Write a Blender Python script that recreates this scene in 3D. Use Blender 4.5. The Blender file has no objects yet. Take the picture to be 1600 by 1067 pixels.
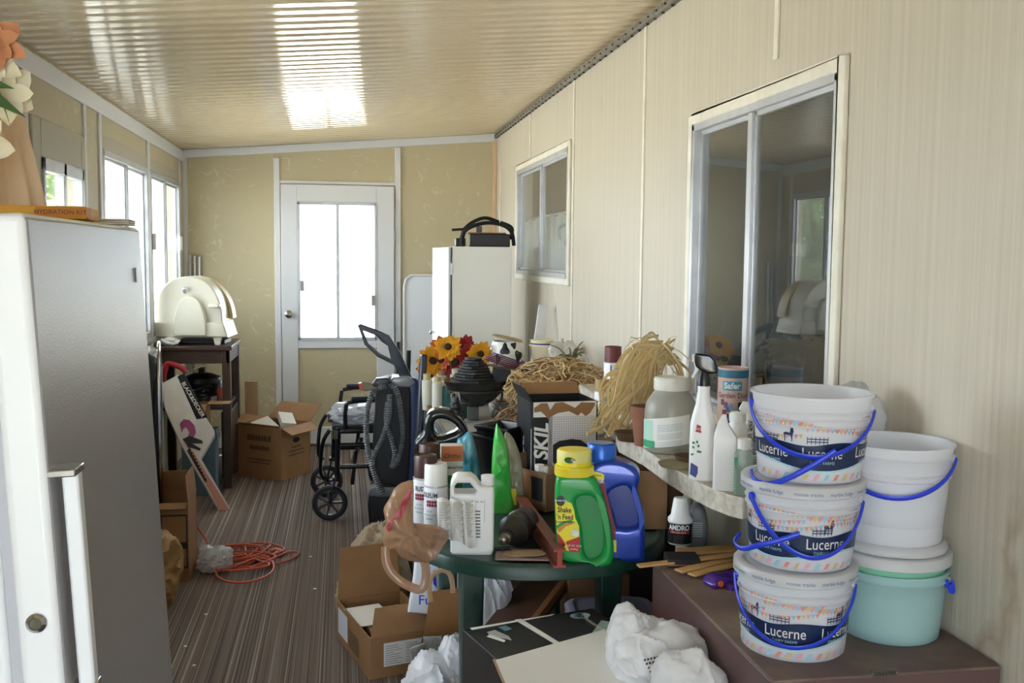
import bpy, bmesh, math, random
from mathutils import Vector, Matrix, noise
random.seed(7)
SC = bpy.context.scene
COL = SC.collection
V = Vector
PI = math.pi

# ------------------------------------------------------------------ camera
CAM_F, CAM_YAW, CAM_PITCH, CAM_ROLL, CAM_H = 1567.3, .16792, .08489, .00885, 1.48
FWD = V((math.sin(CAM_YAW)*math.cos(CAM_PITCH), math.cos(CAM_YAW)*math.cos(CAM_PITCH), -math.sin(CAM_PITCH)))
_r = V((math.cos(CAM_YAW), -math.sin(CAM_YAW), 0)); _u = _r.cross(FWD)
RGT = _r*math.cos(CAM_ROLL)+_u*math.sin(CAM_ROLL); UPV = _u*math.cos(CAM_ROLL)-_r*math.sin(CAM_ROLL)
EYE = V((0, 0, CAM_H))
cam = bpy.data.objects.new('camera', bpy.data.cameras.new('camera')); COL.objects.link(cam)
cam.matrix_world = Matrix(((RGT.x, UPV.x, -FWD.x, 0), (RGT.y, UPV.y, -FWD.y, 0), (RGT.z, UPV.z, -FWD.z, CAM_H), (0, 0, 0, 1)))
cam.data.sensor_width = 36; cam.data.lens = 36*CAM_F/1600; cam.data.clip_start = .05
SC.camera = cam

# ------------------------------------------------------------------ world, sun, exposure
SC.view_settings.view_transform = 'Standard'; SC.view_settings.look = 'None'
SC.view_settings.gamma = 1; SC.view_settings.use_curve_mapping = False
SC.view_settings.exposure = 1.42
W = bpy.data.worlds.new('world'); SC.world = W; W.use_nodes = True
wn = W.node_tree.nodes; wl = W.node_tree.links
bg = wn['Background']; bg.inputs['Color'].default_value = (.82, .90, 1.0, 1); bg.inputs['Strength'].default_value = 5.2
sun = bpy.data.objects.new('sun', bpy.data.lights.new('sun', 'SUN')); COL.objects.link(sun)
sun.data.energy = 16; sun.data.angle = .01; sun.data.color = (1, .97, .93)
sun.rotation_euler = (math.radians(-12), math.radians(32), 0)
def portal(loc, rot, sx, sy):
    l = bpy.data.lights.new('window_portal', 'AREA'); l.shape = 'RECTANGLE'; l.size = sx; l.size_y = sy
    l.cycles.is_portal = True
    o = bpy.data.objects.new('window_portal', l); COL.objects.link(o); o.location = loc; o.rotation_euler = rot
XL, XR, D = -1.165, 1.194, 7.84
for y, sy in ((5.83, 1.16), (7.05, 1.12), (4.5, .5), (3.12, 1.2), (-.2, .66)):
    portal((XL-.12, y, 1.48), (0, -PI/2, 0), 1.0, sy)
portal((-.03, D+.1, 1.35), (-PI/2, 0, 0), .56, 1.0)
portal((-.4, -1.7, 1.18), (PI/2, 0, 0), 1.3, 1.75)
SC.cycles.max_bounces = 10; SC.cycles.diffuse_bounces = 6; SC.cycles.transparent_max_bounces = 24
SC.cycles.sample_clamp_indirect = 8
SC.cycles.use_denoising = True

# ------------------------------------------------------------------ helpers
def ray(px, py): return FWD+RGT*((px-800)/CAM_F)-UPV*((py-533.5)/CAM_F)
def P(px, py, x=None, y=None, z=None):
    d = ray(px, py)
    t = x/d.x if x is not None else (y/d.y if y is not None else (z-CAM_H)/d.z)
    return EYE+d*t
def scale_at(p): return CAM_F/((V(p)-EYE).dot(FWD))
def lin(c):
    if isinstance(c, str):
        c = [int(c[i:i+2], 16)/255 for i in (0, 2, 4)]
    return tuple((x/12.92 if x <= .04045 else ((x+.055)/1.055)**2.4) for x in c[:3])+(1,)
MATS = {}
def M(name, c, rough=.5, metal=0, coat=0, trans=0, bump=0, bscale=60, var=0, vscale=8, vcol=None, sheen=0):
    """principled with optional noise colour variation (towards vcol) and noise bump"""
    if name in MATS: return MATS[name]
    m = bpy.data.materials.new(name); m.use_nodes = True; MATS[name] = m
    n = m.node_tree.nodes; l = m.node_tree.links; b = n['Principled BSDF']
    b.inputs['Base Color'].default_value = lin(c); b.inputs['Roughness'].default_value = rough
    b.inputs['Metallic'].default_value = metal; b.inputs['Coat Weight'].default_value = coat
    b.inputs['Transmission Weight'].default_value = trans
    if var or bump:
        tc = n.new('ShaderNodeTexCoord')
    if var:
        nz = n.new('ShaderNodeTexNoise'); nz.inputs['Scale'].default_value = vscale; nz.inputs['Detail'].default_value = 5
        l.new(tc.outputs['Object'], nz.inputs['Vector'])
        mr = n.new('ShaderNodeMapRange'); mr.inputs[1].default_value = .42; mr.inputs[2].default_value = .68; mr.inputs[4].default_value = var
        l.new(nz.outputs[0], mr.inputs[0])
        mx = n.new('ShaderNodeMix'); mx.data_type = 'RGBA'; mx.inputs[6].default_value = lin(c)
        mx.inputs[7].default_value = lin(vcol if vcol else '6b5f50')
        l.new(mr.outputs[0], mx.inputs[0]); l.new(mx.outputs[2], b.inputs['Base Color'])
    if bump:
        n2 = n.new('ShaderNodeTexNoise'); n2.inputs['Scale'].default_value = bscale; n2.inputs['Detail'].default_value = 3
        l.new(tc.outputs['Object'], n2.inputs['Vector'])
        bp = n.new('ShaderNodeBump'); bp.inputs['Strength'].default_value = bump; bp.inputs['Distance'].default_value = .004
        l.new(n2.outputs[0], bp.inputs['Height']); l.new(bp.outputs[0], b.inputs['Normal'])
    return m
def translucent(name, c, tc=None, clear=.15, transl=.5, rough=.35):
    """cloudy thin plastic: diffuse + translucent + a little clear"""
    if name in MATS: return MATS[name]
    m = bpy.data.materials.new(name); m.use_nodes = True; MATS[name] = m
    n = m.node_tree.nodes; l = m.node_tree.links; b = n['Principled BSDF']; out = n['Material Output']
    b.inputs['Base Color'].default_value = lin(c); b.inputs['Roughness'].default_value = rough
    t = n.new('ShaderNodeBsdfTranslucent'); t.inputs[0].default_value = lin(tc or c)
    tr = n.new('ShaderNodeBsdfTransparent'); tr.inputs[0].default_value = (.95, .96, .97, 1)
    m1 = n.new('ShaderNodeMixShader'); m1.inputs[0].default_value = transl
    m2 = n.new('ShaderNodeMixShader'); m2.inputs[0].default_value = clear
    l.new(b.outputs[0], m1.inputs[1]); l.new(t.outputs[0], m1.inputs[2])
    l.new(m1.outputs[0], m2.inputs[1]); l.new(tr.outputs[0], m2.inputs[2]); l.new(m2.outputs[0], out.inputs[0])
    return m
def glass_mat(name, tint=(.97, .99, .98, 1), haze=0.0, k=.8, hazecol=(.8, .83, .82, 1)):
    if name in MATS: return MATS[name]
    m = bpy.data.materials.new(name); m.use_nodes = True; MATS[name] = m
    n = m.node_tree.nodes; l = m.node_tree.links; n.remove(n['Principled BSDF']); out = n['Material Output']
    t = n.new('ShaderNodeBsdfTransparent'); t.inputs[0].default_value = tint
    g = n.new('ShaderNodeBsdfGlossy'); g.inputs['Roughness'].default_value = .01
    f = n.new('ShaderNodeFresnel'); f.inputs[0].default_value = 1.52
    mt = n.new('ShaderNodeMath'); mt.operation = 'MULTIPLY'; mt.inputs[1].default_value = k; mt.use_clamp = True
    mx = n.new('ShaderNodeMixShader'); l.new(f.outputs[0], mt.inputs[0]); l.new(mt.outputs[0], mx.inputs[0])
    l.new(t.outputs[0], mx.inputs[1]); l.new(g.outputs[0], mx.inputs[2])
    if haze:
        d = n.new('ShaderNodeBsdfTranslucent'); d.inputs[0].default_value = hazecol
        d2 = n.new('ShaderNodeBsdfDiffuse'); d2.inputs[0].default_value = hazecol
        m3 = n.new('ShaderNodeMixShader'); m3.inputs[0].default_value = .35
        l.new(d.outputs[0], m3.inputs[1]); l.new(d2.outputs[0], m3.inputs[2])
        m2 = n.new('ShaderNodeMixShader'); m2.inputs[0].default_value = haze
        l.new(mx.outputs[0], m2.inputs[1]); l.new(m3.outputs[0], m2.inputs[2]); l.new(m2.outputs[0], out.inputs[0])
    else: l.new(mx.outputs[0], out.inputs[0])
    return m

def tag(o, label=None, cat=None, group=None, kind=None):
    if label: o['label'] = label
    if cat: o['category'] = cat
    if group: o['group'] = group
    if kind: o['kind'] = kind
    return o
def thing(name, label, cat, loc=(0, 0, 0), rz=0, group=None, rot=None):
    o = bpy.data.objects.new(name, None); COL.objects.link(o); o.empty_display_size = .05
    o.location = loc; o.rotation_euler = rot if rot is not None else (0, 0, rz)
    return tag(o, label, cat, group)
def link(name, me, mat, parent=None, bevel=0, smooth=35, seg=2):
    o = bpy.data.objects.new(name, me); COL.objects.link(o)
    if mat is not None:
        for k in (mat if isinstance(mat, (list, tuple)) else [mat]): me.materials.append(k)
    if smooth:
        me.polygons.foreach_set('use_smooth', [True]*len(me.polygons)); me.set_sharp_from_angle(angle=math.radians(smooth))
    if bevel:
        b = o.modifiers.new('bevel', 'BEVEL'); b.width = bevel; b.segments = seg; b.limit_method = 'ANGLE'; b.angle_limit = .6
    if parent: o.parent = parent
    return o
class B:
    """collects verts and faces of ONE mesh"""
    def __init__(s): s.v = []; s.f = []; s.m = []
    def add(s, vs, fs, mi=0):
        k = len(s.v); s.v += [tuple(a) for a in vs]; s.f += [tuple(i+k for i in f) for f in fs]; s.m += [mi]*len(fs); return s
    def box(s, x0, x1, y0, y1, z0, z1, mi=0, mat=None):
        vs = [V((x, y, z)) for z in (z0, z1) for x, y in ((x0, y0), (x1, y0), (x1, y1), (x0, y1))]
        if mat: vs = [mat @ a for a in vs]
        return s.add(vs, [(3, 2, 1, 0), (4, 5, 6, 7), (0, 1, 5, 4), (1, 2, 6, 5), (2, 3, 7, 6), (3, 0, 4, 7)], mi)
    def hexa(s, c8, mi=0):
        return s.add(c8, [(3, 2, 1, 0), (4, 5, 6, 7), (0, 1, 5, 4), (1, 2, 6, 5), (2, 3, 7, 6), (3, 0, 4, 7)], mi)
    def bar(s, a, b, w, h, mi=0, up=(0, 0, 1)):
        a, b = V(a), V(b); d = (b-a).normalized(); u = V(up)
        if abs(d.dot(u)) > .95: u = V((0, 1, 0))
        r = d.cross(u).normalized(); u = r.cross(d)
        c = [p+r*i*w/2+u*j*h/2 for p in (a, b) for i, j in ((-1, -1), (1, -1), (1, 1), (-1, 1))]
        return s.hexa(c, mi)
    def tube(s, pts, r, n=8, closed=False, mi=0, flat=1.0, cap=True):
        pts = [V(p) for p in pts]; N = len(pts); rr = r if isinstance(r, (list, tuple)) else [r]*N
        up = None; k = len(s.v)
        for i, p in enumerate(pts):
            a = pts[(i-1) % N] if (closed or i > 0) else p; c = pts[(i+1) % N] if (closed or i < N-1) else p
            t = (c-a)
            t = t.normalized() if t.length > 1e-9 else V((0, 0, 1))
            if up is None: up = V((0, 0, 1)) if abs(t.z) < .9 else V((1, 0, 0))
            x = t.cross(up); x = x.normalized() if x.length > 1e-6 else t.orthogonal().normalized()
            up = x.cross(t).normalized()
            for j in range(n):
                an = 2*PI*j/n; s.v.append(tuple(p+x*math.cos(an)*rr[i]*flat+up*math.sin(an)*rr[i]))
        for i in range(N if closed else N-1):
            for j in range(n):
                a = k+i*n+j; b_ = k+i*n+(j+1) % n; c = k+((i+1) % N)*n+(j+1) % n; d = k+((i+1) % N)*n+j
                s.f.append((a, b_, c, d)); s.m.append(mi)
        if not closed and cap:
            s.f.append(tuple(k+j for j in reversed(range(n)))); s.m.append(mi)
            s.f.append(tuple(k+(N-1)*n+j for j in range(n))); s.m.append(mi)
        return s
    def lathe(s, prof, c=(0, 0, 0), n=32, sx=1, sy=1, mi=0, a0=0, a1=2*PI, M4=None, ex=2.0):
        k = len(s.v); full = abs(a1-a0-2*PI) < 1e-6; q = n if full else n+1
        for r, z in prof:
            for j in range(q):
                an = a0+(a1-a0)*j/n; ca, sa = math.cos(an), math.sin(an)
                if ex != 2: ca = math.copysign(abs(ca)**(2/ex), ca); sa = math.copysign(abs(sa)**(2/ex), sa)
                p = V((r*ca*sx, r*sa*sy, z))
                if M4: p = M4 @ p
                s.v.append(tuple(p+V(c)))
        for i in range(len(prof)-1):
            for j in range(n):
                a = k+i*q+j; b_ = k+i*q+(j+1) % q; s.f.append((a, b_, b_+q, a+q)); s.m.append(mi)
        return s
    def loft(s, rings, mi=0, cap=True, closed=True):
        k = len(s.v); n = len(rings[0])
        for r in rings: s.v += [tuple(p) for p in r]
        for i in range(len(rings)-1):
            for j in range(n if closed else n-1):
                a = k+i*n+j; b_ = k+i*n+(j+1) % n; s.f.append((a, b_, b_+n, a+n)); s.m.append(mi)
        if cap:
            s.f.append(tuple(k+j for j in reversed(range(n)))); s.m.append(mi)
            s.f.append(tuple(k+(len(rings)-1)*n+j for j in range(n))); s.m.append(mi)
        return s
    def obj(s, name, mat, parent=None, bevel=0, smooth=35, seg=2, fix=True):
        me = bpy.data.meshes.new(name); me.from_pydata(s.v, [], s.f); me.polygons.foreach_set('material_index', s.m)
        if fix:
            bm = bmesh.new(); bm.from_mesh(me); bmesh.ops.remove_doubles(bm, verts=bm.verts, dist=1e-6)
            bmesh.ops.recalc_face_normals(bm, faces=bm.faces); bm.to_mesh(me); bm.free()
        me.update(); return link(name, me, mat, parent, bevel, smooth, seg)
def smoothed(pts, n=6, closed=True):
    pts = [V(p) for p in pts]; N = len(pts); out = []
    for i in range(N if closed else N-1):
        p0, p1, p2, p3 = [pts[(i+k) % N] if closed else pts[min(max(i+k, 0), N-1)] for k in (-1, 0, 1, 2)]
        for j in range(n):
            t = j/n
            out.append(.5*((2*p1)+(p2-p0)*t+(2*p0-5*p1+4*p2-p3)*t*t+(3*p1-p0-3*p2+p3)*t**3))
    if not closed: out.append(pts[-1])
    return out
def plate(name, mat, outline, y0, y1, parent=None, bevel=0, holes=(), n=0, seg=3, smooth=40):
    """solid with an (x,z) outline, spanning y0..y1, edges rounded by bevel"""
    cu = bpy.data.curves.new('t', 'CURVE'); cu.dimensions = '2D'; cu.fill_mode = 'BOTH'
    t = (y1-y0)/2; cu.extrude = max(t-bevel, 0); cu.bevel_depth = bevel; cu.bevel_resolution = seg; cu.offset = -bevel
    for loop in [outline]+list(holes):
        pts = smoothed([(a[0], a[1], 0) for a in loop], n) if n else [V((a[0], a[1], 0)) for a in loop]
        sp = cu.splines.new('POLY'); sp.points.add(len(pts)-1); sp.use_cyclic_u = True
        for q, p in zip(sp.points, pts): q.co = (p.x, p.y, 0, 1)
    o = bpy.data.objects.new('t', cu); COL.objects.link(o)
    dg = bpy.context.evaluated_depsgraph_get(); me = bpy.data.meshes.new_from_object(o.evaluated_get(dg))
    bpy.data.objects.remove(o); bpy.data.curves.remove(cu)
    me.name = name; me.materials.clear()
    for v in me.vertices: v.co = (v.co.x, (y0+y1)/2-v.co.z, v.co.y)
    bm = bmesh.new(); bm.from_mesh(me); bmesh.ops.remove_doubles(bm, verts=bm.verts, dist=1e-5); bmesh.ops.recalc_face_normals(bm, faces=bm.faces)
    bm.to_mesh(me); bm.free()
    return link(name, me, mat, parent, 0, smooth)
def lettering(name, s, size, mat, fn, parent=None, bold=0, shear=0, squeeze=1, align='CENTER'):
    """text turned into a mesh; fn maps flat (x, y) to a 3D point"""
    cu = bpy.data.curves.new('t', 'FONT'); cu.body = s; cu.size = size; cu.align_x = align; cu.align_y = 'CENTER'; cu.offset = bold*size; cu.shear = shear
    cu.resolution_u = 3
    o = bpy.data.objects.new('t', cu); COL.objects.link(o)
    dg = bpy.context.evaluated_depsgraph_get(); me = bpy.data.meshes.new_from_object(o.evaluated_get(dg))
    bpy.data.objects.remove(o); bpy.data.curves.remove(cu)
    me.name = name; me.materials.clear()
    for v in me.vertices: v.co = fn(v.co.x*squeeze, v.co.y)
    return link(name, me, mat, parent, 0, 0)
def flat(o, X, Y, N=(0, 0, 0), e=.0012):
    o, X, Y = V(o), V(X).normalized(), V(Y).normalized(); nn = V(N)*e
    return lambda x, y: o+X*x+Y*y+nn
def wrapc(r, z, a=0.0, cx=0, cy=0, sx=1, sy=1, e=.0012, tilt=0):
    """around a cylinder of radius r seen from -y; a = angle to the right"""
    def f(x, y):
        an = -PI/2+a+x/r; rr = r+e
        if callable(sx): pass
        return V((cx+math.cos(an)*rr*sx, cy+math.sin(an)*rr*sy, z+y+tilt*x))
    return f
def frame_at(p, face=None):
    """rotation about z so that local +x is to the camera's right and local +y points away from it"""
    d = V(p)-EYE; return -math.atan2(d.x, d.y) if face is None else face
class Fr:
    """a place in the scene: origin, turn about z, pixels per metre there"""
    def __init__(s, px, py, z=None, y=None, x=None, back=0, face=None):
        p = P(px, py, x=x, y=y, z=z); d = V((p.x, p.y, 0)).normalized()
        s.s = scale_at(p); p = p+d*back/s.s; s.s = scale_at(p)
        s.o = p; s.rz = frame_at(p, face); s.px = px; s.py = py
        s.R = Matrix.Rotation(s.rz, 4, 'Z'); s.Ri = s.R.inverted()
        s.N = s.R @ V((0, 1, 0))
    def L(s, px, py, dy=0):
        """pixel to local (x, z) on the plane y=dy"""
        d = ray(px, py); o = s.o+s.N*dy; t = (o-EYE).dot(s.N)/d.dot(s.N); q = s.Ri @ (EYE+d*t-s.o)
        return (q.x, q.z)
    def poly(s, pts, dy=0): return [s.L(a, b, dy) for a, b in pts]
    def thing(s, name, label, cat, group=None): return thing(name, label, cat, s.o, s.rz, group)
def copy_tree(o, parent=None):
    c = o.copy(); COL.objects.link(c)
    if parent: c.parent = parent
    for ch in list(o.children):
        copy_tree(ch, c)
    return c
def struct(o): o['kind'] = 'structure'; return o

# ------------------------------------------------------------------ setting materials
def nodes_of(m): return m.node_tree.nodes, m.node_tree.links, m.node_tree.nodes['Principled BSDF']
def mat_carpet():
    m = M('striped_carpet', '4a403a', .95); n, l, b = nodes_of(m)
    tc = n.new('ShaderNodeTexCoord'); mp = n.new('ShaderNodeMapping'); mp.inputs['Scale'].default_value = (1, .0015, 0)
    l.new(tc.outputs['Object'], mp.inputs[0])
    cols = []
    for sc_, det in ((150, 3), (55, 2)):
        nz = n.new('ShaderNodeTexNoise'); nz.inputs['Scale'].default_value = sc_; nz.inputs['Detail'].default_value = det; l.new(mp.outputs[0], nz.inputs[0]); cols.append(nz)
    rp = n.new('ShaderNodeValToRGB'); e = rp.color_ramp.elements; rp.color_ramp.interpolation = 'LINEAR'
    e[0].position = .34; e[0].color = lin('453c37'); e[1].position = .68; e[1].color = lin('a59c94')
    for p_, c_ in ((.43, '5c504a'), (.5, '77665c'), (.55, '655a53'), (.6, '867b74')):
        q = e.new(p_); q.color = lin(c_)
    ad = n.new('ShaderNodeMath'); ad.operation = 'MULTIPLY_ADD'; ad.inputs[1].default_value = .35; 
    sb = n.new('ShaderNodeMath'); sb.operation = 'MULTIPLY_ADD'; sb.inputs[1].default_value = .9; sb.inputs[2].default_value = -.12
    l.new(cols[0].outputs[0], sb.inputs[0]); l.new(cols[1].outputs[0], ad.inputs[0]); l.new(sb.outputs[0], ad.inputs[2]); l.new(ad.outputs[0], rp.inputs[0])
    l.new(rp.outputs[0], b.inputs['Base Color'])
    n2 = n.new('ShaderNodeTexNoise'); n2.inputs['Scale'].default_value = 400; l.new(tc.outputs['Object'], n2.inputs[0])
    bp = n.new('ShaderNodeBump'); bp.inputs['Strength'].default_value = .5; bp.inputs['Distance'].default_value = .004; l.new(n2.outputs[0], bp.inputs['Height']); l.new(bp.outputs[0], b.inputs['Normal'])
    return m
def mat_striped_wall():
    m = M('embossed_cream_panel', 'd9d3c0', .55); n, l, b = nodes_of(m)
    tc = n.new('ShaderNodeTexCoord')
    def nz(scale, vec, det=3):
        mp = n.new('ShaderNodeMapping'); mp.inputs['Scale'].default_value = vec; l.new(tc.outputs['Object'], mp.inputs[0])
        q = n.new('ShaderNodeTexNoise'); q.inputs['Scale'].default_value = scale; q.inputs['Detail'].default_value = det; l.new(mp.outputs[0], q.inputs[0]); return q
    a = nz(60, (0, 1, .01), 2); rp = n.new('ShaderNodeValToRGB'); e = rp.color_ramp.elements
    e[0].position = .35; e[0].color = lin('bfb7a8'); e[1].position = .65; e[1].color = lin('c8c0b1'); l.new(a.outputs[0], rp.inputs[0])
    # stains near the floor end
    s1 = nz(1.6, (1, 1, .8), 6); mr = n.new('ShaderNodeMapRange'); mr.inputs[1].default_value = .62; mr.inputs[2].default_value = .7; mr.inputs[4].default_value = .35; l.new(s1.outputs[0], mr.inputs[0])
    mx = n.new('ShaderNodeMix'); mx.data_type = 'RGBA'; l.new(mr.outputs[0], mx.inputs[0]); l.new(rp.outputs[0], mx.inputs[6]); mx.inputs[7].default_value = lin('b9ab90')
    sx = n.new('ShaderNodeSeparateXYZ'); l.new(tc.outputs['Object'], sx.inputs[0])
    # brown water stain low on the near end of the wall
    wv = nz(5, (1, 1, .7), 5)
    d1 = n.new('ShaderNodeMath'); d1.operation = 'MULTIPLY_ADD'; d1.inputs[1].default_value = .35; l.new(wv.outputs[0], d1.inputs[0]); l.new(sx.outputs['Y'], d1.inputs[2])
    g = n.new('ShaderNodeMath'); g.operation = 'SUBTRACT'; g.inputs[1].default_value = 1.775; l.new(d1.outputs[0], g.inputs[0])
    ab = n.new('ShaderNodeMath'); ab.operation = 'ABSOLUTE'; l.new(g.outputs[0], ab.inputs[0])
    m2 = n.new('ShaderNodeMapRange'); m2.inputs[1].default_value = 0; m2.inputs[2].default_value = .028; m2.inputs[3].default_value = .75; m2.inputs[4].default_value = 0; l.new(ab.outputs[0], m2.inputs[0])
    m3 = n.new('ShaderNodeMapRange'); m3.inputs[1].default_value = 1.12; m3.inputs[2].default_value = .98; l.new(sx.outputs['Z'], m3.inputs[0])
    mu = n.new('ShaderNodeMath'); mu.operation = 'MULTIPLY'; l.new(m2.outputs[0], mu.inputs[0]); l.new(m3.outputs[0], mu.inputs[1])
    mx2 = n.new('ShaderNodeMix'); mx2.data_type = 'RGBA'; l.new(mu.outputs[0], mx2.inputs[0]); l.new(mx.outputs[2], mx2.inputs[6]); mx2.inputs[7].default_value = lin('a3907c')
    l.new(mx2.outputs[2], b.inputs['Base Color'])
    c = nz(90, (0, 1, .02), 2); bp = n.new('ShaderNodeBump'); bp.inputs['Strength'].default_value = .35; bp.inputs['Distance'].default_value = .003; l.new(c.outputs[0], bp.inputs['Height'])
    c2 = nz(120, (0, 1, 1), 2); bp2 = n.new('ShaderNodeBump'); bp2.inputs['Strength'].default_value = .15; bp2.inputs['Distance'].default_value = .002
    l.new(c2.outputs[0], bp2.inputs['Height']); l.new(bp.outputs[0], bp2.inputs['Normal']); l.new(bp2.outputs[0], b.inputs['Normal'])
    return m
def mat_swirl():
    m = M('tan_swirl_panel', 'a2977a', .6); n, l, b = nodes_of(m)
    tc = n.new('ShaderNodeTexCoord')
    wz = n.new('ShaderNodeTexNoise'); wz.inputs['Scale'].default_value = 3.2; wz.inputs['Detail'].default_value = 4; wz.inputs['Distortion'].default_value = 1.6; l.new(tc.outputs['Object'], wz.inputs[0])
    s = n.new('ShaderNodeMath'); s.operation = 'SUBTRACT'; s.inputs[1].default_value = .5; l.new(wz.outputs[0], s.inputs[0])
    ab = n.new('ShaderNodeMath'); ab.operation = 'ABSOLUTE'; l.new(s.outputs[0], ab.inputs[0])
    mr = n.new('ShaderNodeMapRange'); mr.inputs[1].default_value = 0; mr.inputs[2].default_value = .013; mr.inputs[3].default_value = 1; mr.inputs[4].default_value = 0; l.new(ab.outputs[0], mr.inputs[0])
    k = n.new('ShaderNodeTexNoise'); k.inputs['Scale'].default_value = 7; l.new(tc.outputs['Object'], k.inputs[0])
    kr = n.new('ShaderNodeMapRange'); kr.inputs[1].default_value = .48; kr.inputs[2].default_value = .6; kr.inputs[4].default_value = .5; l.new(k.outputs[0], kr.inputs[0])
    mu = n.new('ShaderNodeMath'); mu.operation = 'MULTIPLY'; l.new(mr.outputs[0], mu.inputs[0]); l.new(kr.outputs[0], mu.inputs[1])
    mx = n.new('ShaderNodeMix'); mx.data_type = 'RGBA'; l.new(mu.outputs[0], mx.inputs[0]); mx.inputs[6].default_value = lin('c0b596'); mx.inputs[7].default_value = lin('e4e0d0')
    l.new(mx.outputs[2], b.inputs['Base Color']); return m
CARPET = mat_carpet(); CREAM = mat_striped_wall(); SWIRL = mat_swirl()
WHITE = M('white_painted_trim', 'd9dade', .45)
OFFW = M('cream_white_trim', 'e6e2d6', .5, var=.25, vscale=14, vcol='b8ad98')
ALU = M('aluminium', 'c3c5ca', .4, metal=.45, var=.3, vscale=14, vcol='9a9aa0')
CEIL = M('glossy_ceiling_panel', 'd6c6a8', .06, coat=0, var=.25, vscale=1.5, vcol='cdbb97')
CEIL.node_tree.nodes['Principled BSDF'].inputs['Specular IOR Level'].default_value = .5
GLASS = glass_mat('window_glass'); GLASSF = glass_mat('frosted_window_glass', haze=.14); GLASSC = glass_mat('lightly_hazy_glass', haze=.03); SMALLGLASS = glass_mat('far_window_glass', tint=(.9, .92, .9, 1), haze=.03, k=.5); DARKGLASS = glass_mat('house_window_glass', tint=(.86, .88, .86, 1), haze=.04, k=1.7)

# ------------------------------------------------------------------ room shell
def wall_grid(name, axis, c0, c1, h0, h1, u0, u1, holes, mat, topfn=None):
    """wall slab with rectangular openings; axis 'x': slab x=c0..c1 spanning y; axis 'y': slab y=c0..c1 spanning x"""
    us = sorted({u0, u1, *[a for h in holes for a in h[:2]]}); zs = sorted({h0, h1, *[a for h in holes for a in h[2:]]})
    b = B()
    for i in range(len(us)-1):
        for j in range(len(zs)-1):
            um, zm = (us[i]+us[i+1])/2, (zs[j]+zs[j+1])/2
            if any(h[0] < um < h[1] and h[2] < zm < h[3] for h in holes): continue
            za, zb = zs[j], zs[j+1]
            if topfn and j == len(zs)-2:
                t0, t1 = topfn(us[i]), topfn(us[i+1])
            else: t0 = t1 = zb
            if axis == 'x': c = [(c0, us[i], za), (c1, us[i], za), (c1, us[i+1], za), (c0, us[i+1], za), (c0, us[i], t0), (c1, us[i], t0), (c1, us[i+1], t1), (c0, us[i+1], t1)]
            else: c = [(us[i], c0, za), (us[i+1], c0, za), (us[i+1], c1, za), (us[i], c1, za), (us[i], c0, t0), (us[i+1], c0, t1), (us[i+1], c1, t1), (us[i], c1, t0)]
            b.hexa(c)
    return struct(b.obj(name, mat, smooth=0, fix=False))
ZL, ZR = 2.238, 2.425; YB = -1.6
def ceil_z(x): return ZL+(x-XL)*(ZR-ZL)/(XR-XL)
struct(B().box(XL-.1, XR+.1, YB-.1, D+.1, -.1, 0).obj('floor', CARPET, smooth=0))
WL = [(5.25, 6.41, .97, 1.985), (6.49, 7.61, .97, 1.985), (4.2, 4.84, .95, 1.86), (2.5, 3.75, .97, 1.985), (-.55, .15, .97, 1.985)]
wall_grid('wall_left', 'x', XL-.08, XL, 0, ZL+.02, YB-.1, D+.1, WL, SWIRL)
WR = [(2.30, 3.33, .98, 1.93), (5.25, 6.84, 1.36, 2.06)]
wall_grid('wall_right', 'x', XR, XR+.1, 0, ZR+.02, YB-.1, D+.1, WR, CREAM)
wall_grid('wall_back', 'y', D, D+.08, 0, 2.2, XL, XR, [(-.32, .25, .84, 1.86)], SWIRL, topfn=lambda x: ceil_z(x)+.01)
wall_grid('wall_front', 'y', YB-.08, YB, 0, 2.2, XL, XR, [(-1.05, .25, .3, 2.05)], SWIRL, topfn=lambda x: ceil_z(x)+.01)
# corrugated ceiling: pans with narrow ribs across the room
b = B(); ys = []; period = .104; y = YB-.1
prof = [(k*period/13, .0036*math.cos(2*PI*k/13)-(.0028, .0012, 0)[min(k, 13-k, 2)]) for k in range(13)]
while y < D+.1:
    for dy, dz in prof: ys.append((y+dy, dz+random.uniform(-.00012, .00012)))
    y += period
NX = 14
for yy, dz in ys:
    for i in range(NX+1):
        x = XL-.05+(XR-XL+.1)*i/NX; b.v.append((x, yy, ceil_z(x)+dz+.008+noise.noise(V((x*1.5, yy*2.2, 0)))*.0012))
for k in range(len(ys)-1):
    for i in range(NX):
        a = k*(NX+1)+i; b.f.append((a, a+NX+1, a+NX+2, a+1)); b.m.append(0)
k = len(b.v)
c = [(XL-.1, YB-.1, ceil_z(XL-.1)+.03), (XR+.1, YB-.1, ceil_z(XR+.1)+.03), (XR+.1, D+.1, ceil_z(XR+.1)+.03), (XL-.1, D+.1, ceil_z(XL-.1)+.03)]
b.hexa(c+[(p[0], p[1], p[2]+.06) for p in c])
struct(b.obj('ceiling', CEIL, smooth=80, fix=False))

# --- trims
_tn = [0]
def trim(bb, mat=WHITE, bevel=.002, name=None):
    _tn[0] += 1; o = bb.obj(name or 'trim_%d' % _tn[0], mat, bevel=bevel); return struct(o)
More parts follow.
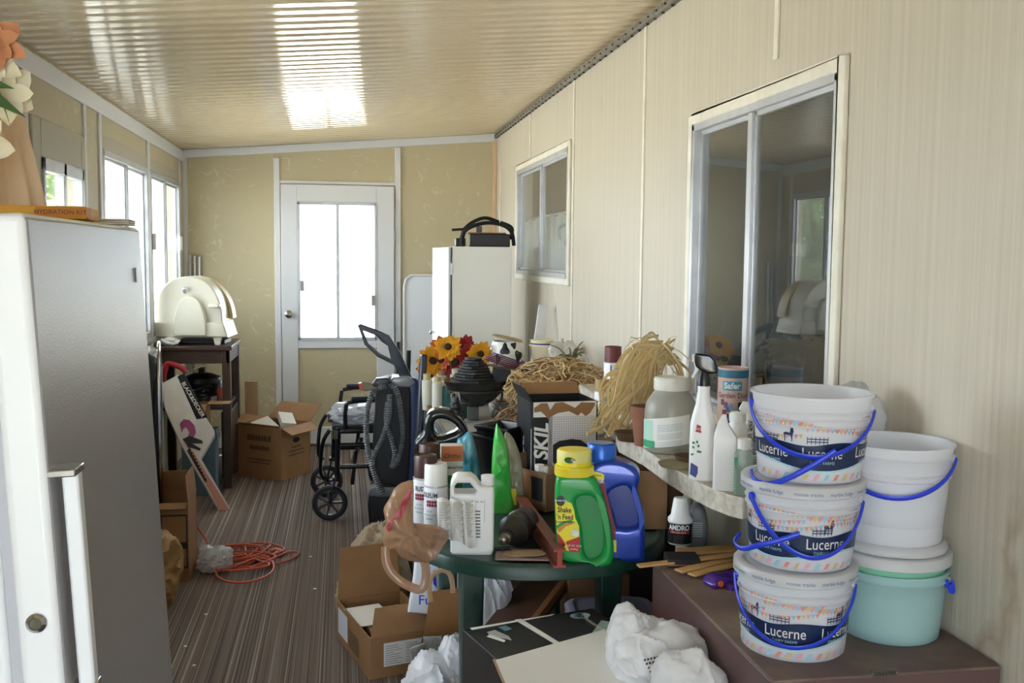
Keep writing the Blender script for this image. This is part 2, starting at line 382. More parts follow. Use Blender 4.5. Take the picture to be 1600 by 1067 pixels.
# header along the left wall, back wall and right angle iron
bb = B(); bb.box(XL, XL+.012, YB, D, ZL-.085, ZL-.005); trim(bb)
bb = B(); c = [(XL, D-.02), (XR, D-.02), (XR, D), (XL, D)]; bb.hexa([(x, y, ceil_z(x)-.055) for x, y in c]+[(x, y, ceil_z(x)+.003) for x, y in c]); trim(bb)
bb = B(); bb.box(XR-.022, XR, YB, D, ZR-.035, ZR-.006); trim(bb, M('weathered_metal_angle', '8d887f', .6, metal=.3, var=.7, vscale=30, vcol='5c564c'))
SCREW = M('rusty_screw', '3b2f28', .7)
bb = B(); y = 1.9
while y < D:
    bb.lathe([(0, 0), (.006, 0), (.007, -.004), (.004, -.008), (0, -.009)], (XR-.012, y+random.uniform(-.01, .01), ZR-.034), n=8); bb.lathe([(0, 0), (.004, .0), (.004, .006), (0, .007)], (XR-.022, y+.05, ZR-.02), n=8, M4=Matrix.Rotation(-PI/2, 4, 'Y')); y += .104
struct(bb.obj('trim_screws', SCREW))
# back wall verticals
for x0, x1, z0, z1 in ((XL, XL+.03, 0, ceil_z(XL)-.05), (-.505, -.462, 0, 2.2), (.404, .447, 0, 2.3)):
    bb = B(); bb.box(x0, x1, D-.014, D, z0, min(z1, ceil_z(x0)-.05)); trim(bb)
bb = B(); bb.box(XR-.028, XR-.002, D-.03, D, 0, ceil_z(XR)-.05); trim(bb, M('raw_pine_post', 'd8b999', .7, var=.4, vcol='b59270'))
bb = B(); bb.box(-.462, .404, D-.012, D, 2.012, 2.035); trim(bb)
bb = B(); bb.box(-.2, XR, D-.014, D, 0, .13); bb.obj('baseboard_back', WHITE, bevel=.003)['kind'] = 'structure'
bb = B(); bb.box(XL+.03, -.505, D-.014, D, 0, .13); struct(bb.obj('baseboard_back_left', WHITE, bevel=.003))
# left wall: posts, rails
for y0, y1 in ((4.02, 4.06), (4.9, 4.935), (5.19, 5.24), (6.415, 6.485), (7.615, 7.66), (3.85, 3.89)):
    bb = B(); bb.box(XL, XL+.01, y0, y1, 0, ZL-.085); trim(bb)
for y0, y1 in ((5.24, 6.415), (6.485, 7.615)):
    bb = B(); bb.box(XL, XL+.008, y0, y1, 1.99, 2.06); trim(bb, M('beige_metal_rail', 'b3aa9a', .5))
bb = B(); bb.box(XL, XL+.02, 4.94, 7.66, .93, .965); trim(bb, ALU)
# seams on the right wall
for y in (6.4, 5.16, 3.92, 7.62):
    segs = [(0, ZR-.035)]
    if 5.25 < y < 6.84: segs = [(0, 1.30), (2.11, ZR-.035)]
    for z0, z1 in segs:
        bb = B(); bb.box(XR-.006, XR, y-.011, y+.011, z0, z1); trim(bb, OFFW)
bb = B(); bb.box(XR-.008, XR, 2.68-.012, 2.68+.012, 2.03, ZR-.035); trim(bb, OFFW)

# --- windows (structure)
def sliding_window(num, axis, c, u0, u1, z0, z1, side, frame=ALU, glass=GLASS, fw=.03, mid=None, casing=None, deep=.03):
    """side: +1 if the room lies at greater coordinate"""
    def bx(bb, ua, ub, d0, d1, za, zb):
        a, e = sorted((c+side*d0, c+side*d1))
        return bb.box(a, e, ua, ub, za, zb) if axis == 'x' else bb.box(ua, ub, a, e, za, zb)
    mid = (u0+u1)/2 if mid is None else mid
    root = thing('window_%d' % num, None, None); root['kind'] = 'structure'
    bb = B()
    for ua, ub, za, zb in ((u0-.005, u0+fw, z0, z1), (u1-fw, u1+.005, z0, z1), (u0, u1, z0-.005, z0+fw), (u0, u1, z1-fw, z1+.005)): bx(bb, ua, ub, -deep, .012, za, zb)
    bb.obj('window_frame', frame, root, bevel=.003)
    bb = B(); bx(bb, mid-.017, mid+.017, -.02, .008, z0+fw, z1-fw); bb.obj('mullion', frame, root, bevel=.003)
    for ua, ub, d in ((u0+fw, mid-.015, -.008), (mid+.015, u1-fw, -.018)):
        bb = B()
        for a in ((ua, ua+.012, z0+fw, z1-fw), (ub-.012, ub, z0+fw, z1-fw), (ua, ub, z0+fw, z0+fw+.014), (ua, ub, z1-fw-.014, z1-fw)): bx(bb, a[0], a[1], d-.006, d+.006, a[2], a[3])
        bb.obj('sash', frame, root, bevel=.002)
        bb = B(); bx(bb, ua+.008, ub-.008, d-.0015, d+.0015, z0+fw+.01, z1-fw-.01); bb.obj('glass_pane', glass, root, smooth=0)
    if casing:
        bb = B(); w = casing
        for ua, ub, za, zb in ((u0-w, u0, z0-w, z1+w), (u1, u1+w, z0-w, z1+w), (u0, u1, z1, z1+w), (u0, u1, z0-w, z0)): bx(bb, ua, ub, 0, .014, za, zb)
        bb.obj('casing', OFFW, root, bevel=.004)
    return root
sliding_window(1, 'x', XL, 5.25, 6.41, .97, 1.985, 1, glass=GLASSF)
w2 = sliding_window(2, 'x', XL, 6.49, 7.61, .97, 1.985, 1, glass=GLASSC)
for y in (6.52, 7.5, 7.56):
    B().box(XL+.012, XL+.03, y-.02, y+.02, 1.5, 1.6).obj('latch', M('white_plastic', 'ecebe8', .4), w2, bevel=.003)
sliding_window(3, 'x', XL, 2.5, 3.75, .97, 1.985, 1)  # out of view beside the freezer, added to let daylight in
sliding_window(4, 'x', XL, -.55, .15, .97, 1.985, 1)  # out of view, added and sized for daylight on the near wall
sliding_window(5, 'x', XR, 2.30, 3.33, .98, 1.93, -1, glass=DARKGLASS, casing=.035, mid=2.84, fw=.022)
sliding_window(6, 'x', XR, 5.25, 6.84, 1.36, 2.06, -1, glass=SMALLGLASS, casing=.035, mid=6.02)
sliding_window(7, 'y', YB, -1.05, .25, .3, 2.05, 1)  # unseen opening behind the camera, sized for light on the freezer side
# --- doors
dr = thing('door_1', None, None); dr['kind'] = 'structure'; dw = M('door_white', 'd6d8dd', .4)
bb = B()
for x0, x1, z0, z1 in ((-.455, -.335, .02, 2.005), (.262, .397, .02, 2.005), (-.335, .262, 1.875, 2.005), (-.335, .262, .76, .825), (-.335, .262, .02, .15)): bb.box(x0, x1, D-.03, D-.004, z0, z1)
bb.obj('door_frame', dw, dr, bevel=.004)
B().box(-.335, .262, D-.016, D-.003, .15, .76).obj('lower_panel', SWIRL, dr)
bb = B()
for x0, x1, z0, z1 in ((-.335, -.315, .825, 1.875), (.245, .265, .825, 1.875), (-.335, .262, 1.855, 1.88), (-.335, .262, .82, .845), (-.045, -.02, .84, 1.86)): bb.box(x0, x1, D-.034, D+.02, z0, z1)
bb.obj('window_frame', ALU, dr, bevel=.002)
B().box(-.318, -.04, D, D+.003, .84, 1.86).obj('glass_pane', GLASS, dr); B().box(-.025, .248, D+.008, D+.011, .84, 1.86).obj('glass_pane', GLASS, dr)
B().lathe([(0, 0), (.028, 0), (.03, -.006), (.012, -.012), (.011, -.03), (.024, -.038), (.026, -.05), (.016, -.058), (0, -.06)], n=24, M4=Matrix.Translation((-.405, D-.03, 1.025)) @ Matrix.Rotation(-PI/2, 4, 'X')).obj('door_knob', M('brushed_nickel', 'b5b3ae', .25, metal=1), dr)
for z in (1.6, .4): B().box(.388, .402, D-.042, D-.028, z, z+.08).obj('hinge', ALU, dr, bevel=.002)
for x, z in ((-.3, 1.24), (.235, 1.13)): B().box(x-.014, x+.014, D-.05, D-.03, z-.04, z+.04).obj('latch', M('grey_latch', '96938f', .5), dr, bevel=.002)
d2 = thing('door_2', None, None); d2['kind'] = 'structure'; dbe = M('beige_door', 'aea892', .5)
bb = B()
for y0, y1, z0, z1 in ((4.1, 4.21, .02, 2.0), (4.83, 4.895, .02, 2.0), (4.21, 4.83, 1.85, 2.0), (4.21, 4.83, .02, .96)): bb.box(XL-.02, XL+.012, y0, y1, z0, z1)
bb.obj('door_frame', dbe, d2, bevel=.004)
bb = B()
for y0, y1, z0, z1 in ((4.21, 4.235, .96, 1.85), (4.8, 4.83, .96, 1.85), (4.21, 4.83, 1.8, 1.85), (4.21, 4.83, .96, .99), (4.5, 4.54, .96, 1.85)): bb.box(XL-.02, XL+.02, y0, y1, z0, z1)
bb.obj('window_frame', ALU, d2, bevel=.003)
B().box(XL-.004, XL-.001, 4.23, 4.81, .98, 1.81).obj('glass_pane', GLASS, d2)
# --- outside: ground, pale neighbour wall; dim room of the house behind the right wall
struct(B().box(-40, 40, -30, 45, -.3, -.16).obj('ground', M('pale_concrete', 'cbc6bb', .9, var=.5, vscale=1, vcol='a89c86'), smooth=0))
HM = M('dim_house_interior', '6f604c', .8)
bb = B(); bb.box(XR+.1, 4.2, 1.6, 1.65, 0, 2.5); bb.box(XR+.1, 4.2, 7.85, 7.9, 0, 2.5); bb.box(4.2, 4.25, 1.6, 5.0, 0, 2.5); bb.box(4.2, 4.25, 7.0, 7.9, 0, 2.5); bb.box(4.2, 4.25, 5.0, 7.0, 0, .8); bb.box(4.2, 4.25, 5, 7, 2.2, 2.5); bb.box(XR+.1, 4.2, 4.3, 4.35, 0, 2.5); bb.box(XR+.1, 4.25, 1.6, 7.9, -.05, 0); bb.box(XR+.1, 4.25, 1.6, 7.9, 2.5, 2.55)  # far opening added to light the curtain, partition to keep the near room dark
struct(bb.obj('wall_house_room', HM, smooth=0))

# ================================================================== LEFT SIDE
ENAMEL = M('shaded_white_enamel', '9e9da3', .32, bump=.25, bscale=380)  # same white paint, greyed: the door front's shade is in the colour
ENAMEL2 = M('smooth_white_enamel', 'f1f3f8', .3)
CHROME = M('chrome', 'b9b9bb', .15, metal=1)
BLACKP = M('black_plastic', '141416', .35)
BLACKM = M('matt_black_rubber', '17171a', .75)
CARD = M('brown_cardboard', '97704b', .8, var=.35, vscale=10, vcol='7f5c3b')
CARDL = M('tan_cardboard', 'a98b66', .8, var=.3, vscale=12, vcol='8c7050')
CARDD = M('dull_cardboard', '7d6248', .85, var=.3, vscale=12, vcol='665039')
PAPER = M('white_paper', 'e4e2de', .8)
WPL = M('white_plastic', 'ecebe8', .4)
INK = M('dark_ink', '26262c', .6)
GREYINK = M('grey_ink', '77787c', .7)
BLUEW = M('royal_blue_plastic', '2440d0', .35)

# --- freezer, leaning back a little on its rear edge
fz = thing('upright_freezer', 'white upright freezer with textured door and long white handle, nearest the camera', 'freezer', (-.352, 1.47, .036), rot=(0, -.05, 0))
B().box(-.68, -.075, .01, .785, .02, 1.495).obj('body', ENAMEL2, fz, bevel=.008)
B().box(-.075, -.058, .02, .775, .03, 1.485).obj('gasket', M('grey_gasket', 'b9bac2', .6), fz)
B().box(-.058, 0, 0, .785, .02, 1.5).obj('door', ENAMEL2, fz, bevel=.012, seg=3)
B().box(-.012, .0012, .006, .779, .026, 1.494).obj('shaded_textured_panel', ENAMEL, fz, bevel=.004)  # greyer skin over the white door, painting in its shaded front
h = thing('handle', None, None); h.parent = fz
bb = B(); bb.box(.010, .033, .03, .056, .812, 1.137); bb.obj('grip', ENAMEL2, h, bevel=.004)
for z in (1.13, .807): B().box(-.004, .036, .006, .058, z-.002, z+.009).obj('bracket', CHROME, h, bevel=.002)
B().lathe([(0, .0), (.013, 0), (.014, -.004), (.009, -.008), (.008, -.006), (0, -.006)], n=24, M4=Matrix.Translation((-.03, 0, .925)) @ Matrix.Rotation(-PI/2, 4, 'X')).obj('lock', CHROME, fz)
B().box(0, .003, .7, .712, 1.385, 1.415).obj('name_badge', M('grey_badge', '8e8f93', .4), fz, bevel=.001)
for y in (.06, .7):
    B().lathe([(0, -.036), (.022, -.036), (.022, -.02), (.01, -.02), (.01, .03)], (-.08, y, 0), n=12).obj('foot', BLACKP, fz)
# on top of the freezer
o = P(100, 338, z=1.545)
t = thing('yellow_box', 'flat yellow box of dark print lying on top of the freezer', 'box', (-.55, 1.88, 1.537), .1)
B().box(-.1, .11, -.05, .12, 0, .022).obj('carton', M('yellow_card', 'd9a02c', .6), t, bevel=.002)
B().box(.03, .112, -.0515, .0, .002, .02).obj('printed_strip', M('orange_card', 'c97f1e', .6), t)
lettering('lettering', 'HYDRATION KIT', .011, M('brown_ink', '5c3a12', .7), flat((.07, -.052, .011), (1, 0, 0), (0, 0, 1), (0, -1, 0)), t)
t = thing('paper_stack', 'thin stack of white papers lying at the far end of the freezer top', 'papers', (-.53, 2.19, 1.537), .1)
for k in range(3): B().box(-.09, .1, -.07+.004*k, .08, .004*k, .004*k+.003).obj('sheet', PAPER, t, bevel=.0005)
# pleated cloth and silk flowers
PEACH = M('peach_cloth', 'f0d6b8', .85)
b = B(); rings = []
for k in range(9):
    tt = k/8; r = .115*(1-tt)+.06*tt; ring = []
    for j in range(96):
        an = 2*PI*j/96; rr = r*(1+.09*math.sin(an*11+tt*.6)+.02*math.sin(an*5))
        ring.append((rr*math.cos(an), rr*math.sin(an), tt*.30))
    rings.append(ring)
o_ = b.loft(rings).obj('cloth_cone', PEACH, None, smooth=80); o_.location = (-.70, 2.13, 1.54)
tag(o_, 'peach pleated cloth cone standing on the freezer beneath silk flowers', 'cloth')
PETW = M('cream_petal', 'ece4cf', .7, var=.5, vscale=30, vcol='d8cf8a'); PETO = M('peach_petal', 'cf8f68', .7); LEAF = M('leaf_green', '4c6a3c', .6); 
bq = thing('silk_flower_bouquet', 'cream and peach silk lilies spilling over the left edge above the freezer', 'flowers', (-.655, 1.93, 1.54))
b = B().lathe([(0, 0), (.035, 0), (.045, .05), (.03, .14), (.035, .17), (.03, .17), (.025, .14), (0, .02)], n=20).obj('vase', WPL, bq)
def petal_bloom(parent, c, r, n, mat, up, name='bloom', curl=.35, w=.34, seed=0, layers=2):
    rnd = random.Random(seed); b = B(); up = V(up).normalized(); x = up.orthogonal().normalized(); y = up.cross(x); c = V(c)
    for la in range(layers):
        for i in range(n):
            an = 2*PI*(i+.5*la)/n+rnd.uniform(-.1, .1); d = x*math.cos(an)+y*math.sin(an); s_ = up.cross(d); R_ = r*(1-.28*la)*rnd.uniform(.85, 1.1)
            k = len(b.v); N = 6
            for q in range(N+1):
                tq = q/N; ww = R_*w*math.sin(PI*min(tq*.82+.12, 1))*(1 if tq < 1 else .15)
                ctr = c+d*R_*tq+up*(R_*(.3*(1+la)*tq-curl*tq*tq))
                b.v += [tuple(ctr-s_*ww), tuple(ctr-up*ww*.25), tuple(ctr+s_*ww)]
            for q in range(N):
                for m_ in (0, 1): a = k+q*3+m_; b.f.append((a, a+1, a+4, a+3)); b.m.append(0)
    return b.obj(name, mat, parent, smooth=80, fix=False)
cs = [((.045, -.02, .27), PETW, (.4, -1, .3)), ((.065, .0, .22), PETW, (.7, -.8, -.1)), ((.03, -.03, .31), PETO, (.2, -.7, .8)), ((.0, .0, .17), PETW, (.0, -1, .1)), ((.055, -.02, .30), PETO, (.2, -1, .5)), ((.02, -.02, .13), PETW, (.3, -1, -.3))]
for i, (c, m_, u_) in enumerate(cs):
    petal_bloom(bq, c, .062, 6, m_, u_, seed=i)
    B().tube([(0, 0, .15), V(c)*.6+V((0, 0, .1)), V(c)-V(u_).normalized()*.01], .0022, 6).obj('stem', LEAF, bq)
for a, e in (((.03, -.02, .2), (.12, -.06, .17)), ((.0, 0, .22), (.1, -.05, .22)), ((.05, -.02, .24), (.09, -.04, .15))):
    a, e = V(a), V(e); m_ = (a+e)/2+V((0, 0, .015)); s_ = V((0, .3, 1)).cross(e-a).normalized()*.014; s2 = V((0, -.4, .9))*.012
    B().add([a, m_+s2, e, m_-s2, m_+V((0, -.006, 0))], [(0, 1, 4), (1, 2, 4), (2, 3, 4), (3, 0, 4)]).obj('leaf', LEAF, bq, smooth=80, fix=False)

# --- dark wooden side table in the back-left corner
DW = M('dark_stained_wood', '3b2a22', .4, var=.5, vscale=9, vcol='54392c')
TB = thing('side_table', 'tall dark stained wooden side table in the far left corner by the windows', 'table', (-.93, 6.74, 0))
th = .905; tw = .235; td = .29
B().box(-tw-.012, tw+.012, -td-.012, td+.012, th-.028, th).obj('table_top', DW, TB, bevel=.005)
bb = B(); bb.box(-tw+.02, tw-.02, -td+.005, -td+.025, th-.11, th-.028); bb.box(-tw+.02, tw-.02, td-.025, td-.005, th-.11, th-.028); bb.box(-tw+.005, -tw+.025, -td, td, th-.11, th-.028); bb.box(tw-.025, tw-.005, -td, td, th-.11, th-.028)
bb.obj('apron', DW, TB, bevel=.002)
for x in (-tw, tw-.05):
    for y in (-td, td-.05): B().box(x, x+.05, y, y+.05, 0, th-.028).obj('leg', DW, TB, bevel=.004)
B().box(-tw+.02, tw-.02, -td+.02, td-.02, .5, .52).obj('shelf', DW, TB, bevel=.003)
# white domed oven
OW = M('aged_white_plastic', 'e2dfd0', .35, var=.3, vscale=6, vcol='d9d0b4'); OWY = M('yellowed_plastic', 'c9b684', .35)
f = Fr(313, 530, z=.905, back=18, face=-.10)
ov = f.thing('rotisserie_oven', 'white domed countertop rotisserie oven on the dark corner side table', 'oven'); ov.location = (-.925, 6.66, .905)
s = 232.
def arch(cx, w, z0, z1, n=28, ex=2.2):
    pts = [(cx-w, z0)]
    for i in range(n+1):
        an = PI-PI*i/n; pts.append((cx+w*math.copysign(abs(math.cos(an))**(2/ex), math.cos(an)), z0+.03+(z1-z0-.03)*abs(math.sin(an))**(2/ex)))
    return pts+[(cx+w, z0)]
plate('base', OW, [(-.255, .05), (-.24, .10), (-.235, .145), (.2, .145), (.215, .10), (.23, .05)], -.15, .17, ov, .012)
plate('dome', OW, arch(-.02, .212, .13, .43), -.125, .15, ov, .012, smooth=50)
plate('front_panel', OW, arch(.0, .1, .06, .31), -.168, -.12, ov, .01, smooth=50)
plate('hinged_lid', OWY, [(.0+.222*math.cos(a), .14+.285*math.sin(a)) for a in [PI*.02+PI*.62*i/16 for i in range(17)]]+[(.0+.2*math.cos(a), .14+.262*math.sin(a)) for a in [PI*.64-PI*.62*i/16 for i in range(17)]], .06, .175, ov, .004)
b = B(); b.tube([(-.035, -.13, .33), (-.04, -.15, .345), (-.03, -.155, .36), (-.012, -.155, .358), (-.008, -.15, .34)], .008, 8); b.obj('hook', ALU, ov)
b = B().box(.115, .185, -.175, -.12, .235, .262).obj('handle', OW, ov, bevel=.01)
for x in (-.2, .16):
    for y in (-.11, .12): B().loft([[(x+i*.016, y+j*.016, 0) for i, j in ((-1, -1), (1, -1), (1, 1), (-1, 1))], [(x+i*.026, y+j*.022, .055) for i, j in ((-1, -1), (1, -1), (1, 1), (-1, 1))]]).obj('foot', OW, ov, bevel=.003)
B().box(-.1, .2, -.1, .1, .004, .03).obj('drip_tray', BLACKP, ov, bevel=.004)
def crumple(name, label, cat, mat, c, r, seed, amp=.35, group=None, parent=None, sub=3, fz_=3.0, flat_=0, ridge=.5, floor=None, xmax=None, film=False, rough=None):
    bm = bmesh.new(); bmesh.ops.create_icosphere(bm, subdivisions=sub, radius=1); off = V((seed*7.1, seed*3.3, seed*1.7)); rr_ = random.Random(seed)
    foci = [V((rr_.gauss(0, 1), rr_.gauss(0, 1), rr_.gauss(0, 1))).normalized() for _ in range(7)]
    for v in bm.verts:
        d = v.co.normalized()
        if film:
            k = 1+amp*.9*noise.noise(d*1.3+off)
            for i, f_ in enumerate(foci):                        # creases fanning out from gathered points
                e = 1-d.dot(f_); t_ = f_.orthogonal(); ang = math.atan2(d.dot(f_.cross(t_)), d.dot(t_)); w = math.exp(-e*1.6)*min(1, e*7)
                q = ang*(3+i % 3*2)/PI+.8*noise.noise(d*1.8+off*i); q = abs((q % 2)-1)
                k += w*amp*.15*(q-.5)
            n1 = abs(noise.noise(d*2.4+off)); n2 = abs(noise.noise(d*5+off))
            k += amp*.22*(max(0, 1-n1*5)**2)+amp*.04*(max(0, 1-n2*5)**2)
        else:
            k = 1+amp*noise.noise(d*1.6+off)+amp*ridge*(abs(noise.noise(d*fz_+off))*-2+.6)+amp*.22*(abs(noise.noise(d*fz_*2.6+off))*-2+.5)
        v.co = V((d.x*r[0], d.y*r[1], d.z*r[2]))*k
        if floor is not None and v.co.z < floor: v.co.z = floor+(v.co.z-floor)*.04
        if xmax is not None and v.co.x > xmax-c[0]: v.co.x = xmax-c[0]+(v.co.x-xmax+c[0])*.01
    me = bpy.data.meshes.new(name); bm.to_mesh(me); bm.free()
    o = link(name, me, mat, parent, smooth=45 if sub < 5 else 60); o.location = c
    if label: tag(o, label, cat, group)
    return o
crumple('crumpled_tissue', 'crumpled white tissue under the left edge of the domed oven', 'tissue', PAPER, (-1.06, 6.50, .93), (.055, .04, .028), 3, sub=4)
# aluminium rails leaning in the corner
for i in range(3):
    o_ = B().bar((-1.135+.035*i, 7.79-.01*i, 0), (-1.12+.035*i, 7.82-.005*i, 1.47-.008*i), .016, .02).obj('metal_rail', ALU, None, bevel=.002)
    tag(o_, ['leftmost', 'middle one', 'rightmost'][i]+' of three thin aluminium rails standing in the far left corner', 'rail', 'aluminium rails in the corner')
# things on the shelf below
def poly_board(name, mat, px_pts, o, n, th_, parent=None, bevel=.002):
    """thick board whose outline is given on a plane through o with normal n (towards the viewer)"""
    o, n = V(o), V(n).normalized(); pts = []
    for a, c in px_pts:
        d = ray(a, c); pts.append(EYE+d*((o-EYE).dot(n)/d.dot(n)))
    b = B(); k = len(pts); b.v = [tuple(p) for p in pts]+[tuple(p-n*th_) for p in pts]
    b.f = [tuple(range(k)), tuple(reversed(range(k, 2*k)))]+[(i, (i+1) % k, k+(i+1) % k, k+i) for i in range(k)]; b.m = [0]*len(b.f)
    return b.obj(name, mat, parent, bevel=bevel, smooth=30)
t = thing('coiled_cord', 'tangle of black electric cords on the shelf of the side table', 'cord', (-.95, 6.62, .52))
b = B()
for k in range(5):
    rr = random.uniform(.06, .11); ph = random.uniform(0, 6)
    b.tube([(rr*math.cos(ph+i*.4)*1.4, rr*math.sin(ph+i*.4), .02+.02*k+.02*math.sin(i*.9)) for i in range(20)], .008, 6)
b.obj('loop', BLACKP, t)
t = thing('black_skillet', 'black electric skillet with lid stored on the side table shelf', 'pan', (-.9, 6.72, .52))
B().lathe([(0, .05), (.10, .05), (.12, .07), (.13, .13), (.135, .13), (.125, .06), (.10, .04), (0, .04)], n=32).obj('pan', BLACKP, t)
B().lathe([(.135, .132), (.12, .16), (.06, .185), (0, .19)], n=32).obj('lid', BLACKP, t); B().box(-.02, .02, -.03, .03, .185, .22).obj('knob', BLACKP, t, bevel=.006)
for i in range(3): B().tube([(.1*math.cos(i*2.1), .1*math.sin(i*2.1), 0), (.1*math.cos(i*2.1), .1*math.sin(i*2.1), .05)], .01, 8).obj('foot', BLACKP, t)
f = Fr(367, 668, z=.52, y=None) if False else None
t = thing('spray_can', 'silver spray can with red label standing on the side table shelf', 'can', (-.76, 6.6, .52))
B().lathe([(0, 0), (.03, 0), (.032, .004), (.032, .13), (.024, .15), (0, .15)], n=24).obj('can', M('silver_can', '8f9092', .35, metal=.6), t)
B().lathe([(.0325, .04), (.0325, .11)], n=24).obj('label', M('red_label', 'a8473a', .5), t)
B().lathe([(.013, .15), (.012, .172), (0, .175)], n=16).obj('nozzle', WPL, t)
# hedge trimmer box
n_ = V((.12, -1, .38)).normalized(); foot = P(352, 803, z=0)+V((0, .1, .0))
fo = foot
tb = thing('hedge_trimmer_box', 'long white hedge trimmer box standing on end, leaning on the corner side table', 'box')
BOXW = M('worn_white_card', 'd8d4d2', .5, var=.3, vscale=9, vcol='bab0a8')
poly_board('carton', [BOXW], [(251, 600), (279, 585), (334, 671), (336, 678), (314, 716), (361, 797), (345, 803), (281, 690), (258, 640)], fo, n_, .10, tb, .002)
def on_plane(pts, o, n, e=.003):
    o, n = V(o), V(n).normalized(); r_ = []
    for a, c in pts:
        d = ray(a, c); r_.append(EYE+d*((o+n*e-EYE).dot(n)/d.dot(n)))
    return r_
def decal(name, mat, px_pts, o, n, parent, e=.003):
    p_ = on_plane(px_pts, o, n, e); return B().add(p_, [tuple(range(len(p_)))]).obj(name, mat, parent, smooth=0, fix=False)
decal('logo_strip', BLACKM, [(277, 588), (288, 583), (324, 652), (307, 655)], fo, n_, tb, .003)
decal('pink_band', M('salmon_card', 'c98a80', .6), [(290, 694), (302, 706), (359, 797), (345, 801)], fo, n_, tb, .0025)
A_, B_ = on_plane([(286, 598), (317, 650)], fo, n_, .005); C_ = on_plane([(289, 590)], fo, n_, .005)[0]
xd = (B_-A_).normalized(); yd = n_.cross(xd)
lettering('lettering', 'BLACK&DECKER', (B_-A_).length/7.2, M('cream_print', 'ddd8cf', .6), flat((A_+B_)/2, xd, yd), tb, bold=.015, squeeze=1.0)
MAG = M('magenta_plastic_print', '9c3f72', .5)
decal('printed_trimmer', MAG, [(281, 662), (287, 655), (296, 656), (304, 665), (306, 676), (302, 684), (300, 700), (294, 700), (290, 690), (296, 676), (292, 667), (287, 668), (284, 676)], fo, n_, tb, .004)
decal('printed_guard', INK, [(285, 686), (296, 681), (316, 688), (317, 693), (300, 693), (314, 701), (312, 704), (294, 698)], fo, n_, tb, .0045)
blade = [(296, 700)]
for i in range(10): blade += [(299+i*2.7, 702+i*5.1), (297.5+i*2.7, 705+i*5.1)]
blade += [(325, 752), (320, 753), (292, 704)]
decal('printed_blade', INK, blade, fo, n_, tb, .0045)
poly_board('end_flap', CARDL, [(360, 793), (370, 790), (383, 795), (380, 802), (362, 803)], fo+n_*-.05, n_, .003, tb, 0)
# red loop handled tool behind it
t = thing('red_handled_tool', 'red loop handle of an electric tool behind the hedge trimmer box', 'tool', P(270, 600, y=6.33))
rp = [P(a, c, y=6.33)-t.location for a, c in ((254, 596), (256, 588), (259, 575), (262, 568), (272, 570), (284, 575), (291, 582))]
B().tube(smoothed(rp, 4, False), .017, 10).obj('handle', M('red_plastic', 'a01f2c', .35), t)
B().tube([rp[0]+V((0, .0, -.02)), rp[0]+V((.0, .0, -.09))], .03, 10).obj('motor_housing', BLACKP, t)
B().tube([P(288, 583, y=6.3)-t.location, P(322, 569, y=6.42)-t.location], .004, 6).obj('rod', CHROME, t)
# cardboard box helper
def carton(name, label, near, u, v, h, mat, flaps=(), wall=.006, inner=None, cat='box', group=None, bottom=True, lab=None):
    """near: bottom corner; u, v: horizontal edge vectors from it; flaps: (edge, length, angle from outward horizontal, skip)"""
    near, u, v = V(near), V(u), V(v); up = V((0, 0, 1)); t = thing(name, label, cat, near, 0, group)
    uu, vv = u.normalized(), v.normalized(); b = B()
    def slab(o, a, c, e): b.hexa([o, o+a, o+a+c, o+c, o+e, o+a+e, o+a+c+e, o+c+e])
    O = V((0, 0, 0))
    slab(O, u, vv*wall, up*h); slab(v-vv*wall, u, vv*wall, up*h); slab(vv*wall, uu*wall, v-vv*2*wall, up*h); slab(u-uu*wall+vv*wall, uu*wall, v-vv*2*wall, up*h); slab(uu*wall+vv*wall, u-uu*2*wall, v-vv*2*wall, up*wall)
    b.obj('carton_body', mat, t, smooth=0, bevel=.0015, seg=1)
    edges = {'u0': (O, u, -vv), 'u1': (v, u, vv), 'v0': (O, v, -uu), 'v1': (u, v, uu)}
    for e in flaps:
        o, a, out = edges[e[0]]; L_, an = e[1], math.radians(e[2]); d = out*math.cos(an)+up*math.sin(an); nn = up*math.cos(an)-out*math.sin(an)
        o = o+up*h; ins = a.normalized()*.004; dd = d*L_; tp = a.normalized()*(e[3] if len(e) > 3 else .006)
        b = B(); p = [o+ins, o+a-ins, o+a-ins-tp+dd, o+ins+tp+dd]; b.hexa(p+[q+nn*.004 for q in p]); b.obj('flap', mat, t, smooth=0)
    return t
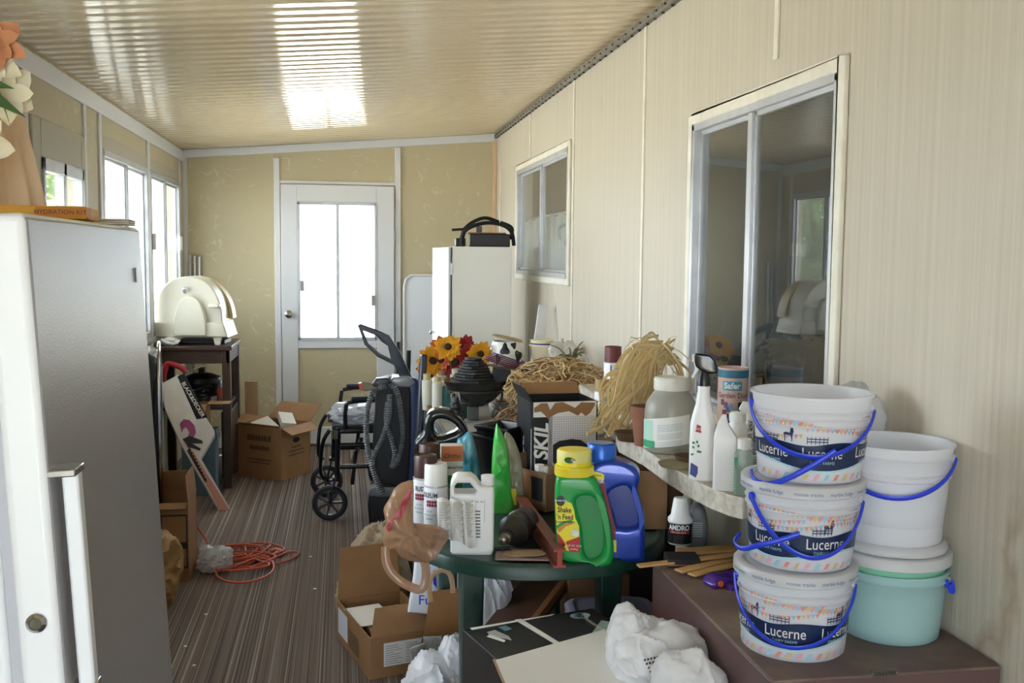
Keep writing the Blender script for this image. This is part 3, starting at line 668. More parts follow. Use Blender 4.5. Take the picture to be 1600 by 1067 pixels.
# big open box by the back door
nr = P(440, 752, z=0); bx_ = carton('cardboard_box', 'open brown cardboard box with hand hole standing on the carpet near the back door', nr, V((-.8, .6, 0))*.37, V((.56, .83, 0))*.32, .345, CARD, flaps=(('u0', .02, 60), ('v1', .13, 12), ('v0', .09, -25), ('u1', .17, 35)))
vv_ = V((.56, .83, 0)).normalized(); uu_ = V((-.8, .6, 0)).normalized()
def oval(b, c, X, Y, rx, ry, n=16): c, X, Y = V(c), V(X), V(Y); return b.add([c+X*rx*math.cos(2*PI*i/n)+Y*ry*math.sin(2*PI*i/n) for i in range(n)], [tuple(range(n))])
oval(B(), vv_*.16-uu_*.0015+V((0, 0, .25)), vv_, (0, 0, 1), .036, .018).obj('hand_hole', BLACKM, bx_, smooth=0, fix=False)
def bars(name, o, X, N, rows, par, mat=None, seed=0):
    """rows of short worn print marks: (height, width, letter size)"""
    rnd_ = random.Random(seed); b = B(); o, X, N = V(o), V(X), V(N)
    for z, w, s_ in rows:
        x = -w/2
        while x < w/2:
            l_ = s_*rnd_.uniform(.35, .7); p = o+X*x+V((0, 0, z))+N*.002; b.add([p, p+X*l_*.8, p+X*l_*.8+V((0, 0, s_*rnd_.uniform(.7, 1))), p+V((0, 0, s_))], [(0, 1, 2, 3)]); x += l_
    o_ = b.obj(name, mat or M('brown_print', '5e4329', .8), par, smooth=0, fix=False); o_['kind'] = 'stuff'; return o_
bars('print', vv_*.16, vv_, -uu_, [(.20, .1, .012), (.175, .17, .01), (.15, .17, .01)], bx_)
bars('print', uu_*.185, uu_, -vv_, [(.25, .2, .04), (.19, .17, .03), (.12, .2, .012), (.1, .18, .01)], bx_, seed=2)
B().box(-.05, .05, -.04, .04, 0, .2, mat=Matrix.Translation((0, 0, 0))).obj('x', PAPER, None) if False else None
for i, (dx, dy, rz, sz) in enumerate(((-.11, .21, .5, (.13, .19, .03)), (.02, .3, .3, (.10, .16, .04)))):
    o_ = B().box(-sz[0]/2, sz[0]/2, -sz[1]/2, sz[1]/2, -sz[2]/2, sz[2]/2).obj('paper_bundle', PAPER, None, bevel=.003)
    o_.location = nr+V((dx, dy, .325+.03*i)); o_.rotation_euler = (.35, -.25+.4*i, rz)
    tag(o_, ['white paper bundle tilted in the left half of the box by the back door', 'white paper bundle at the back of the box by the back door'][i], 'papers', 'papers in the open box')
# plywood offcut behind the side table
o_ = B().box(-.67, -.58, 7.1, 7.12, 0, .6).obj('wooden_board', M('raw_plywood', 'ae8f6d', .7), None, bevel=.003); o_.rotation_euler = (0, 0, 0)
tag(o_, 'pale plywood offcut standing behind the side table, left of the open box', 'board')
# dark small cabinet/box under the table, blue box and cardboard bits
o_ = B().box(-.76, -.70, 6.50, 6.95, .06, .48).obj('speaker_box', M('dark_walnut_board', '33261f', .5), None, bevel=.004)
tag(o_, 'dark wooden box standing under the side table at its right legs', 'box'); 
for y in (6.54, 6.9): c_ = B().lathe([(0, 0), (.018, .004), (.026, .02), (.018, .05), (.01, .062), (0, .062)], (-.73, y, 0), n=16).obj('caster', CHROME, o_)
t = carton('blue_box', 'blue appliance carton with dark base behind the hedge trimmer box', (-.97, 6.27, 0), (.2, 0, 0), (0, .165, 0), .40, M('dusty_blue_card', '5e7689', .6, var=.3, vscale=6, vcol='43586b'), flaps=(('v1', .06, -80), ))
t = carton('open_carton', 'torn brown carton with flaps stacked on the shelf side behind the trimmer box', (-.985, 6.28, .402), (.17, .0, 0), (0, .14, 0), .16, CARD, flaps=(('u0', .1, -40), ('v1', .13, 0), ('v0', .08, 40)))
# black suitcase standing behind freezer
t = thing('black_suitcase', 'black hard suitcase with chrome edge standing upright behind the freezer', 'suitcase', (-.93, 5.0, .0), .15)
B().box(-.1, .06, -.24, .24, .25, 1.02).obj('shell', M('glossy_black', '1b1b1d', .25), t, bevel=.05, seg=5)
bb = B(); bb.tube(smoothed([(.062, -.2, .3), (.062, -.2, .97), (.062, .2, .97), (.062, .2, .3)], 6), .008, 6, closed=True); bb.obj('edge_trim', CHROME, t)
B().tube(smoothed([(-.02, -.08, 1.0), (-.02, -.07, 1.06), (-.02, .07, 1.06), (-.02, .08, 1.0)], 5, False), .013, 8).obj('handle', BLACKP, t)
B().box(-.1, .06, -.22, .22, 0, .25).obj('lower_shell', BLACKP, t, bevel=.02)
# small box near suitcase with white flap and brown paper bag
nr = V((-.86, 4.62, 0)); t = carton('small_carton', 'brown carton with black oval print and raised white flap beside the freezer', nr, (.17, .0, 0), (0, .26, 0), .36, CARD, flaps=(('u1', .1, 100), ('v1', .12, 95), ('u0', .03, -60)))
bb = B(); bb.box(.05, .165, -.002, -.0005, .06, .068); bb.box(.05, .165, -.002, -.0005, .30, .308); bb.box(.05, .056, -.002, -.0005, .06, .30); bb.box(.159, .165, -.002, -.0005, .06, .3); bb.box(.08, .16, -.0021, -.0006, .15, .18); bb.obj('print', INK, t)
oval(B(), (.04, -.0022, .24), (1, 0, 0), (0, 0, 1), .018, .035).obj('oval_print', INK, t, smooth=0, fix=False)
def paper_bag(name, label, near, w, d, h, mat, rz=0, seed=1, amp=.02, cat='bag', fold=.0):
    t = thing(name, label, cat, near, rz); b = B(); rings = []; n = 40
    for k in range(13):
        tt = k/12; ring = []
        for j in range(n):
            an = 2*PI*j/n; c, s_ = math.cos(an), math.sin(an); x = math.copysign(abs(c)**.35, c)*w/2; y = math.copysign(abs(s_)**.35, s_)*d/2
            dn = noise.noise(V((x*9, y*9, tt*h*9+seed*5)))*amp+abs(noise.noise(V((x*22, y*22, tt*h*20+seed))))*amp*.8
            ring.append((x*(1-.05*tt)+dn*c, y*(1-.05*tt)+dn*s_, tt*h+(noise.noise(V((x*8, y*8, seed)))*.04*tt)))
        rings.append(ring)
    k = len(rings)
    b.loft(rings, cap=False); b.f.append(tuple(reversed(range(n)))); b.m.append(0)
    o = b.obj('bag_body', mat, t, smooth=50, fix=False)
    sm = o.modifiers.new('solid', 'SOLIDIFY'); sm.thickness = .002
    return t
KRAFT = M('kraft_paper', 'a07f55', .8, var=.4, vscale=14, vcol='85663f')
o_ = crumple('crumpled_paper_bag', 'crumpled brown paper bag slumped on the carpet beside the freezer', 'bag', KRAFT, (-.80, 4.25, .17), (.13, .2, .17), 5, amp=.3, sub=5, fz_=3.6, floor=-.16)
crumple('white_plastic_scrap', 'small crumpled white plastic bag lying among the orange cord', 'bag', translucent('thin_white_plastic', 'dcdde0'), (-.60, 4.78, .05), (.08, .1, .05), 9, amp=.5, sub=4, floor=-.045)
# orange extension cord
ORC = M('orange_cord', 'b54a2a', .5)
pts = []; rnd = random.Random(12)
for k in range(10):
    cx = rnd.uniform(-.54, -.44); cy = rnd.uniform(4.62, 5.0); rx = rnd.uniform(.10, .2); ry = rnd.uniform(.1, .2); ph = rnd.uniform(0, 6)
    for i in range(9):
        an = ph+i*2*PI/9*(1 if k % 3 else -1); pts.append((cx+rx*math.cos(an), cy+ry*math.sin(an), .009+.004*(k % 5)+rnd.uniform(0, .004)))
pts += [(-.36, 4.9, .01), (-.27, 4.98, .01), (-.22, 4.95, .01), (-.28, 4.82, .01), (-.45, 4.72, .012), (-.62, 4.86, .012), (-.66, 5.02, .06), (-.72, 5.1, .12)]
t = thing('extension_cord', 'orange extension cord lying in loose loops on the striped carpet', 'cord', (0, 0, 0))
B().tube(smoothed(pts, 6, False), .0052, 7).obj('cable', ORC, t)
B().tube([(-.36, 4.98, .016), (-.33, 4.99, .016), (-.30, 4.97, .016)], [.013, .014, .008], 10).obj('plug', ORC, t)
for i, (px, py) in enumerate(((485, 870), (303, 1040), (290, 1010), (492, 920), (322, 960), (270, 800))):
    p = P(px, py, z=0); o_ = B().box(-.006, .007, -.004, .005, 0, .002).obj('paper_scrap', PAPER, None); o_.location = p+V((0, 0, .0005)); o_.rotation_euler = (0, 0, i)
    tag(o_, ['tiny white paper scrap on the carpet right of the orange cord', 'tiny white scrap on the carpet by the freezer foot', 'small white scrap on the carpet under the paper bag', 'tiny white scrap on the carpet towards the wheelchair', 'tiny white scrap on carpet between cord and freezer', 'tiny white scrap on the carpet near the trimmer box foot'][i], 'scrap', 'paper scraps on the carpet')

# ================================================================== FAR AND MIDDLE
def turned(parent, name, f, mat, prof, cx=0, cy=0, n=28, smooth=35, bevel=0, dz=0, M4=None):
    """turned part, profile in pixels (half width, height above the foot)"""
    return B().lathe([(r/f.s, h/f.s+dz) for r, h in prof], (cx, cy, 0), n=n, M4=M4).obj(name, mat, parent, bevel, smooth)
# --- wheelchair
wc = thing('wheelchair', 'folded black wheelchair with plastic wrapped seat, standing behind the vacuum cleaner', 'wheelchair', (0, 0, 0))
GUN = M('black_gloss_tube', '16171c', .25, coat=.5); TYRE = M('black_tyre', '1a1b1f', .6)
def wheel(par, c, r, w, hub, spokes=7, nm='caster_wheel'):
    c = V(c); T = Matrix.Translation(c) @ Matrix.Rotation(PI/2, 4, 'X')
    o = B().lathe([(r-.022, -w/2), (r-.008, -w/2), (r, -w/4), (r, w/4), (r-.008, w/2), (r-.022, w/2), (r-.022, -w/2)], n=36, M4=T).obj(nm, TYRE, par)
    b = B().lathe([(0, -w*.6), (.02, -w*.6), (.02, w*.6), (0, w*.6)], n=16, M4=T)
    b.lathe([(r-.03, -w*.3), (r-.02, -w*.3), (r-.02, w*.3), (r-.03, w*.3), (r-.03, -w*.3)], n=36, M4=T)
    for i in range(spokes):
        an = 2*PI*i/spokes; e = c+V((math.cos(an)*(r-.025), 0, math.sin(an)*(r-.025))); b.bar(c, e, .012, .018, up=(0, 1, 0))
    b.obj('wheel_hub', M('dark_grey_hub', '33353b', .4), o)
    return o
for i, (cx, cy) in enumerate(((-.075, 5.60), (-.10, 6.16))):
    wheel(wc, (cx, cy, .098), .098, .035, None)
    b = B()
    for dy in (-.028, .028): b.bar((cx, cy+dy, .098), (cx+.03, cy+dy, .235), .01, .03)
    b.bar((cx+.03, cy-.036, .235), (cx+.03, cy+.036, .235), .03, .02); b.obj('caster_fork', GUN, wc, bevel=.002)
    b = B(); b.tube([(cx+.04, cy, .22), (cx+.05, cy, .52)], .015, 10); b.tube([(cx+.045, cy, .30), (cx+.42, cy, .30)], .013, 10); b.tube([(cx+.045, cy, .42), (cx+.42, cy, .42)], .013, 10); b.tube([(cx+.04, cy, .5), (cx+.42, cy, .5)], .014, 10)
    b.tube([(cx+.42, cy, .2), (cx+.44, cy, .95)], .013, 10); b.obj('side_frame', GUN, wc)
    b = B(); b.tube(smoothed([(cx+.09, cy, .5), (cx+.09, cy, .62), (cx+.13, cy, .665), (cx+.38, cy, .665), (cx+.43, cy, .6)], 5, False), .012, 8); b.obj('arm_rail', GUN, wc)
    B().box(cx+.12, cx+.38, cy-.022, cy+.022, .665, .695).obj('armrest', BLACKM, wc, bevel=.01)
    B().lathe([(0, 0), (.02, 0), (.02, .05), (0, .05)], (cx+.03, cy, .46), n=12).obj('collar', CHROME, wc)
    b = B(); b.tube(smoothed([(cx-.0, cy+.05, .5), (cx-.04, cy+.05, .42), (cx-.05, cy+.05, .26), (cx-.02, cy+.05, .22)], 4, False), .011, 8); b.obj('footrest_hanger', GUN, wc)
    wheel(wc, (cx+.40, cy+(.05 if i else -.05), .15), .15, .03, None, 8, 'rear_wheel')
CLRP = translucent('clear_wrap', 'c3c6cc', clear=.45, transl=.2, rough=.15)
o_ = crumple('seat', None, None, CLRP, (.1, 5.85, .56), (.16, .22, .075), 4, amp=.25, parent=wc, sub=4)
B().box(-.06, .3, 5.62, 6.12, .5, .53).obj('seat_sling', BLACKM, wc, bevel=.008)
b = B(); b.bar((.05, 5.62, .2), (.1, 6.14, .45), .02, .02); b.bar((.05, 6.14, .2), (.1, 5.62, .45), .02, .02); b.obj('cross_brace', GUN, wc)
# --- vacuum cleaner
f = Fr(610, 848, z=0, back=20)
vc = f.thing('vacuum_cleaner', 'upright dark blue vacuum cleaner with ribbed hose and open loop handle', 'vacuum cleaner')
NAVY = M('navy_plastic', '1b3a78', .3); DKN = M('dark_navy_plastic', '141c2e', .35); CHAR = M('charcoal_plastic', '141519', .5)
plate('handle_grip', DKN, f.poly([(559, 508), (563, 506), (583, 513), (608, 524), (624, 548), (643, 588), (625, 590), (616, 570), (590, 557), (570, 538)]), -.02, .02, vc, .003, holes=[f.poly([(567, 516), (588, 524), (596, 533), (606, 540), (611, 561), (592, 551), (575, 536)])], seg=3)
plate('blue_shell', NAVY, f.poly([(634, 598), (646, 590), (656, 600), (662, 640), (661, 720), (650, 760), (628, 780), (630, 700)]), -.02, .13, vc, .02, n=2)
plate('black_body', CHAR, f.poly([(588, 600), (600, 590), (636, 592), (642, 640), (638, 745), (616, 770), (590, 760), (582, 700), (586, 640)]), -.04, .09, vc, .01, n=2)
plate('lower_housing', CHAR, f.poly([(580, 757), (628, 757), (645, 800), (640, 845), (588, 845), (577, 812)]), -.09, .12, vc, .02, n=2)
plate('grey_collar', M('slate_grey_plastic', '6a7079', .4), f.poly([(578, 758), (586, 754), (634, 756), (634, 766), (600, 770), (578, 768)]), -.10, .0, vc, .005)
plate('cleaner_head', DKN, f.poly([(578, 815), (590, 803), (640, 805), (662, 822), (662, 849), (585, 849)]), -.15, .16, vc, .015, n=2)
plate('top_cap', M('smoky_clear_plastic', '878a90', .2), f.poly([(606, 594), (614, 587), (640, 586), (648, 596), (640, 603), (610, 602)]), -.07, .08, vc, .012)
HOSE = M('ribbed_grey_hose', '6d6f74', .35, coat=.2)
def hose(px, dy, r, par, fr, step=.012):
    pts = smoothed([V((*fr.L(a, c, 0), 0)) for a, c in px], 10, False); P3 = []
    L_ = 0; out = []; rr = []
    for i, p in enumerate(pts): P3.append(V((p.x, dy+.006*math.sin(i*.2), p.y)))
    # resample
    acc = [0]
    for a, c in zip(P3, P3[1:]): acc.append(acc[-1]+(c-a).length)
    n = int(acc[-1]/(step/4)); j = 0
    for i in range(n+1):
        t_ = acc[-1]*i/n
        while j < len(acc)-2 and acc[j+1] < t_: j += 1
        u = (t_-acc[j])/max(acc[j+1]-acc[j], 1e-6); out.append(P3[j].lerp(P3[j+1], u)); rr.append(r*(1+(.22, 0, -.28, 0)[i % 4]))
    return B().tube(out, rr, 10).obj('hose', HOSE, par, smooth=30)
hose([(604, 600), (586, 606), (576, 630), (573, 665), (577, 705), (588, 740), (597, 757)], -.10, .0135, vc, f)
hose([(590, 598), (606, 596), (620, 608), (626, 640), (629, 680), (622, 712), (614, 722)], -.09, .0135, vc, f)
hose([(609, 612), (608, 645), (597, 680), (583, 712), (588, 740), (598, 762)], -.12, .0135, vc, f)
hose([(606, 625), (604, 655), (612, 682), (617, 705), (612, 726)], -.08, .0125, vc, f)
plate('hose_elbow', M('olive_plastic', '6f6a55', .5), f.poly([(566, 592), (580, 595), (590, 603), (572, 607), (562, 604)]), -.11, -.07, vc, .006); plate('red_tip', M('coral_plastic', 'c8414a', .4), f.poly([(561, 595), (567, 594), (567, 606), (563, 605)]), -.112, -.068, vc, .003)
plate('cord_hook', BLACKP, f.poly([(582, 596), (588, 588), (606, 587), (612, 594), (604, 602), (584, 604)]), -.1, -.03, vc, .008)
# dark folded panel right of it
o_ = B().bar(V((P(640, 900, y=4.76).x, 4.7, .0)), P(662, 554, y=4.82), .03, .09, up=(0, 1, 0)).obj('folding_chair_back', DKN, None, bevel=.008)
tag(o_, 'dark blue folded panel leaning between vacuum cleaner and orange flowers', 'panel')
# --- white folding table top leaning at back wall
t = thing('folding_table', 'white folding table with rounded corners leaning against the back wall', 'table', (.46, 7.74, 0))
MW = M('soft_white_vinyl', 'dfe3ec', .6, bump=.3, bscale=6)
plate('table_top', MW, [(0, .05), (0, 1.24), (.015, 1.3), (.06, 1.335), (.40, 1.335), (.45, 1.3), (.46, 1.24), (.46, .05)], -.02, .02, t, .01)
b = B().tube([(x, -.02, z) for x, z in smoothed([(.012, 0.06, 0), (.012, 1.23, 0), (.03, 1.3, 0), (.07, 1.32, 0), (.39, 1.32, 0), (.44, 1.29, 0), (.448, 1.23, 0), (.448, .06, 0)], 4)[:] for x, z in [(x.x, x.y) for x in []]], .01) if False else None
B().tube([(0.008, -.022, .06), (.008, -.022, 1.24), (.022, -.022, 1.295), (.064, -.022, 1.327), (.395, -.022, 1.327), (.445, -.022, 1.293), (.452, -.022, 1.24), (.452, -.022, .06)], .009, 8).obj('rim', WHITE, t)
for x in (.03, .40): B().box(x, x+.03, -.02, .02, 0, .06).obj('foot', BLACKP, t)
# --- white metal cabinet
cb = thing('storage_cabinet', 'tall white metal storage cabinet near the right wall, door facing left', 'cabinet', (.647, 6.0, 0), rz=math.radians(-11+8))
CABW = M('cream_white_enamel', 'e6e5df', .4, bump=.1, bscale=40); CABD = M('bright_white_enamel', 'dfe4ea', .35, bump=.15, bscale=12)
B().box(.0, .36, 0, .58, 0, 1.535).obj('body', CABW, cb, bevel=.004)
o_ = B().box(-.022, -.004, .004, .60, .03, 1.53).obj('door', CABD, cb, bevel=.004); o_.rotation_euler = (0, 0, .12)
B().lathe([(0, 0), (.008, 0), (.008, .012), (.015, .018), (.013, .026), (0, .028)], n=16, M4=Matrix.Translation((-.022, .54, .98)) @ Matrix.Rotation(-PI/2, 4, 'Y')).obj('door_knob', CHROME, o_)
for z in (1.4, .2): B().box(-.008, .006, -.006, .0, z-.035, z+.035).obj('hinge', ALU, cb, bevel=.001)
b = B().box(-.006, .0, -.003, .004, .03, 1.53); b.obj('gap_shade', M('gap_shade', '3a342e', .8), cb)  # solid dark strip standing in for the shade in the door gap
B().box(-.075, -.05, .57, .6, 1.0, 1.012).obj('latch_tongue', CHROME, cb)
# things on the cabinet
rd = thing('black_radio', 'old black radio with tan top and raised antenna on the white cabinet', 'radio', (.79, 6.14, 1.536), rz=-.06)
B().box(-.02, .225, -.06, .08, 0, .078).obj('case', M('worn_black_case', '25242a', .5), rd, bevel=.006)
B().box(-.03, .20, -.065, .085, .079, .086).obj('lid', M('rust_brown_board', '8c6248', .7), rd, bevel=.002)
for k in range(14): B().box(.0+.011*k, .005+.011*k, -.062, -.0605, .012, .065).obj('grille_bar', BLACKP, rd) if k < 1 else None
b = B()
for k in range(14): b.box(.0+.011*k, .005+.011*k, -.0625, -.0605, .012, .065)
b.obj('speaker_grille', BLACKP, rd)
B().tube([(.17, .0, .086), (.165, .0, .24)], .0035, 8).obj('antenna', M('steel_antenna', 'd8d8da', .3, metal=.8), rd)
B().box(.02, .055, -.03, .0, .087, .125).obj('plug', M('grey_plug', '55555c', .5), rd, bevel=.004)
t = thing('hose_coil', 'black rubber hose coiled in arches around the radio on the cabinet', 'hose', (.80, 6.14, 1.536))
b = B(); b.tube(smoothed([(-.09, -.1, .01), (-.07, -.09, .09), (0, -.08, .13), (.09, -.07, .145), (.18, -.07, .125), (.225, -.06, .08), (.24, -.04, .01)], 6, False), .012, 8)
b.tube(smoothed([(-.05, .1, .11), (.0, .11, .15), (.08, .12, .18), (.16, .12, .16), (.25, .1, .12), (.24, .11, .05)], 6, False), .011, 8); b.obj('loop', BLACKM, t)
t = thing('black_charger', 'small black device standing at the left edge of the cabinet top', 'device', (.71, 6.12, 1.536)); B().box(-.03, .03, -.04, .04, 0, .05).obj('case', BLACKP, t, bevel=.005)
B().tube([(-.05, 0, .1), (.02, 0, .105), (.04, 0, .12)], .008, 8).obj('nozzle', CHAR, t); B().tube([(0, 0, .04), (.02, 0, .11)], .006, 8).obj('stem', CHAR, t)
# white plank
o_ = B().bar((1.04, 5.45, .76), (1.13, 5.6, 1.2), .055, .02, up=(0, 1, 0)).obj('white_plank', WHITE, None, bevel=.002); tag(o_, 'narrow white painted plank leaning against the wall right of the cabinet', 'plank')
# --- middle table
TZ = .745
mt = thing('folding_work_table', 'long grey table with aluminium edge, loaded with clutter along the right wall', 'table', (.80, 4.85, 0))
B().box(-.38, .38, -.78, .95, TZ-.025, TZ-.003).obj('table_top', M('grey_laminate', 'a5a39f', .5, var=.4, vscale=5, vcol='837d74'), mt, bevel=.002)
b = B(); b.box(-.39, .39, -.79, -.775, TZ-.045, TZ); b.box(-.39, -.375, -.79, .96, TZ-.045, TZ); b.box(-.39, .39, .945, .96, TZ-.045, TZ); b.obj('edge_rim', M('bright_aluminium', 'bfc1c6', .3, metal=.8), mt, bevel=.004)
for x in (-.34, .34):
    for y in (-.72, .88): B().tube([(x, y, 0), (x, y, TZ-.03)], .014, 10).obj('leg', ALU, mt)
# flower arrangement
YEL = M('yellow_petal', 'e0a51c', .7, var=.4, vscale=40, vcol='c86a1c'); RED = M('dark_red_petal', '9a2026', .7); ORG = M('orange_petal', 'cf6530', .7); DKC = M('dark_flower_centre', '3a2016', .9)
fa = thing('artificial_flowers', 'artificial yellow, orange and red autumn daisies in a dark pot on the work table', 'flowers', (.555, 4.98, TZ))
B().lathe([(0, 0), (.055, 0), (.075, .09), (.08, .1), (.07, .1), (.05, .01)], n=24).obj('pot', DKN, fa)
fl = [(676, 565, YEL, 20), (692, 545, ORG, 18), (700, 543, YEL, 17), (725, 545, RED, 17), (712, 567, RED, 22), (690, 562, ORG, 17), (735, 557, RED, 17), (750, 553, YEL, 16), (722, 556, ORG, 14), (668, 577, RED, 14), (742, 568, RED, 14), (702, 578, ORG, 14)]
rnd = random.Random(5)
for i, (px, py, m_, r) in enumerate(fl):
    yy = 4.98+rnd.uniform(-.08, .07); p = P(px, py, y=yy)-fa.location; u_ = (EYE-(p+fa.location)).normalized()+V((rnd.uniform(-.4, .4), 0, rnd.uniform(-.1, .5)))
    rr = r/315*1.35
    o_ = petal_bloom(fa, p, rr, 15, m_, u_, curl=.3, w=.27, seed=i, name='bloom', layers=3)
    B().lathe([(0, .012), (rr*.2, .008), (rr*.26, 0), (0, -.004)], n=14, M4=Matrix.Translation(p+u_.normalized()*.012) @ u_.to_track_quat('Z', 'Y').to_matrix().to_4x4()).obj('bloom_centre', DKC, o_)
    B().tube([(0, 0, .05), p*.5+V((0, 0, .03)), p-u_.normalized()*.01], .002, 5).obj('stem', LEAF, fa)
# white tubes
TUBE = M('cream_tube', 'd9d6c8', .5); PINKC = M('dusty_pink_cap', 'b98a80', .6); TEAL = M('teal_jar', '3f7f80', .4)
tubes = [(667, 641, 8, 46, 10, TUBE, OWY, 'cream caulking tube, left of the two front ones beside the vacuum cleaner'), (683, 646, 8, 48, 9, TUBE, OWY, 'cream caulking tube, right of the two front ones beside the vacuum cleaner'), (690, 630, 8, 42, 8, TUBE, PINKC, 'cream tube with pink cap standing in front of the orange flowers'), (697, 644, 9, 40, 8, TEAL, OWY, 'teal jar standing behind the two cream caulking tubes'), (712, 632, 9, 46, 9, TUBE, TUBE, 'cream tube standing left of the black slate fountain')]
for px, py, hw, h, ch, m_, mc, lab in tubes:
    f = Fr(px, py, z=TZ, back=hw); t = f.thing('caulking_tube' if m_ is TUBE else 'teal_jar', lab, 'tube' if m_ is TUBE else 'jar', 'tubes by the flowers' if m_ is TUBE else None)
    turned(t, 'tube_body', f, m_, [(0, 0), (hw, 0), (hw, h), (hw*.7, h+1), (0, h+1)]); turned(t, 'cap', f, mc, [(hw*.72, h+1), (hw*.72, h+ch), (0, h+ch+1)])
t = thing('jar_lid', 'small brown jar lid in front of the cream caulking tubes', 'lid', P(670, 642, z=TZ)+V((0, -.03, 0))); B().lathe([(0, 0), (.012, 0), (.012, .03), (0, .032)], n=16).obj('lid', CARDD, t)
# slate fountain in iron stand
f = Fr(742, 660, z=TZ, back=30); ft = f.thing('tabletop_fountain', 'black slate tabletop fountain bowl on a scrolled iron stand, on the work table', 'fountain')
SLATE = M('black_slate', '232321', .45, bump=.4, bscale=30); s = f.s
turned(ft, 'bowl', f, M('black_glazed_bowl', '1c1e1d', .2), [(0, 22), (16, 22), (30, 31), (42, 44), (48, 58), (49, 62), (45, 62), (40, 50), (0, 40)], smooth=60)
turned(ft, 'metal_band', f, M('grey_iron_band', '4a4c4a', .4, metal=.6), [(43.5, 46), (45.5, 46), (46, 49), (44.5, 49), (43.5, 46)])
b = B(); rnd = random.Random(3)
for k in range(9):
    r0 = (34-2.6*k)/s; z0 = (60+k*4.2)/s; ring = [(r0*(1+rnd.uniform(-.12, .12))*math.cos(2*PI*j/14+k), r0*(1+rnd.uniform(-.12, .12))*math.sin(2*PI*j/14+k)) for j in range(14)]
    b.loft([[(x-.006, y, z0) for x, y in ring], [(x-.006, y, z0+3.4/s) for x, y in ring]])
b.obj('slate_stack', SLATE, ft, bevel=.001)
b = B(); c0 = [(math.cos(t_*.35), math.sin(t_*.35)) for t_ in range(60)]
b.tube([(-.01+(32-.35*i)/s*c[0], (32-.35*i)/s*c[1], (60+i*.55)/s) for i, c in enumerate(c0)], .0022, 6); b.obj('black_tube', BLACKP, ft)
B().box(18/s, 46/s, -.03, .05, 58/s, 84/s, mat=Matrix.Rotation(.12, 4, 'Y')).obj('pump_box', CHAR, ft, bevel=.004)
IRON = M('grey_wrought_iron', '55534e', .5, metal=.5)
for k, a in enumerate((-.2, 1.9, 4.0)):
    R_ = Matrix.Rotation(a, 4, 'Z'); pts = [R_ @ V((x/s, 0, z/s)) for x, z in ((41, 50), (43, 38), (38, 26), (31, 16), (27, 6), (32, 2), (36, 6), (34, 11), (31, 9))]
    B().tube(smoothed(pts, 4, False), .0055, 8).obj('scroll_leg', IRON, ft)
B().box(-12/s, 6/s, -.02, .02, 0, 22/s).obj('pedestal', M('grey_pedestal', '5b5b55', .6), ft, bevel=.002)
t = carton('green_pot_box', 'dark green square pot beneath the slate fountain on the work table', P(724, 657, z=TZ)+V((0, .08, 0)), (.05, 0, 0), (0, .06, 0), .065, M('dark_green_plastic', '1f3b2e', .4))
t['category'] = 'pot'; t.name = 'square_pot'
# magazines
mx_ = (( 'a8a49c', 'c4c0b8', '8d4a3a', 'b5b2ac', '9a968d', 'cfcbc2', 'a56a55', 'c9c6be'))
for i in range(8):
    o_ = B().box(-.11, .11, -.14, .14, 0, .009).obj('magazine', M('magazine_%s' % mx_[i], mx_[i], .5), None, bevel=.001); o_.location = (.80+.004*((i*7) % 5), 4.68+.006*((i*3) % 4), TZ+.0096*i+.002); o_.rotation_euler = (0, 0, -.1+.05*((i*5) % 4))
    tag(o_, 'worn magazine lying in the stack under the cream basin, ' + ('bottom', 'second from bottom', 'third from bottom', 'fourth from bottom', 'fifth from bottom', 'third from top', 'second from top', 'topmost')[i], 'magazine', 'magazines in the stack on the work table')
# cream basin tilted + purple fan
cbm = M('cream_glaze', 'ded4ae', .35)
t = thing('cream_basin', 'shallow cream basin tilted on the magazine stack, holding purple fabric', 'basin', (.80, 4.62, .835), rot=(0, .20, 0))
B().lathe([(0, .0), (.09, 0), (.13, .03), (.175, .085), (.185, .09), (.18, .095), (.125, .045), (.08, .02), (0, .015)], n=40, sy=.8).obj('basin', cbm, t, smooth=50)
PUR = M('plum_fabric', '5c2346', .7); fan = thing('plum_folded_fans', 'folded plum coloured fabric fans lying over the cream basin', 'fan', (.78, 4.58, .955), rot=(0, .34, .15))
for k in range(6): B().box(-.15+.01*k, .15-.004*k, -.055+.012*k, -.01+.012*k, .008*k, .008*k+.006, mat=Matrix.Rotation(.05*k-.1, 4, 'Z')).obj('fan_blade', PUR, fan, bevel=.001)
o_ = B().tube(smoothed([(-.01, -.09, .05), (.05, -.1, .045), (.12, -.09, .03), (.19, -.07, .02)], 5, False), .007, 8, flat=1.8).obj('ribbon', M('silver_purple_ribbon', '77606e', .4), fan)
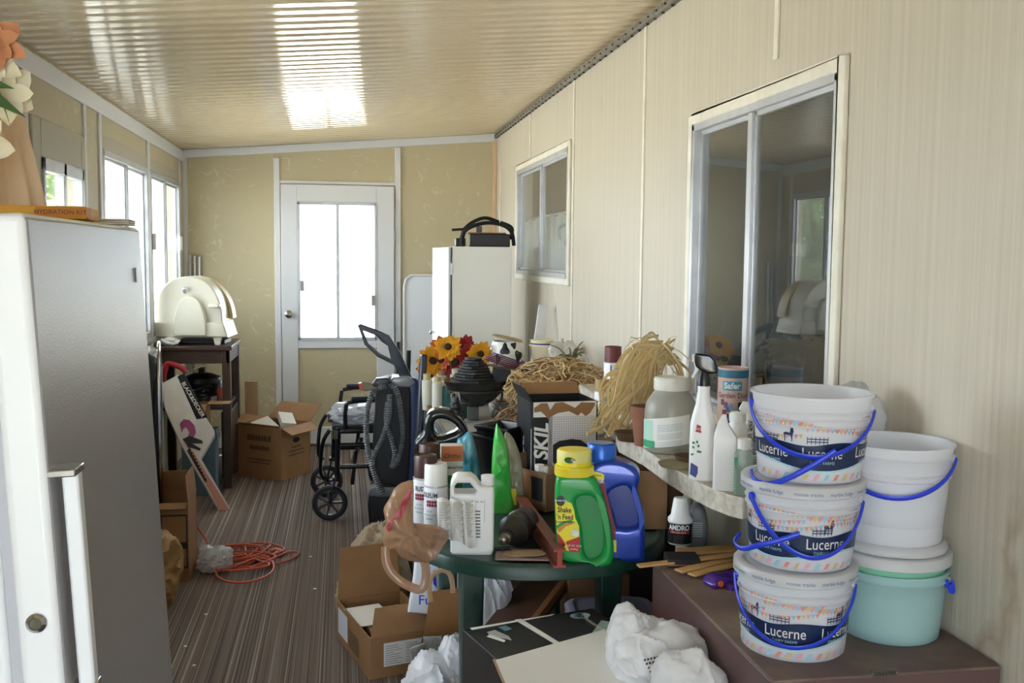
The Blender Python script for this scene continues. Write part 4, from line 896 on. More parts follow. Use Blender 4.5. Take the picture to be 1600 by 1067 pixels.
# cow pitcher
f = Fr(792, 566, z=.98, back=20)
pt = thing('cow_pattern_pitcher', 'white ceramic pitcher with black cow patches and tan lid ajar, behind the fans', 'pitcher', P(793, 575, y=4.95)); s = scale_at(pt.location)
pt.location.z = .93
B().lathe([(0, 0), (.055, 0), (.085, .03), (.09, .07), (.08, .11), (.075, .125), (.07, .125), (.05, .02)], n=32).obj('pitcher_body', M('white_ceramic', 'e3e2de', .2), pt, smooth=60)
for a, z, ra, rz_ in ((-1.9, .09, .5, .028), (-1.1, .055, .45, .03), (-1.35, .11, .35, .015), (-2.3, .04, .3, .025)):
    b = B(); N = 18; b.v = [(.0915*math.cos(a), .0915*math.sin(a), z)]
    for i in range(N):
        q = 2*PI*i/N; k_ = 1+.25*math.sin(3*q+a*5); aa = a+ra*.5*math.cos(q)*k_; zz = z+rz_*math.sin(q)*k_
        r_ = .0915 if .02 < zz < .085 else .0915-.0125*max(zz-.07, 0)/.04*.9; b.v.append((r_*math.cos(aa), r_*math.sin(aa), zz))
    b.f = [(0, i+1, (i+1) % N+1) for i in range(N)]; b.m = [0]*N; b.obj('cow_patch', BLACKP, pt, smooth=80, fix=False)
B().tube(smoothed([(-.078, 0, .1), (-.12, 0, .1), (-.125, 0, .05), (-.085, 0, .03)], 5, False), .008, 8).obj('handle', WPL, pt)
o_ = B().lathe([(0, .014), (.07, .012), (.082, .004), (.08, 0), (0, 0)], n=32).obj('lid', M('tan_ceramic_lid', 'a08a62', .4), pt); o_.location = (.0, 0, .135); o_.rotation_euler = (0, .22, 0)
# cream pail with tub
t = thing('cream_pail', 'cream plastic pail holding a blue tub, against the right wall beside the plank', 'pail', (1.03, 4.9, .88))
B().lathe([(0, 0), (.085, 0), (.105, .155), (.112, .155), (.112, .165), (.102, .165), (.08, .01)], n=36).obj('pail', M('cream_plastic', 'cbbd9f', .45), t)
t2 = thing('blue_tub', 'small blue labelled tub with cream lid sitting in the cream pail', 'tub', (.985, 4.9, .95)); B().lathe([(0, 0), (.05, 0), (.056, .105), (0, .105)], n=28).obj('tub', M('blue_label', '34449a', .5), t2); B().lathe([(.058, .1), (.06, .1), (.06, .115), (0, .115)], n=28).obj('lid', cbm, t2)
t2 = thing('white_bottle', 'little cream bottle standing in the cream pail beside the blue tub', 'bottle', (1.075, 4.87, .95)); B().lathe([(0, 0), (.02, 0), (.02, .09), (.01, .1), (.01, .12), (0, .12)], n=20).obj('bottle_body', TUBE, t2); B().lathe([(.012, .1), (.012, .125), (0, .126)], n=16).obj('cap', TUBE, t2)
# support for pail and pitcher
o_ = B().box(.90, 1.15, 4.78, 5.06, TZ+.001, .878).obj('wooden_crate', M('weathered_crate_wood', '8d7355', .8), None, bevel=.003); tag(o_, 'small wooden crate under the cream pail on the work table', 'crate')
o_ = B().box(.70, .885, 4.86, 5.08, TZ+.001, .928).obj('storage_carton', CARDD, None, bevel=.003); tag(o_, 'brown carton under the cow pattern pitcher on the work table', 'box')
# raffia pile
RAF = M('dry_raffia', 'b08e60', .85, var=.6, vscale=30, vcol='7d6244'); RAF2 = M('pale_raffia', 'd8bf90', .8, var=.6, vscale=20, vcol='b08d58')
def strands(name, label, cat, mat, c, r, n, seed, L=.2, rad=.0014, droop=.12, zmin=None, wav=.02, core=True, kind='stuff', spread=1.0, mats=None):
    rnd = random.Random(seed); b = B(); c = V(c)
    for i in range(n):
        u, w_ = rnd.uniform(0, 2*PI), rnd.uniform(-.1, 1)**1; s_ = math.sqrt(max(0, 1-w_*w_)); q = rnd.uniform(.55, 1.02)
        p0 = V((r[0]*s_*math.cos(u)*q, r[1]*s_*math.sin(u)*q, r[2]*w_*q)); d = V((rnd.gauss(0, 1), rnd.gauss(0, 1), rnd.gauss(0, .5))).normalized(); pts = [p0]; p = p0.copy(); l_ = L*rnd.uniform(.5, 1.2)
        for k in range(7):
            d = (d+V((rnd.gauss(0, wav*12), rnd.gauss(0, wav*12), rnd.gauss(0, wav*9)-droop))+p0*spread*.5).normalized(); p = p+d*l_/7
            e = V((p.x/r[0], p.y/r[1], p.z/r[2])).length
            if e > 1.12: p = p*(1.12/e)+V((rnd.gauss(0, .004), rnd.gauss(0, .004), 0))
            if zmin is not None and p.z < zmin: p.z = zmin+abs(rnd.gauss(0, .004))
            pts.append(p.copy())
        b.tube(smoothed(pts, 2, False), rad*rnd.uniform(.7, 1.4), 4, cap=False, mi=rnd.randrange(2) if mats else 0)
    if core:
        bm = bmesh.new(); bmesh.ops.create_icosphere(bm, subdivisions=3, radius=1); k = len(b.v)
        for v in bm.verts:
            q = v.co*(.62+.15*noise.noise(v.co*3)); zz = q.z*r[2]
            b.v.append((q.x*r[0], q.y*r[1], max(zz, zmin if zmin is not None else -9)))
        bm.verts.ensure_lookup_table(); b.f += [tuple(v.index+k for v in f_.verts) for f_ in bm.faces]; b.m += [0]*len(bm.faces); bm.free()
    o = b.obj(name, mats or mat, None, smooth=80, fix=False); o.location = c
    return tag(o, label, cat, kind=kind)
c_ = P(872, 600, y=4.25)
strands('dried_raffia_fibre', 'big tangled heap of dry straw coloured raffia fibre on the work table', 'raffia', RAF, (c_.x, 4.25, .90), (.21, .16, .13), 430, 2, L=.26, rad=.0023, zmin=-.15, mats=[RAF, RAF2])
c_ = P(808, 655, y=4.06)
strands('dried_root_fibre', 'lower clump of dry brown root fibre hanging off the work table edge', 'raffia', RAF, (c_.x+.02, 4.02, .76), (.13, .07, .12), 230, 4, L=.2, rad=.002, droop=.3, wav=.025, mats=[RAF, CARDD])
o_ = crumple('clear_plastic_bag', 'clear crinkled plastic bag tucked behind the raffia heap', 'bag', translucent('clear_film', 'd9d6ce', clear=.4, transl=.3, rough=.2), (1.02, 4.50, 1.0), (.085, .06, .085), 8, amp=.4, sub=5, film=True)
# air plant
ap = thing('dried_plant', 'dried spiky leaved plant rising from the raffia heap by the right wall', 'plant', P(893, 568, y=4.3)); rnd = random.Random(9); GR = M('grey_green_leaf', '6f6a4d', .7)
for i in range(16):
    a = rnd.uniform(0, 2*PI); l_ = rnd.uniform(.07, .13); up_ = rnd.uniform(.2, 1.0); tip = V((math.cos(a)*l_*.8, math.sin(a)*l_*.5, l_*up_)); B().tube(smoothed([(0, 0, 0), tip*.5+V((0, 0, .02)), tip], 4, False), [.0045]*4+[.003]*4+[.0008], 5, flat=1.6).obj('leaf', GR, ap)
b = B()
for i in range(30):
    a = rnd.uniform(0, 2*PI); rr = rnd.uniform(.03, .1); b.tube(smoothed([(0, 0, 0), (rr*.5*math.cos(a), rr*.5*math.sin(a), -.02), (rr*math.cos(a), rr*math.sin(a)*.6, -.09-rnd.random()*.05)], 3, False), .0014, 4, cap=False)
b.obj('dry_roots', RAF2, ap)['kind'] = 'stuff'
b = B().tube([(0, 0, -.14), (0, 0, .0)], .012, 8); b.obj('stem', CARDD, ap)

# interior curtain behind the small window
b = B(); N = 160
for zz in (1.34, 1.5, 1.72):
    for i in range(N):
        y = 5.28+1.52*i/(N-1); b.v.append((XR+.055+.018*math.sin(i*.55+.3*math.sin(i*.13))*(1.2-(zz-1.34)), y, zz+.01*math.sin(i*.8)*(zz > 1.6)))
for j in range(2):
    for i in range(N-1): a = j*N+i; b.f.append((a, a+1, a+1+N, a+N)); b.m.append(0)
o_ = b.obj('cafe_curtain', translucent('sheer_white', 'f2f2f4', clear=.15, transl=.3, rough=.9), None, smooth=80, fix=False); o_.modifiers.new('s', 'SOLIDIFY').thickness = .002
tag(o_, 'sheer white half curtain hanging inside the small far window', 'curtain')
o_ = B().tube([(XR+.055, 5.24, 1.73), (XR+.055, 6.86, 1.73)], .007, 8).obj('curtain_rod', WHITE, None); tag(o_, 'thin white curtain rod behind the small far window', 'curtain rod')

# ================================================================== GREEN TABLE
GT = .72
GRN = M('dark_green_resin', '143a30', .45, var=.6, vscale=6, vcol='59625b')
gt = thing('patio_table', 'dark green oval plastic patio table with dusty top, in front', 'table', (.53, 2.95, 0))
def sup(rx, ry, ex, n=96): return [(math.copysign(abs(math.cos(2*PI*i/n))**(2/ex), math.cos(2*PI*i/n))*rx, math.copysign(abs(math.sin(2*PI*i/n))**(2/ex), math.sin(2*PI*i/n))*ry) for i in range(n)]
rings = []
for o_x, z in ((-.05, -.028), (-.008, -.042), (0, -.038), (0, -.008), (-.006, -.001), (-.016, 0), (-.03, -.006), (-.25, -.006)):
    rings.append([(x, y, GT+z) for x, y in sup(.40+o_x, .58+o_x, 2.3)])
B().loft(rings).obj('table_top', GRN, gt, smooth=50)
for x, y in ((-.187, -.29), (.20, -.29), (-.187, .33), (.2, .33)):
    B().loft([[(x+i*.034, y+j*.034, GT-.03) for i, j in ((-1, -1), (1, -1), (1, 1), (-1, 1))], [(x+i*.029, y+j*.029, .35) for i, j in ((-1, -1), (1, -1), (1, 1), (-1, 1))], [(x+i*.024, y+j*.024, 0) for i, j in ((-1, -1), (1, -1), (1, 1), (-1, 1))]]).obj('leg', GRN, gt, bevel=.008)
b = B(); b.bar((-.187, -.29, GT-.055), (.2, -.29, GT-.055), .02, .05); b.bar((-.187, .33, GT-.055), (.2, .33, GT-.055), .02, .05); b.bar((-.187, -.29, GT-.055), (-.187, .33, GT-.055), .02, .05); b.bar((.2, -.29, GT-.055), (.2, .33, GT-.055), .02, .05); b.obj('apron', GRN, gt)

# --- green feeder bottle
GB = M('bright_green_plastic', '1f9a49', .3); GBD = M('dusty_green_plastic', '23904a', .55, var=.5, vscale=20, vcol='4d7a55'); YC = M('yellow_cap', 'e2cf1e', .4); YD = M('dusty_yellow_cap', 'd9d27a', .5); YL = M('yellow_label', 'ecdc2a', .5); REDL = M('red_label_print', 'b3231d', .5)
f = Fr(912, 879, z=GT, back=26)
t = f.thing('plant_food_bottle', 'bright green plastic jug with yellow lid on the green table', 'bottle'); th2 = .037
out = [(869, 745), (880, 738), (915, 738), (930, 746), (939, 763), (947, 790), (957, 836), (958, 868), (950, 879), (925, 881), (880, 872), (874, 866), (869, 830), (867, 785)]
hol = [(900, 777), (914, 770), (930, 776), (938, 797), (943, 832), (941, 858), (928, 869), (916, 866), (911, 845), (909, 822), (902, 797)]
plate('bottle_body', GB, f.poly(out), -th2, th2, t, .016, holes=[f.poly(hol)], n=3, seg=5, smooth=60)
plate('grip_recess', GBD, f.poly([(897, 772), (915, 766), (934, 772), (946, 835), (943, 864), (925, 873), (912, 870), (905, 822), (897, 795)]), -.012, .02, t, .002, n=2)
lab = [(867.5, 782), (884, 783), (893, 786), (897, 797), (899, 810), (905, 822), (906, 862), (890, 861), (874, 855), (870, 830)]
plate('label', YL, f.poly(lab, -th2), -th2-.0012, -th2+.001, t, 0, smooth=0)
plate('red_panel', REDL, f.poly([(884, 846), (906, 838), (906, 862.5), (890, 862)], -th2), -th2-.0022, -th2, t, 0, smooth=0)
plate('red_bloom', REDL, f.poly([(870.5, 832), (876, 838), (884, 850), (880, 856), (874, 855)], -th2), -th2-.0022, -th2, t, 0, smooth=0)
plate('rainbow_arc', M('orange_print', 'cf8a2a', .5), f.poly([(870, 826), (880, 818), (892, 816), (896, 818), (884, 822), (874, 832)], -th2), -th2-.002, -th2, t, 0, smooth=0)
plate('green_arc', GB, f.poly([(869.5, 821), (880, 814), (893, 812), (896, 815), (883, 817), (870, 826)], -th2), -th2-.0021, -th2, t, 0, smooth=0)
petal_bloom(t, (*f.L(899, 832, -th2)[:1], -th2-.002, f.L(899, 832, -th2)[1]), .011, 12, M('daisy_white', 'ecebe6', .6), (0, -1, 0), curl=0, w=.2, name='printed_daisy', layers=1)
oval(B(), (f.L(876, 782, -th2)[0], -th2-.003, f.L(876, 782, -th2)[1]), (1, 0, 0), (0, 0, 1), .011, .0135).obj('black_emblem', BLACKP, t, smooth=0, fix=False)
def put(s_, f, px, py, size, mat, par, dy, **k):
    x, z = f.L(px, py, dy); return lettering('lettering', s_, size, mat, flat((x, dy, z), (1, 0, 0), (0, 0, 1)), par, **k)
put('Miracle-Gro', f, 876, 782, .0062, PAPER, t, -th2-.004, bold=.02)
put('Shake', f, 882, 797, .0185, BLACKP, t, -th2-.003, bold=.02, squeeze=.8); put("'n Feed", f, 883, 808, .0185, BLACKP, t, -th2-.003, bold=.02, squeeze=.76); put('Continuous Release', f, 883, 815.5, .0075, BLACKP, t, -th2-.003, bold=.02, squeeze=.8)
put('NET WT. 4.5 LB', f, 897, 853, .0075, PAPER, t, -th2-.003, squeeze=.7); put('(2.04kg)', f, 897, 858, .006, PAPER, t, -th2-.003)
cx, cz = f.L(897, 741, 0); s = f.s
def capz(name, mat, prof, par=t, cx=cx, n=40, **k): return B().lathe([(r/s, z) for r, z in prof], (cx, 0, 0), n=n).obj(name, mat, par, **k)
z0 = cz; q = 1/s
B().lathe([(0, z0), (30*q, z0), (30.5*q, z0+3*q), (30*q, z0+15*q), (28*q, z0+16*q), (27*q, z0+16*q), (27*q, z0+37*q), (25*q, z0+40*q), (0, z0+41*q)], (cx, 0, 0), n=48, sy=.95).obj('screw_cap', YC, t, smooth=40)
b = B()
for i in range(60): a = 2*PI*i/60; b.bar((cx+30.3*q*math.cos(a), 29*q*math.sin(a), z0+2*q), (cx+30.3*q*math.cos(a), 29*q*math.sin(a), z0+13*q), .0015, .0015)
b.obj('cap_ribs', YC, t)
B().lathe([(0, z0+39.5*q), (26*q, z0+39*q), (27.3*q, z0+37*q), (27.2*q, z0+22*q)], (cx, 0, 0.0004), n=48, sy=.96).obj('dusty_cap_top', YD, t)
for nm, mt_, ra, rb, e_, aa, z in (('cap_badge_rim', YL, .016, .0095, .001, -.25, z0+27*q), ('cap_badge', M('deep_green_print', '1c5c2c', .5), .014, .0078, .0016, -.25, z0+27*q), ('badge_flower', M('orange_print', 'cf8a2a', .5), .004, .004, .0022, -.08, z0+28*q), ('badge_flower', PAPER, .003, .003, .0022, .0, z0+25*q)):
    g = wrapc(27*q, z, aa, cx, 0, 1, .96, e_); N = 24; c = [g(ra*math.cos(2*PI*i/N), rb*math.sin(2*PI*i/N)) for i in range(N)]
    bb = B(); bb.add([g(0, 0)]+c, [(0, i+1, (i+1) % N+1) for i in range(N)]); bb.obj(nm, mt_, t, smooth=0, fix=False)
# --- blue jug
f = Fr(978, 872, z=GT, back=26); s = f.s; BLU = M('metallic_blue_plastic', '1c3fa8', .28, metal=.25, coat=.5)
t = f.thing('weed_killer_jug', 'metallic blue plastic jug with handle recess, behind and right of the green jug', 'bottle')
plate('jug_body', BLU, f.poly([(921, 732), (930, 722), (940, 717), (964, 716), (988, 724), (999, 736), (999, 748), (996, 762), (1002, 785), (1007, 805), (1007, 862), (1001, 872), (950, 872), (930, 868), (924, 800)]), -.04, .04, t, .014, holes=[f.poly([(950, 770), (962, 758), (980, 755), (988, 770), (996, 800), (994, 817), (966, 819), (960, 800)])], n=2, seg=5, smooth=60)
plate('handle_recess', M('deep_blue_plastic', '152f86', .45), f.poly([(948, 765), (982, 750), (999, 800), (997, 822), (962, 824)]), -.016, .02, t, .002)
plate('yellow_label', YL, f.poly([(922, 735), (940, 739), (944, 742), (944, 750), (922, 748)], -.04), -.0415, -.039, t, 0); plate('dark_red_label', M('dark_red_print', '7d1b22', .5), f.poly([(922, 748), (944, 750), (948, 772), (962, 826), (962, 840), (958, 842), (940, 780)], -.04), -.0415, -.039, t, 0)
put('MAX', f, 935, 743, .008, BLACKP, t, -.043); put('KILLER', f, 930, 752, .015, PAPER, t, -.043, bold=.02)
plate('small_yellow_label', YL, f.poly([(955, 843), (963, 844), (963, 863), (955, 860)], -.04), -.042, -.039, t, 0)
cx, cz = f.L(940, 720, 0); q = 1/s
B().lathe([(0, cz), (20*q, cz), (20.5*q, cz+4*q), (22.5*q, cz+6*q), (22.5*q, cz+26*q), (21*q, cz+28*q), (0, cz+28.5*q)], (cx, 0, 0), n=48, sy=.95).obj('screw_cap', M('blue_cap', '2460c4', .3, metal=.2), t, smooth=40)
B().lathe([(0, cz+29*q), (19*q, cz+29*q)], (cx, 0, 0), n=40, sy=.95).obj('dust_disc', M('dust', '7f93b8', .9), t)
# --- white jug with leaflet
f = Fr(738, 864, z=GT, back=22); s = f.s; WJ = M('white_hdpe', 'e9e8ea', .35)
t = f.thing('white_jug', 'white square jug with folded paper leaflet taped on, on the green table', 'bottle')
plate('jug_body', WJ, f.poly([(704, 756), (707, 745), (714, 741), (736, 741), (744, 747), (750, 756), (771, 757), (772, 770), (771, 855), (767, 865), (709, 864), (704, 857)]), -.033, .04, t, .009, holes=[f.poly([(710, 765), (710, 757), (715, 751), (734, 751), (744, 763), (742, 767), (712, 767)])], seg=4, smooth=60)
cx, cz = f.L(762, 757, 0)
B().lathe([(0, cz), (10*q, cz), (10.4*q, cz+1*q), (10.4*q, cz+15*q), (0, cz+16*q)], (cx, 0, 0), n=32).obj('screw_cap', WJ, t)
b = B()
for i, (a, c) in enumerate((((683, 706), 843), ((703, 737), 846), ((722, 742), 850))):
    x0, z0 = f.L(a[0], 780+i*2, -.05); x1, _ = f.L(a[1], 780, -.05); _, z1 = f.L(a[0], c, -.05); N = 8
    k = len(b.v)
    for j in range(N+1):
        u = j/N; yy = -.045-.006*i-.008*math.sin(u*PI*(1.4+.3*i)); b.v += [(x0+(x1-x0)*u, yy, z0+.006*math.sin(u*5+i)), (x0+(x1-x0)*u+.004, yy-.01, z1+.008*math.sin(u*4+i))]
    for j in range(N): b.f.append((k+2*j, k+2*j+2, k+2*j+3, k+2*j+1)); b.m.append(0)
o_ = b.obj('folded_leaflet', PAPER, t, smooth=60, fix=False); o_.modifiers.new('s', 'SOLIDIFY').thickness = .0008
for i in range(13):
    x, z = f.L(695, 788+4*i, -.062); lettering('small_print', 'directions for use and care', .0042, GREYINK, (lambda X0, Z0: (lambda x, y: V((X0+x, -.0585-.013*((X0+x)-X0)-.0002*i, Z0+y))))(x, z), t, squeeze=.55) if i < 0 else None
b = B()
for cx0, w_, dy in ((694, 17, -.0585), (716, 17, -.066), (733, 12, -.071)):
    for i in range(22):
        x, z = f.L(cx0-w_/2, 786+2.5*i, dy); b.box(x, x+w_/s*(.7+.3*((i*7) % 4)/3), dy-.0004, dy, z, z+.0011)
b.obj('small_print', GREYINK, t, smooth=0)
put('Triazicide  Max', f, 745, 784, .0065, INK, t, -.0345, squeeze=.9)
b = B()
for i in range(9): x, z = f.L(742, 800+5*i, -.0335); b.box(x, x+.014, -.0342, -.0336, z, z+.004)
x, z = f.L(757, 780, -.0335); b.box(x, x+.0008, -.0342, -.0336, z-.06, z); b.obj('label_print', GREYINK, t, smooth=0)
# --- three spray cans in a tan bag
def spray(px, py, z, hw, hbody, hcap, body, cap, label, group=None, dome=0, back=None, name='spray_can', lean=0):
    f = Fr(px, py, z=z, back=hw if back is None else back); t = f.thing(name, label, 'spray can', group)
    if lean: t.rotation_euler = (0, lean, f.rz)
    turned(t, 'can_body', f, body, [(0, 0), (hw*.93, 0), (hw, 2), (hw, hbody-3), (hw*.94, hbody), (0, hbody)], n=40)
    turned(t, 'rim', f, ALU, [(hw*.99, hbody-3), (hw*1.03, hbody-2), (hw*1.02, hbody), (hw*.9, hbody)], n=40)
    turned(t, 'cap', f, cap, [(hw*.97, hbody), (hw*.94, hbody+hcap*.9), (hw*.86, hbody+hcap), (hw*.8, hbody+hcap-1.5), (0, hbody+hcap-2)], n=40)
    return f, t
CANW = M('white_can_paint', 'e6e5ea', .35); BRC = M('brown_cap', '4a2c24', .4); MAR = M('maroon_print', '8b1f3a', .5)
for px, py, hw, hb, hc, cap, lab in ((681, 826, 19, 66, 33, M('white_cap', 'eceae6', .4), 'white spray paint can with white cap, front one in the tan plastic bag'), (665, 822, 19, 74, 34, BRC, 'white spray paint can with brown cap, left behind the white capped one'), (671, 796, 17.5, 78, 22, BRC, 'rearmost brown capped spray can in the tan plastic bag')):
    f, t = spray(px, py, GT, hw, hb, hc, CANW, cap, lab, 'spray cans in the tan bag'); r = hw/f.s
    if py > 800:
        zz = hb*.78/f.s
        left = px < 670
        lettering('lettering', 'RUST-OLEUM' if left else 'OLEUM', .019, INK, wrapc(r, zz, -.95 if left else -.55), t, bold=.02, squeeze=.75, align='LEFT' if left else 'CENTER')
        b = B(); g = wrapc(r, 0, -.95 if left else -.45)
        for i in range(5):
            for j in range(2):
                x0 = (-.012 if not left else 0)+i*.0075; za = zz-.022-j*.0095; b.add([g(x0, za), g(x0+.0065, za), g(x0+.0065, za+.008), g(x0, za+.008)], [(0, 1, 2, 3)])
        b.obj('maroon_grid', MAR, t, smooth=0, fix=False)
        for k, w_ in enumerate(('GLOSS', 'PROTECTIVE', 'ENAMEL')): lettering('small_lettering', w_, .008, GREYINK, wrapc(r, zz-.045-.011*k, -.55), t, squeeze=.8)
        b = B(); g = wrapc(r, 0, .75)
        for k in range(12): b.add([g(-.009, .012+k*.006), g(.009, .012+k*.006), g(.009, .0132+k*.006), g(-.009, .0132+k*.006)], [(0, 1, 2, 3)])
        b.obj('fine_print', M('pale_maroon_print', 'a8808c', .6), t, smooth=0, fix=False)
TANF = translucent('tan_plastic_film', 'b98f70', 'dcb898', clear=.3, transl=.3, rough=.18)
f = Fr(640, 868, z=.62, y=None); f = Fr(650, 860, y=2.50)
tp = f.thing('tan_shopping_bag', 'thin tan plastic shopping bag with loop handles slumped over the green table edge', 'bag')
def sheet(name, mat, par, poly_px, f, dy, amp=.012, sub=28, seed=0, depth=.04, bulge=.03):
    """crinkled plastic skin spanning a pixel outline: a shell with real depth"""
    pts = smoothed([V((*f.L(a, c, 0), 0)) for a, c in poly_px], 5); c0 = sum(pts, V((0, 0, 0)))/len(pts); b = B(); R_ = 10; n = len(pts)
    for side in (-1, 1):
        k = len(b.v)
        for j in range(R_+1):
            u = j/R_
            for p in pts:
                q = c0+(p-c0)*u; cr_ = abs(((q.x*31+q.y*17+2.2*noise.noise(V((q.x*13, q.y*13, seed*1.0)))) % 2)-1)-.5; nn = cr_*amp*.9*u+noise.noise(V((q.x*26, q.y*26, seed+side)))*amp+abs(noise.noise(V((q.x*50, q.y*34, seed*3+side))))*amp*1.1-abs(noise.noise(V((q.x*18+q.y*14, q.y*8, seed*2))))*amp*1.8
                b.v.append((q.x, dy+side*(depth*math.sqrt(max(0, 1-u**2.5)))+(nn if side < 0 else 0)*(1-u**6), q.y))
        for j in range(R_):
            for i in range(n):
                a = k+j*n+i; b_ = k+j*n+(i+1) % n; b.f.append((a, b_, b_+n, a+n)); b.m.append(0)
    return b.obj(name, mat, par, smooth=70, fix=False)
sheet('bag_front', TANF, tp, [(618, 757), (632, 748), (646, 752), (647, 815), (668, 828), (692, 822), (701, 832), (690, 850), (678, 868), (655, 872), (630, 866), (615, 850), (604, 852), (598, 835), (603, 812), (600, 790), (608, 775)], f, -.035, seed=3, depth=.05, amp=.03)
b = B()
b.tube(smoothed([(*f.L(603, 845)[:1], -.05, f.L(603, 845)[1]), (f.L(606, 872)[0], -.06, f.L(606, 872)[1]), (f.L(625, 893)[0], -.07, f.L(625, 893)[1]), (f.L(655, 907)[0], -.07, f.L(655, 907)[1]), (f.L(664, 895)[0], -.065, f.L(664, 895)[1]), (f.L(664, 872)[0], -.05, f.L(664, 872)[1]), (f.L(655, 858)[0], -.04, f.L(655, 858)[1])], 5, False), .011, 8, flat=.25)
b.obj('loop_handle', TANF, tp)
sheet('red_print', M('faded_red_film', 'b0404a', .4), tp, [(638, 752), (644, 755), (636, 775), (625, 800), (610, 815), (606, 806), (620, 786), (630, 768)], f, -.092, seed=5, depth=.002, amp=.004)
# --- drill
t = thing('electric_drill', 'old black electric drill with chrome chuck lying on the green table', 'drill', (.432, 2.535, GT))
t.scale = (.85, .85, .85)
ax = (P(783, 861, z=GT+.03)-P(826, 822, z=GT+.05)); ax = ax.normalized()
T = Matrix.Translation((.035, .06, .05)) @ ax.to_track_quat('Z', 'Y').to_matrix().to_4x4()
OLDB = M('old_black_bakelite', '221e1c', .4, var=.4, vscale=12, vcol='3d3630')
B().lathe([(0, -.07), (.03, -.07), (.043, -.06), (.046, -.02), (.046, .025), (.05, .03), (.05, .045), (.044, .05), (.03, .075), (.022, .085), (0, .085)], n=32, M4=T).obj('motor_housing', OLDB, t, smooth=50)
B().lathe([(.0465, -.02), (.049, -.018), (.049, -.008), (.0465, -.006)], n=32, M4=T).obj('housing_band', BLACKP, t)
B().lathe([(0, .085), (.016, .085), (.019, .092), (.019, .11), (.016, .113), (.017, .118), (.013, .13), (.006, .135), (0, .135)], n=24, M4=T).obj('chuck', M('worn_steel', '8a8176', .35, metal=.9), t)
B().box(-.02, .02, -.075, -.04, -.085, .03, mat=T).obj('grip', OLDB, t, bevel=.01)
c = T @ V((0, .0, .12)); B().tube([(c.x-.03, c.y-.01, .012), (c.x+.02, c.y-.005, .012)], .006, 8).obj('chuck_key', BLACKP, t); B().tube([(c.x-.005, c.y-.04, .012), (c.x-.005, c.y, .012)], .004, 8).obj('key_shaft', CHROME, t)
# sanding discs and scraps
t = thing('sanding_pack', 'clear pack of round tan sanding discs beside the drill on the green table', 'pack', (.455, 2.455, GT), rz=-.2)
B().box(-.075, .06, -.04, .05, 0, .004).obj('pack_card', M('dusty_pink_card', '9c7f78', .6), t, bevel=.001)
for i in range(3): B().lathe([(0, .005+.002*i), (.036, .005+.002*i), (.036, .0068+.002*i), (0, .0068+.002*i)], (-.02+.018*i, -.003*i, 0), n=28, sy=.62).obj('sanding_disc', M('tan_disc', 'a58a70', .8), t)
# I-beam level
t = thing('wooden_level', 'reddish wooden level with I-shaped section lying across the green table', 'level', (0, 0, 0))
a, c = P(872, 888, z=GT), P(808, 788, z=GT+.0)
LW = M('reddish_brown_wood', '7c4638', .5, var=.4, vscale=10, vcol='5e3128'); LE = M('red_end_paint', 'a34236', .5)
a = V((a.x+.005, a.y+.005, GT)); c = V((.523, 3.02, GT))
b = B(); up = V((0, 0, 1)); b.bar(a+up*.003, c+up*.003, .03, .006); b.bar(a+up*.023, c+up*.023, .012, .034); b.bar(a+up*.043, c+up*.043, .03, .006); b.obj('i_beam', LW, t)
d = (a-c).normalized()*.002; b = B(); b.bar(a+up*.003, a+d+up*.003, .0302, .0062); b.bar(a+up*.023, a+d+up*.023, .0122, .034); b.bar(a+up*.043, a+d+up*.043, .0302, .0062); b.obj('painted_end', LE, t)
# --- SKIL box
nr = V((.66, 3.02, GT)); nr.x = P(829, 760, y=3.02).x
u = V((math.cos(-.0), math.sin(.06), 0)).normalized()*.215; v = V((-.06, 1, 0)).normalized()*.19
BB = M('black_printed_card', '17181b', .45)
sk = carton('power_tool_box', 'black and white power tool box with torn brown top standing on the green table', nr, u, v, .31, BB, flaps=(('v0', .05, 62),))
B().hexa([V((0, 0, .31))+v+nn*k for nn, k in ((u*0, 1), (u, 1), (u+V((0, .004, 0)), 1), (V((0, .004, 0)), 1))]+[V((0, .02, .345))+v+nn for nn in (u*.05, u*.95, u*.95+V((0, .004, 0)), u*.05+V((0, .004, 0)))]).obj('flap', CARD, sk, smooth=0)
nu = u.normalized(); nv = V((0, -1, 0))
def facequad(name, mat, x0, x1, z0, z1, e=.0015, par=sk, pts=None):
    pp = pts or [(x0, z0), (x1, z0), (x1, z1), (x0, z1)]
    c_ = [nu*a+V((0, 0, b_))-V((-nu.y, nu.x, 0))*e for a, b_ in pp]; return B().add(c_, [tuple(range(len(c_)))]).obj(name, mat, par, smooth=0, fix=False)
GRID = M('white_grid_card', 'dddbe0', .5); n_, l_, b_ = nodes_of(GRID)
tc = n_.new('ShaderNodeTexCoord'); br = n_.new('ShaderNodeTexBrick'); br.offset = 0; br.inputs['Color1'].default_value = lin('dddbe0'); br.inputs['Color2'].default_value = lin('dddbe0'); br.inputs['Mortar'].default_value = lin('8f8f98')
br.inputs['Scale'].default_value = 1; br.inputs['Mortar Size'].default_value = .0004; br.inputs['Brick Width'].default_value = .0075; br.inputs['Row Height'].default_value = .0075
mp = n_.new('ShaderNodeMapping'); mp.inputs['Rotation'].default_value = (PI/2, 0, 0); l_.new(tc.outputs['Object'], mp.inputs[0]); l_.new(mp.outputs[0], br.inputs[0]); l_.new(br.outputs[0], b_.inputs['Base Color'])
facequad('white_stripe', GRID, .062, .21, .06, .31); facequad('grey_stripe', M('grey_card', '9a9aa2', .5), .056, .068, 0, .275, .002); facequad('white_band', PAPER, .006, .21, .263, .31, .0018)
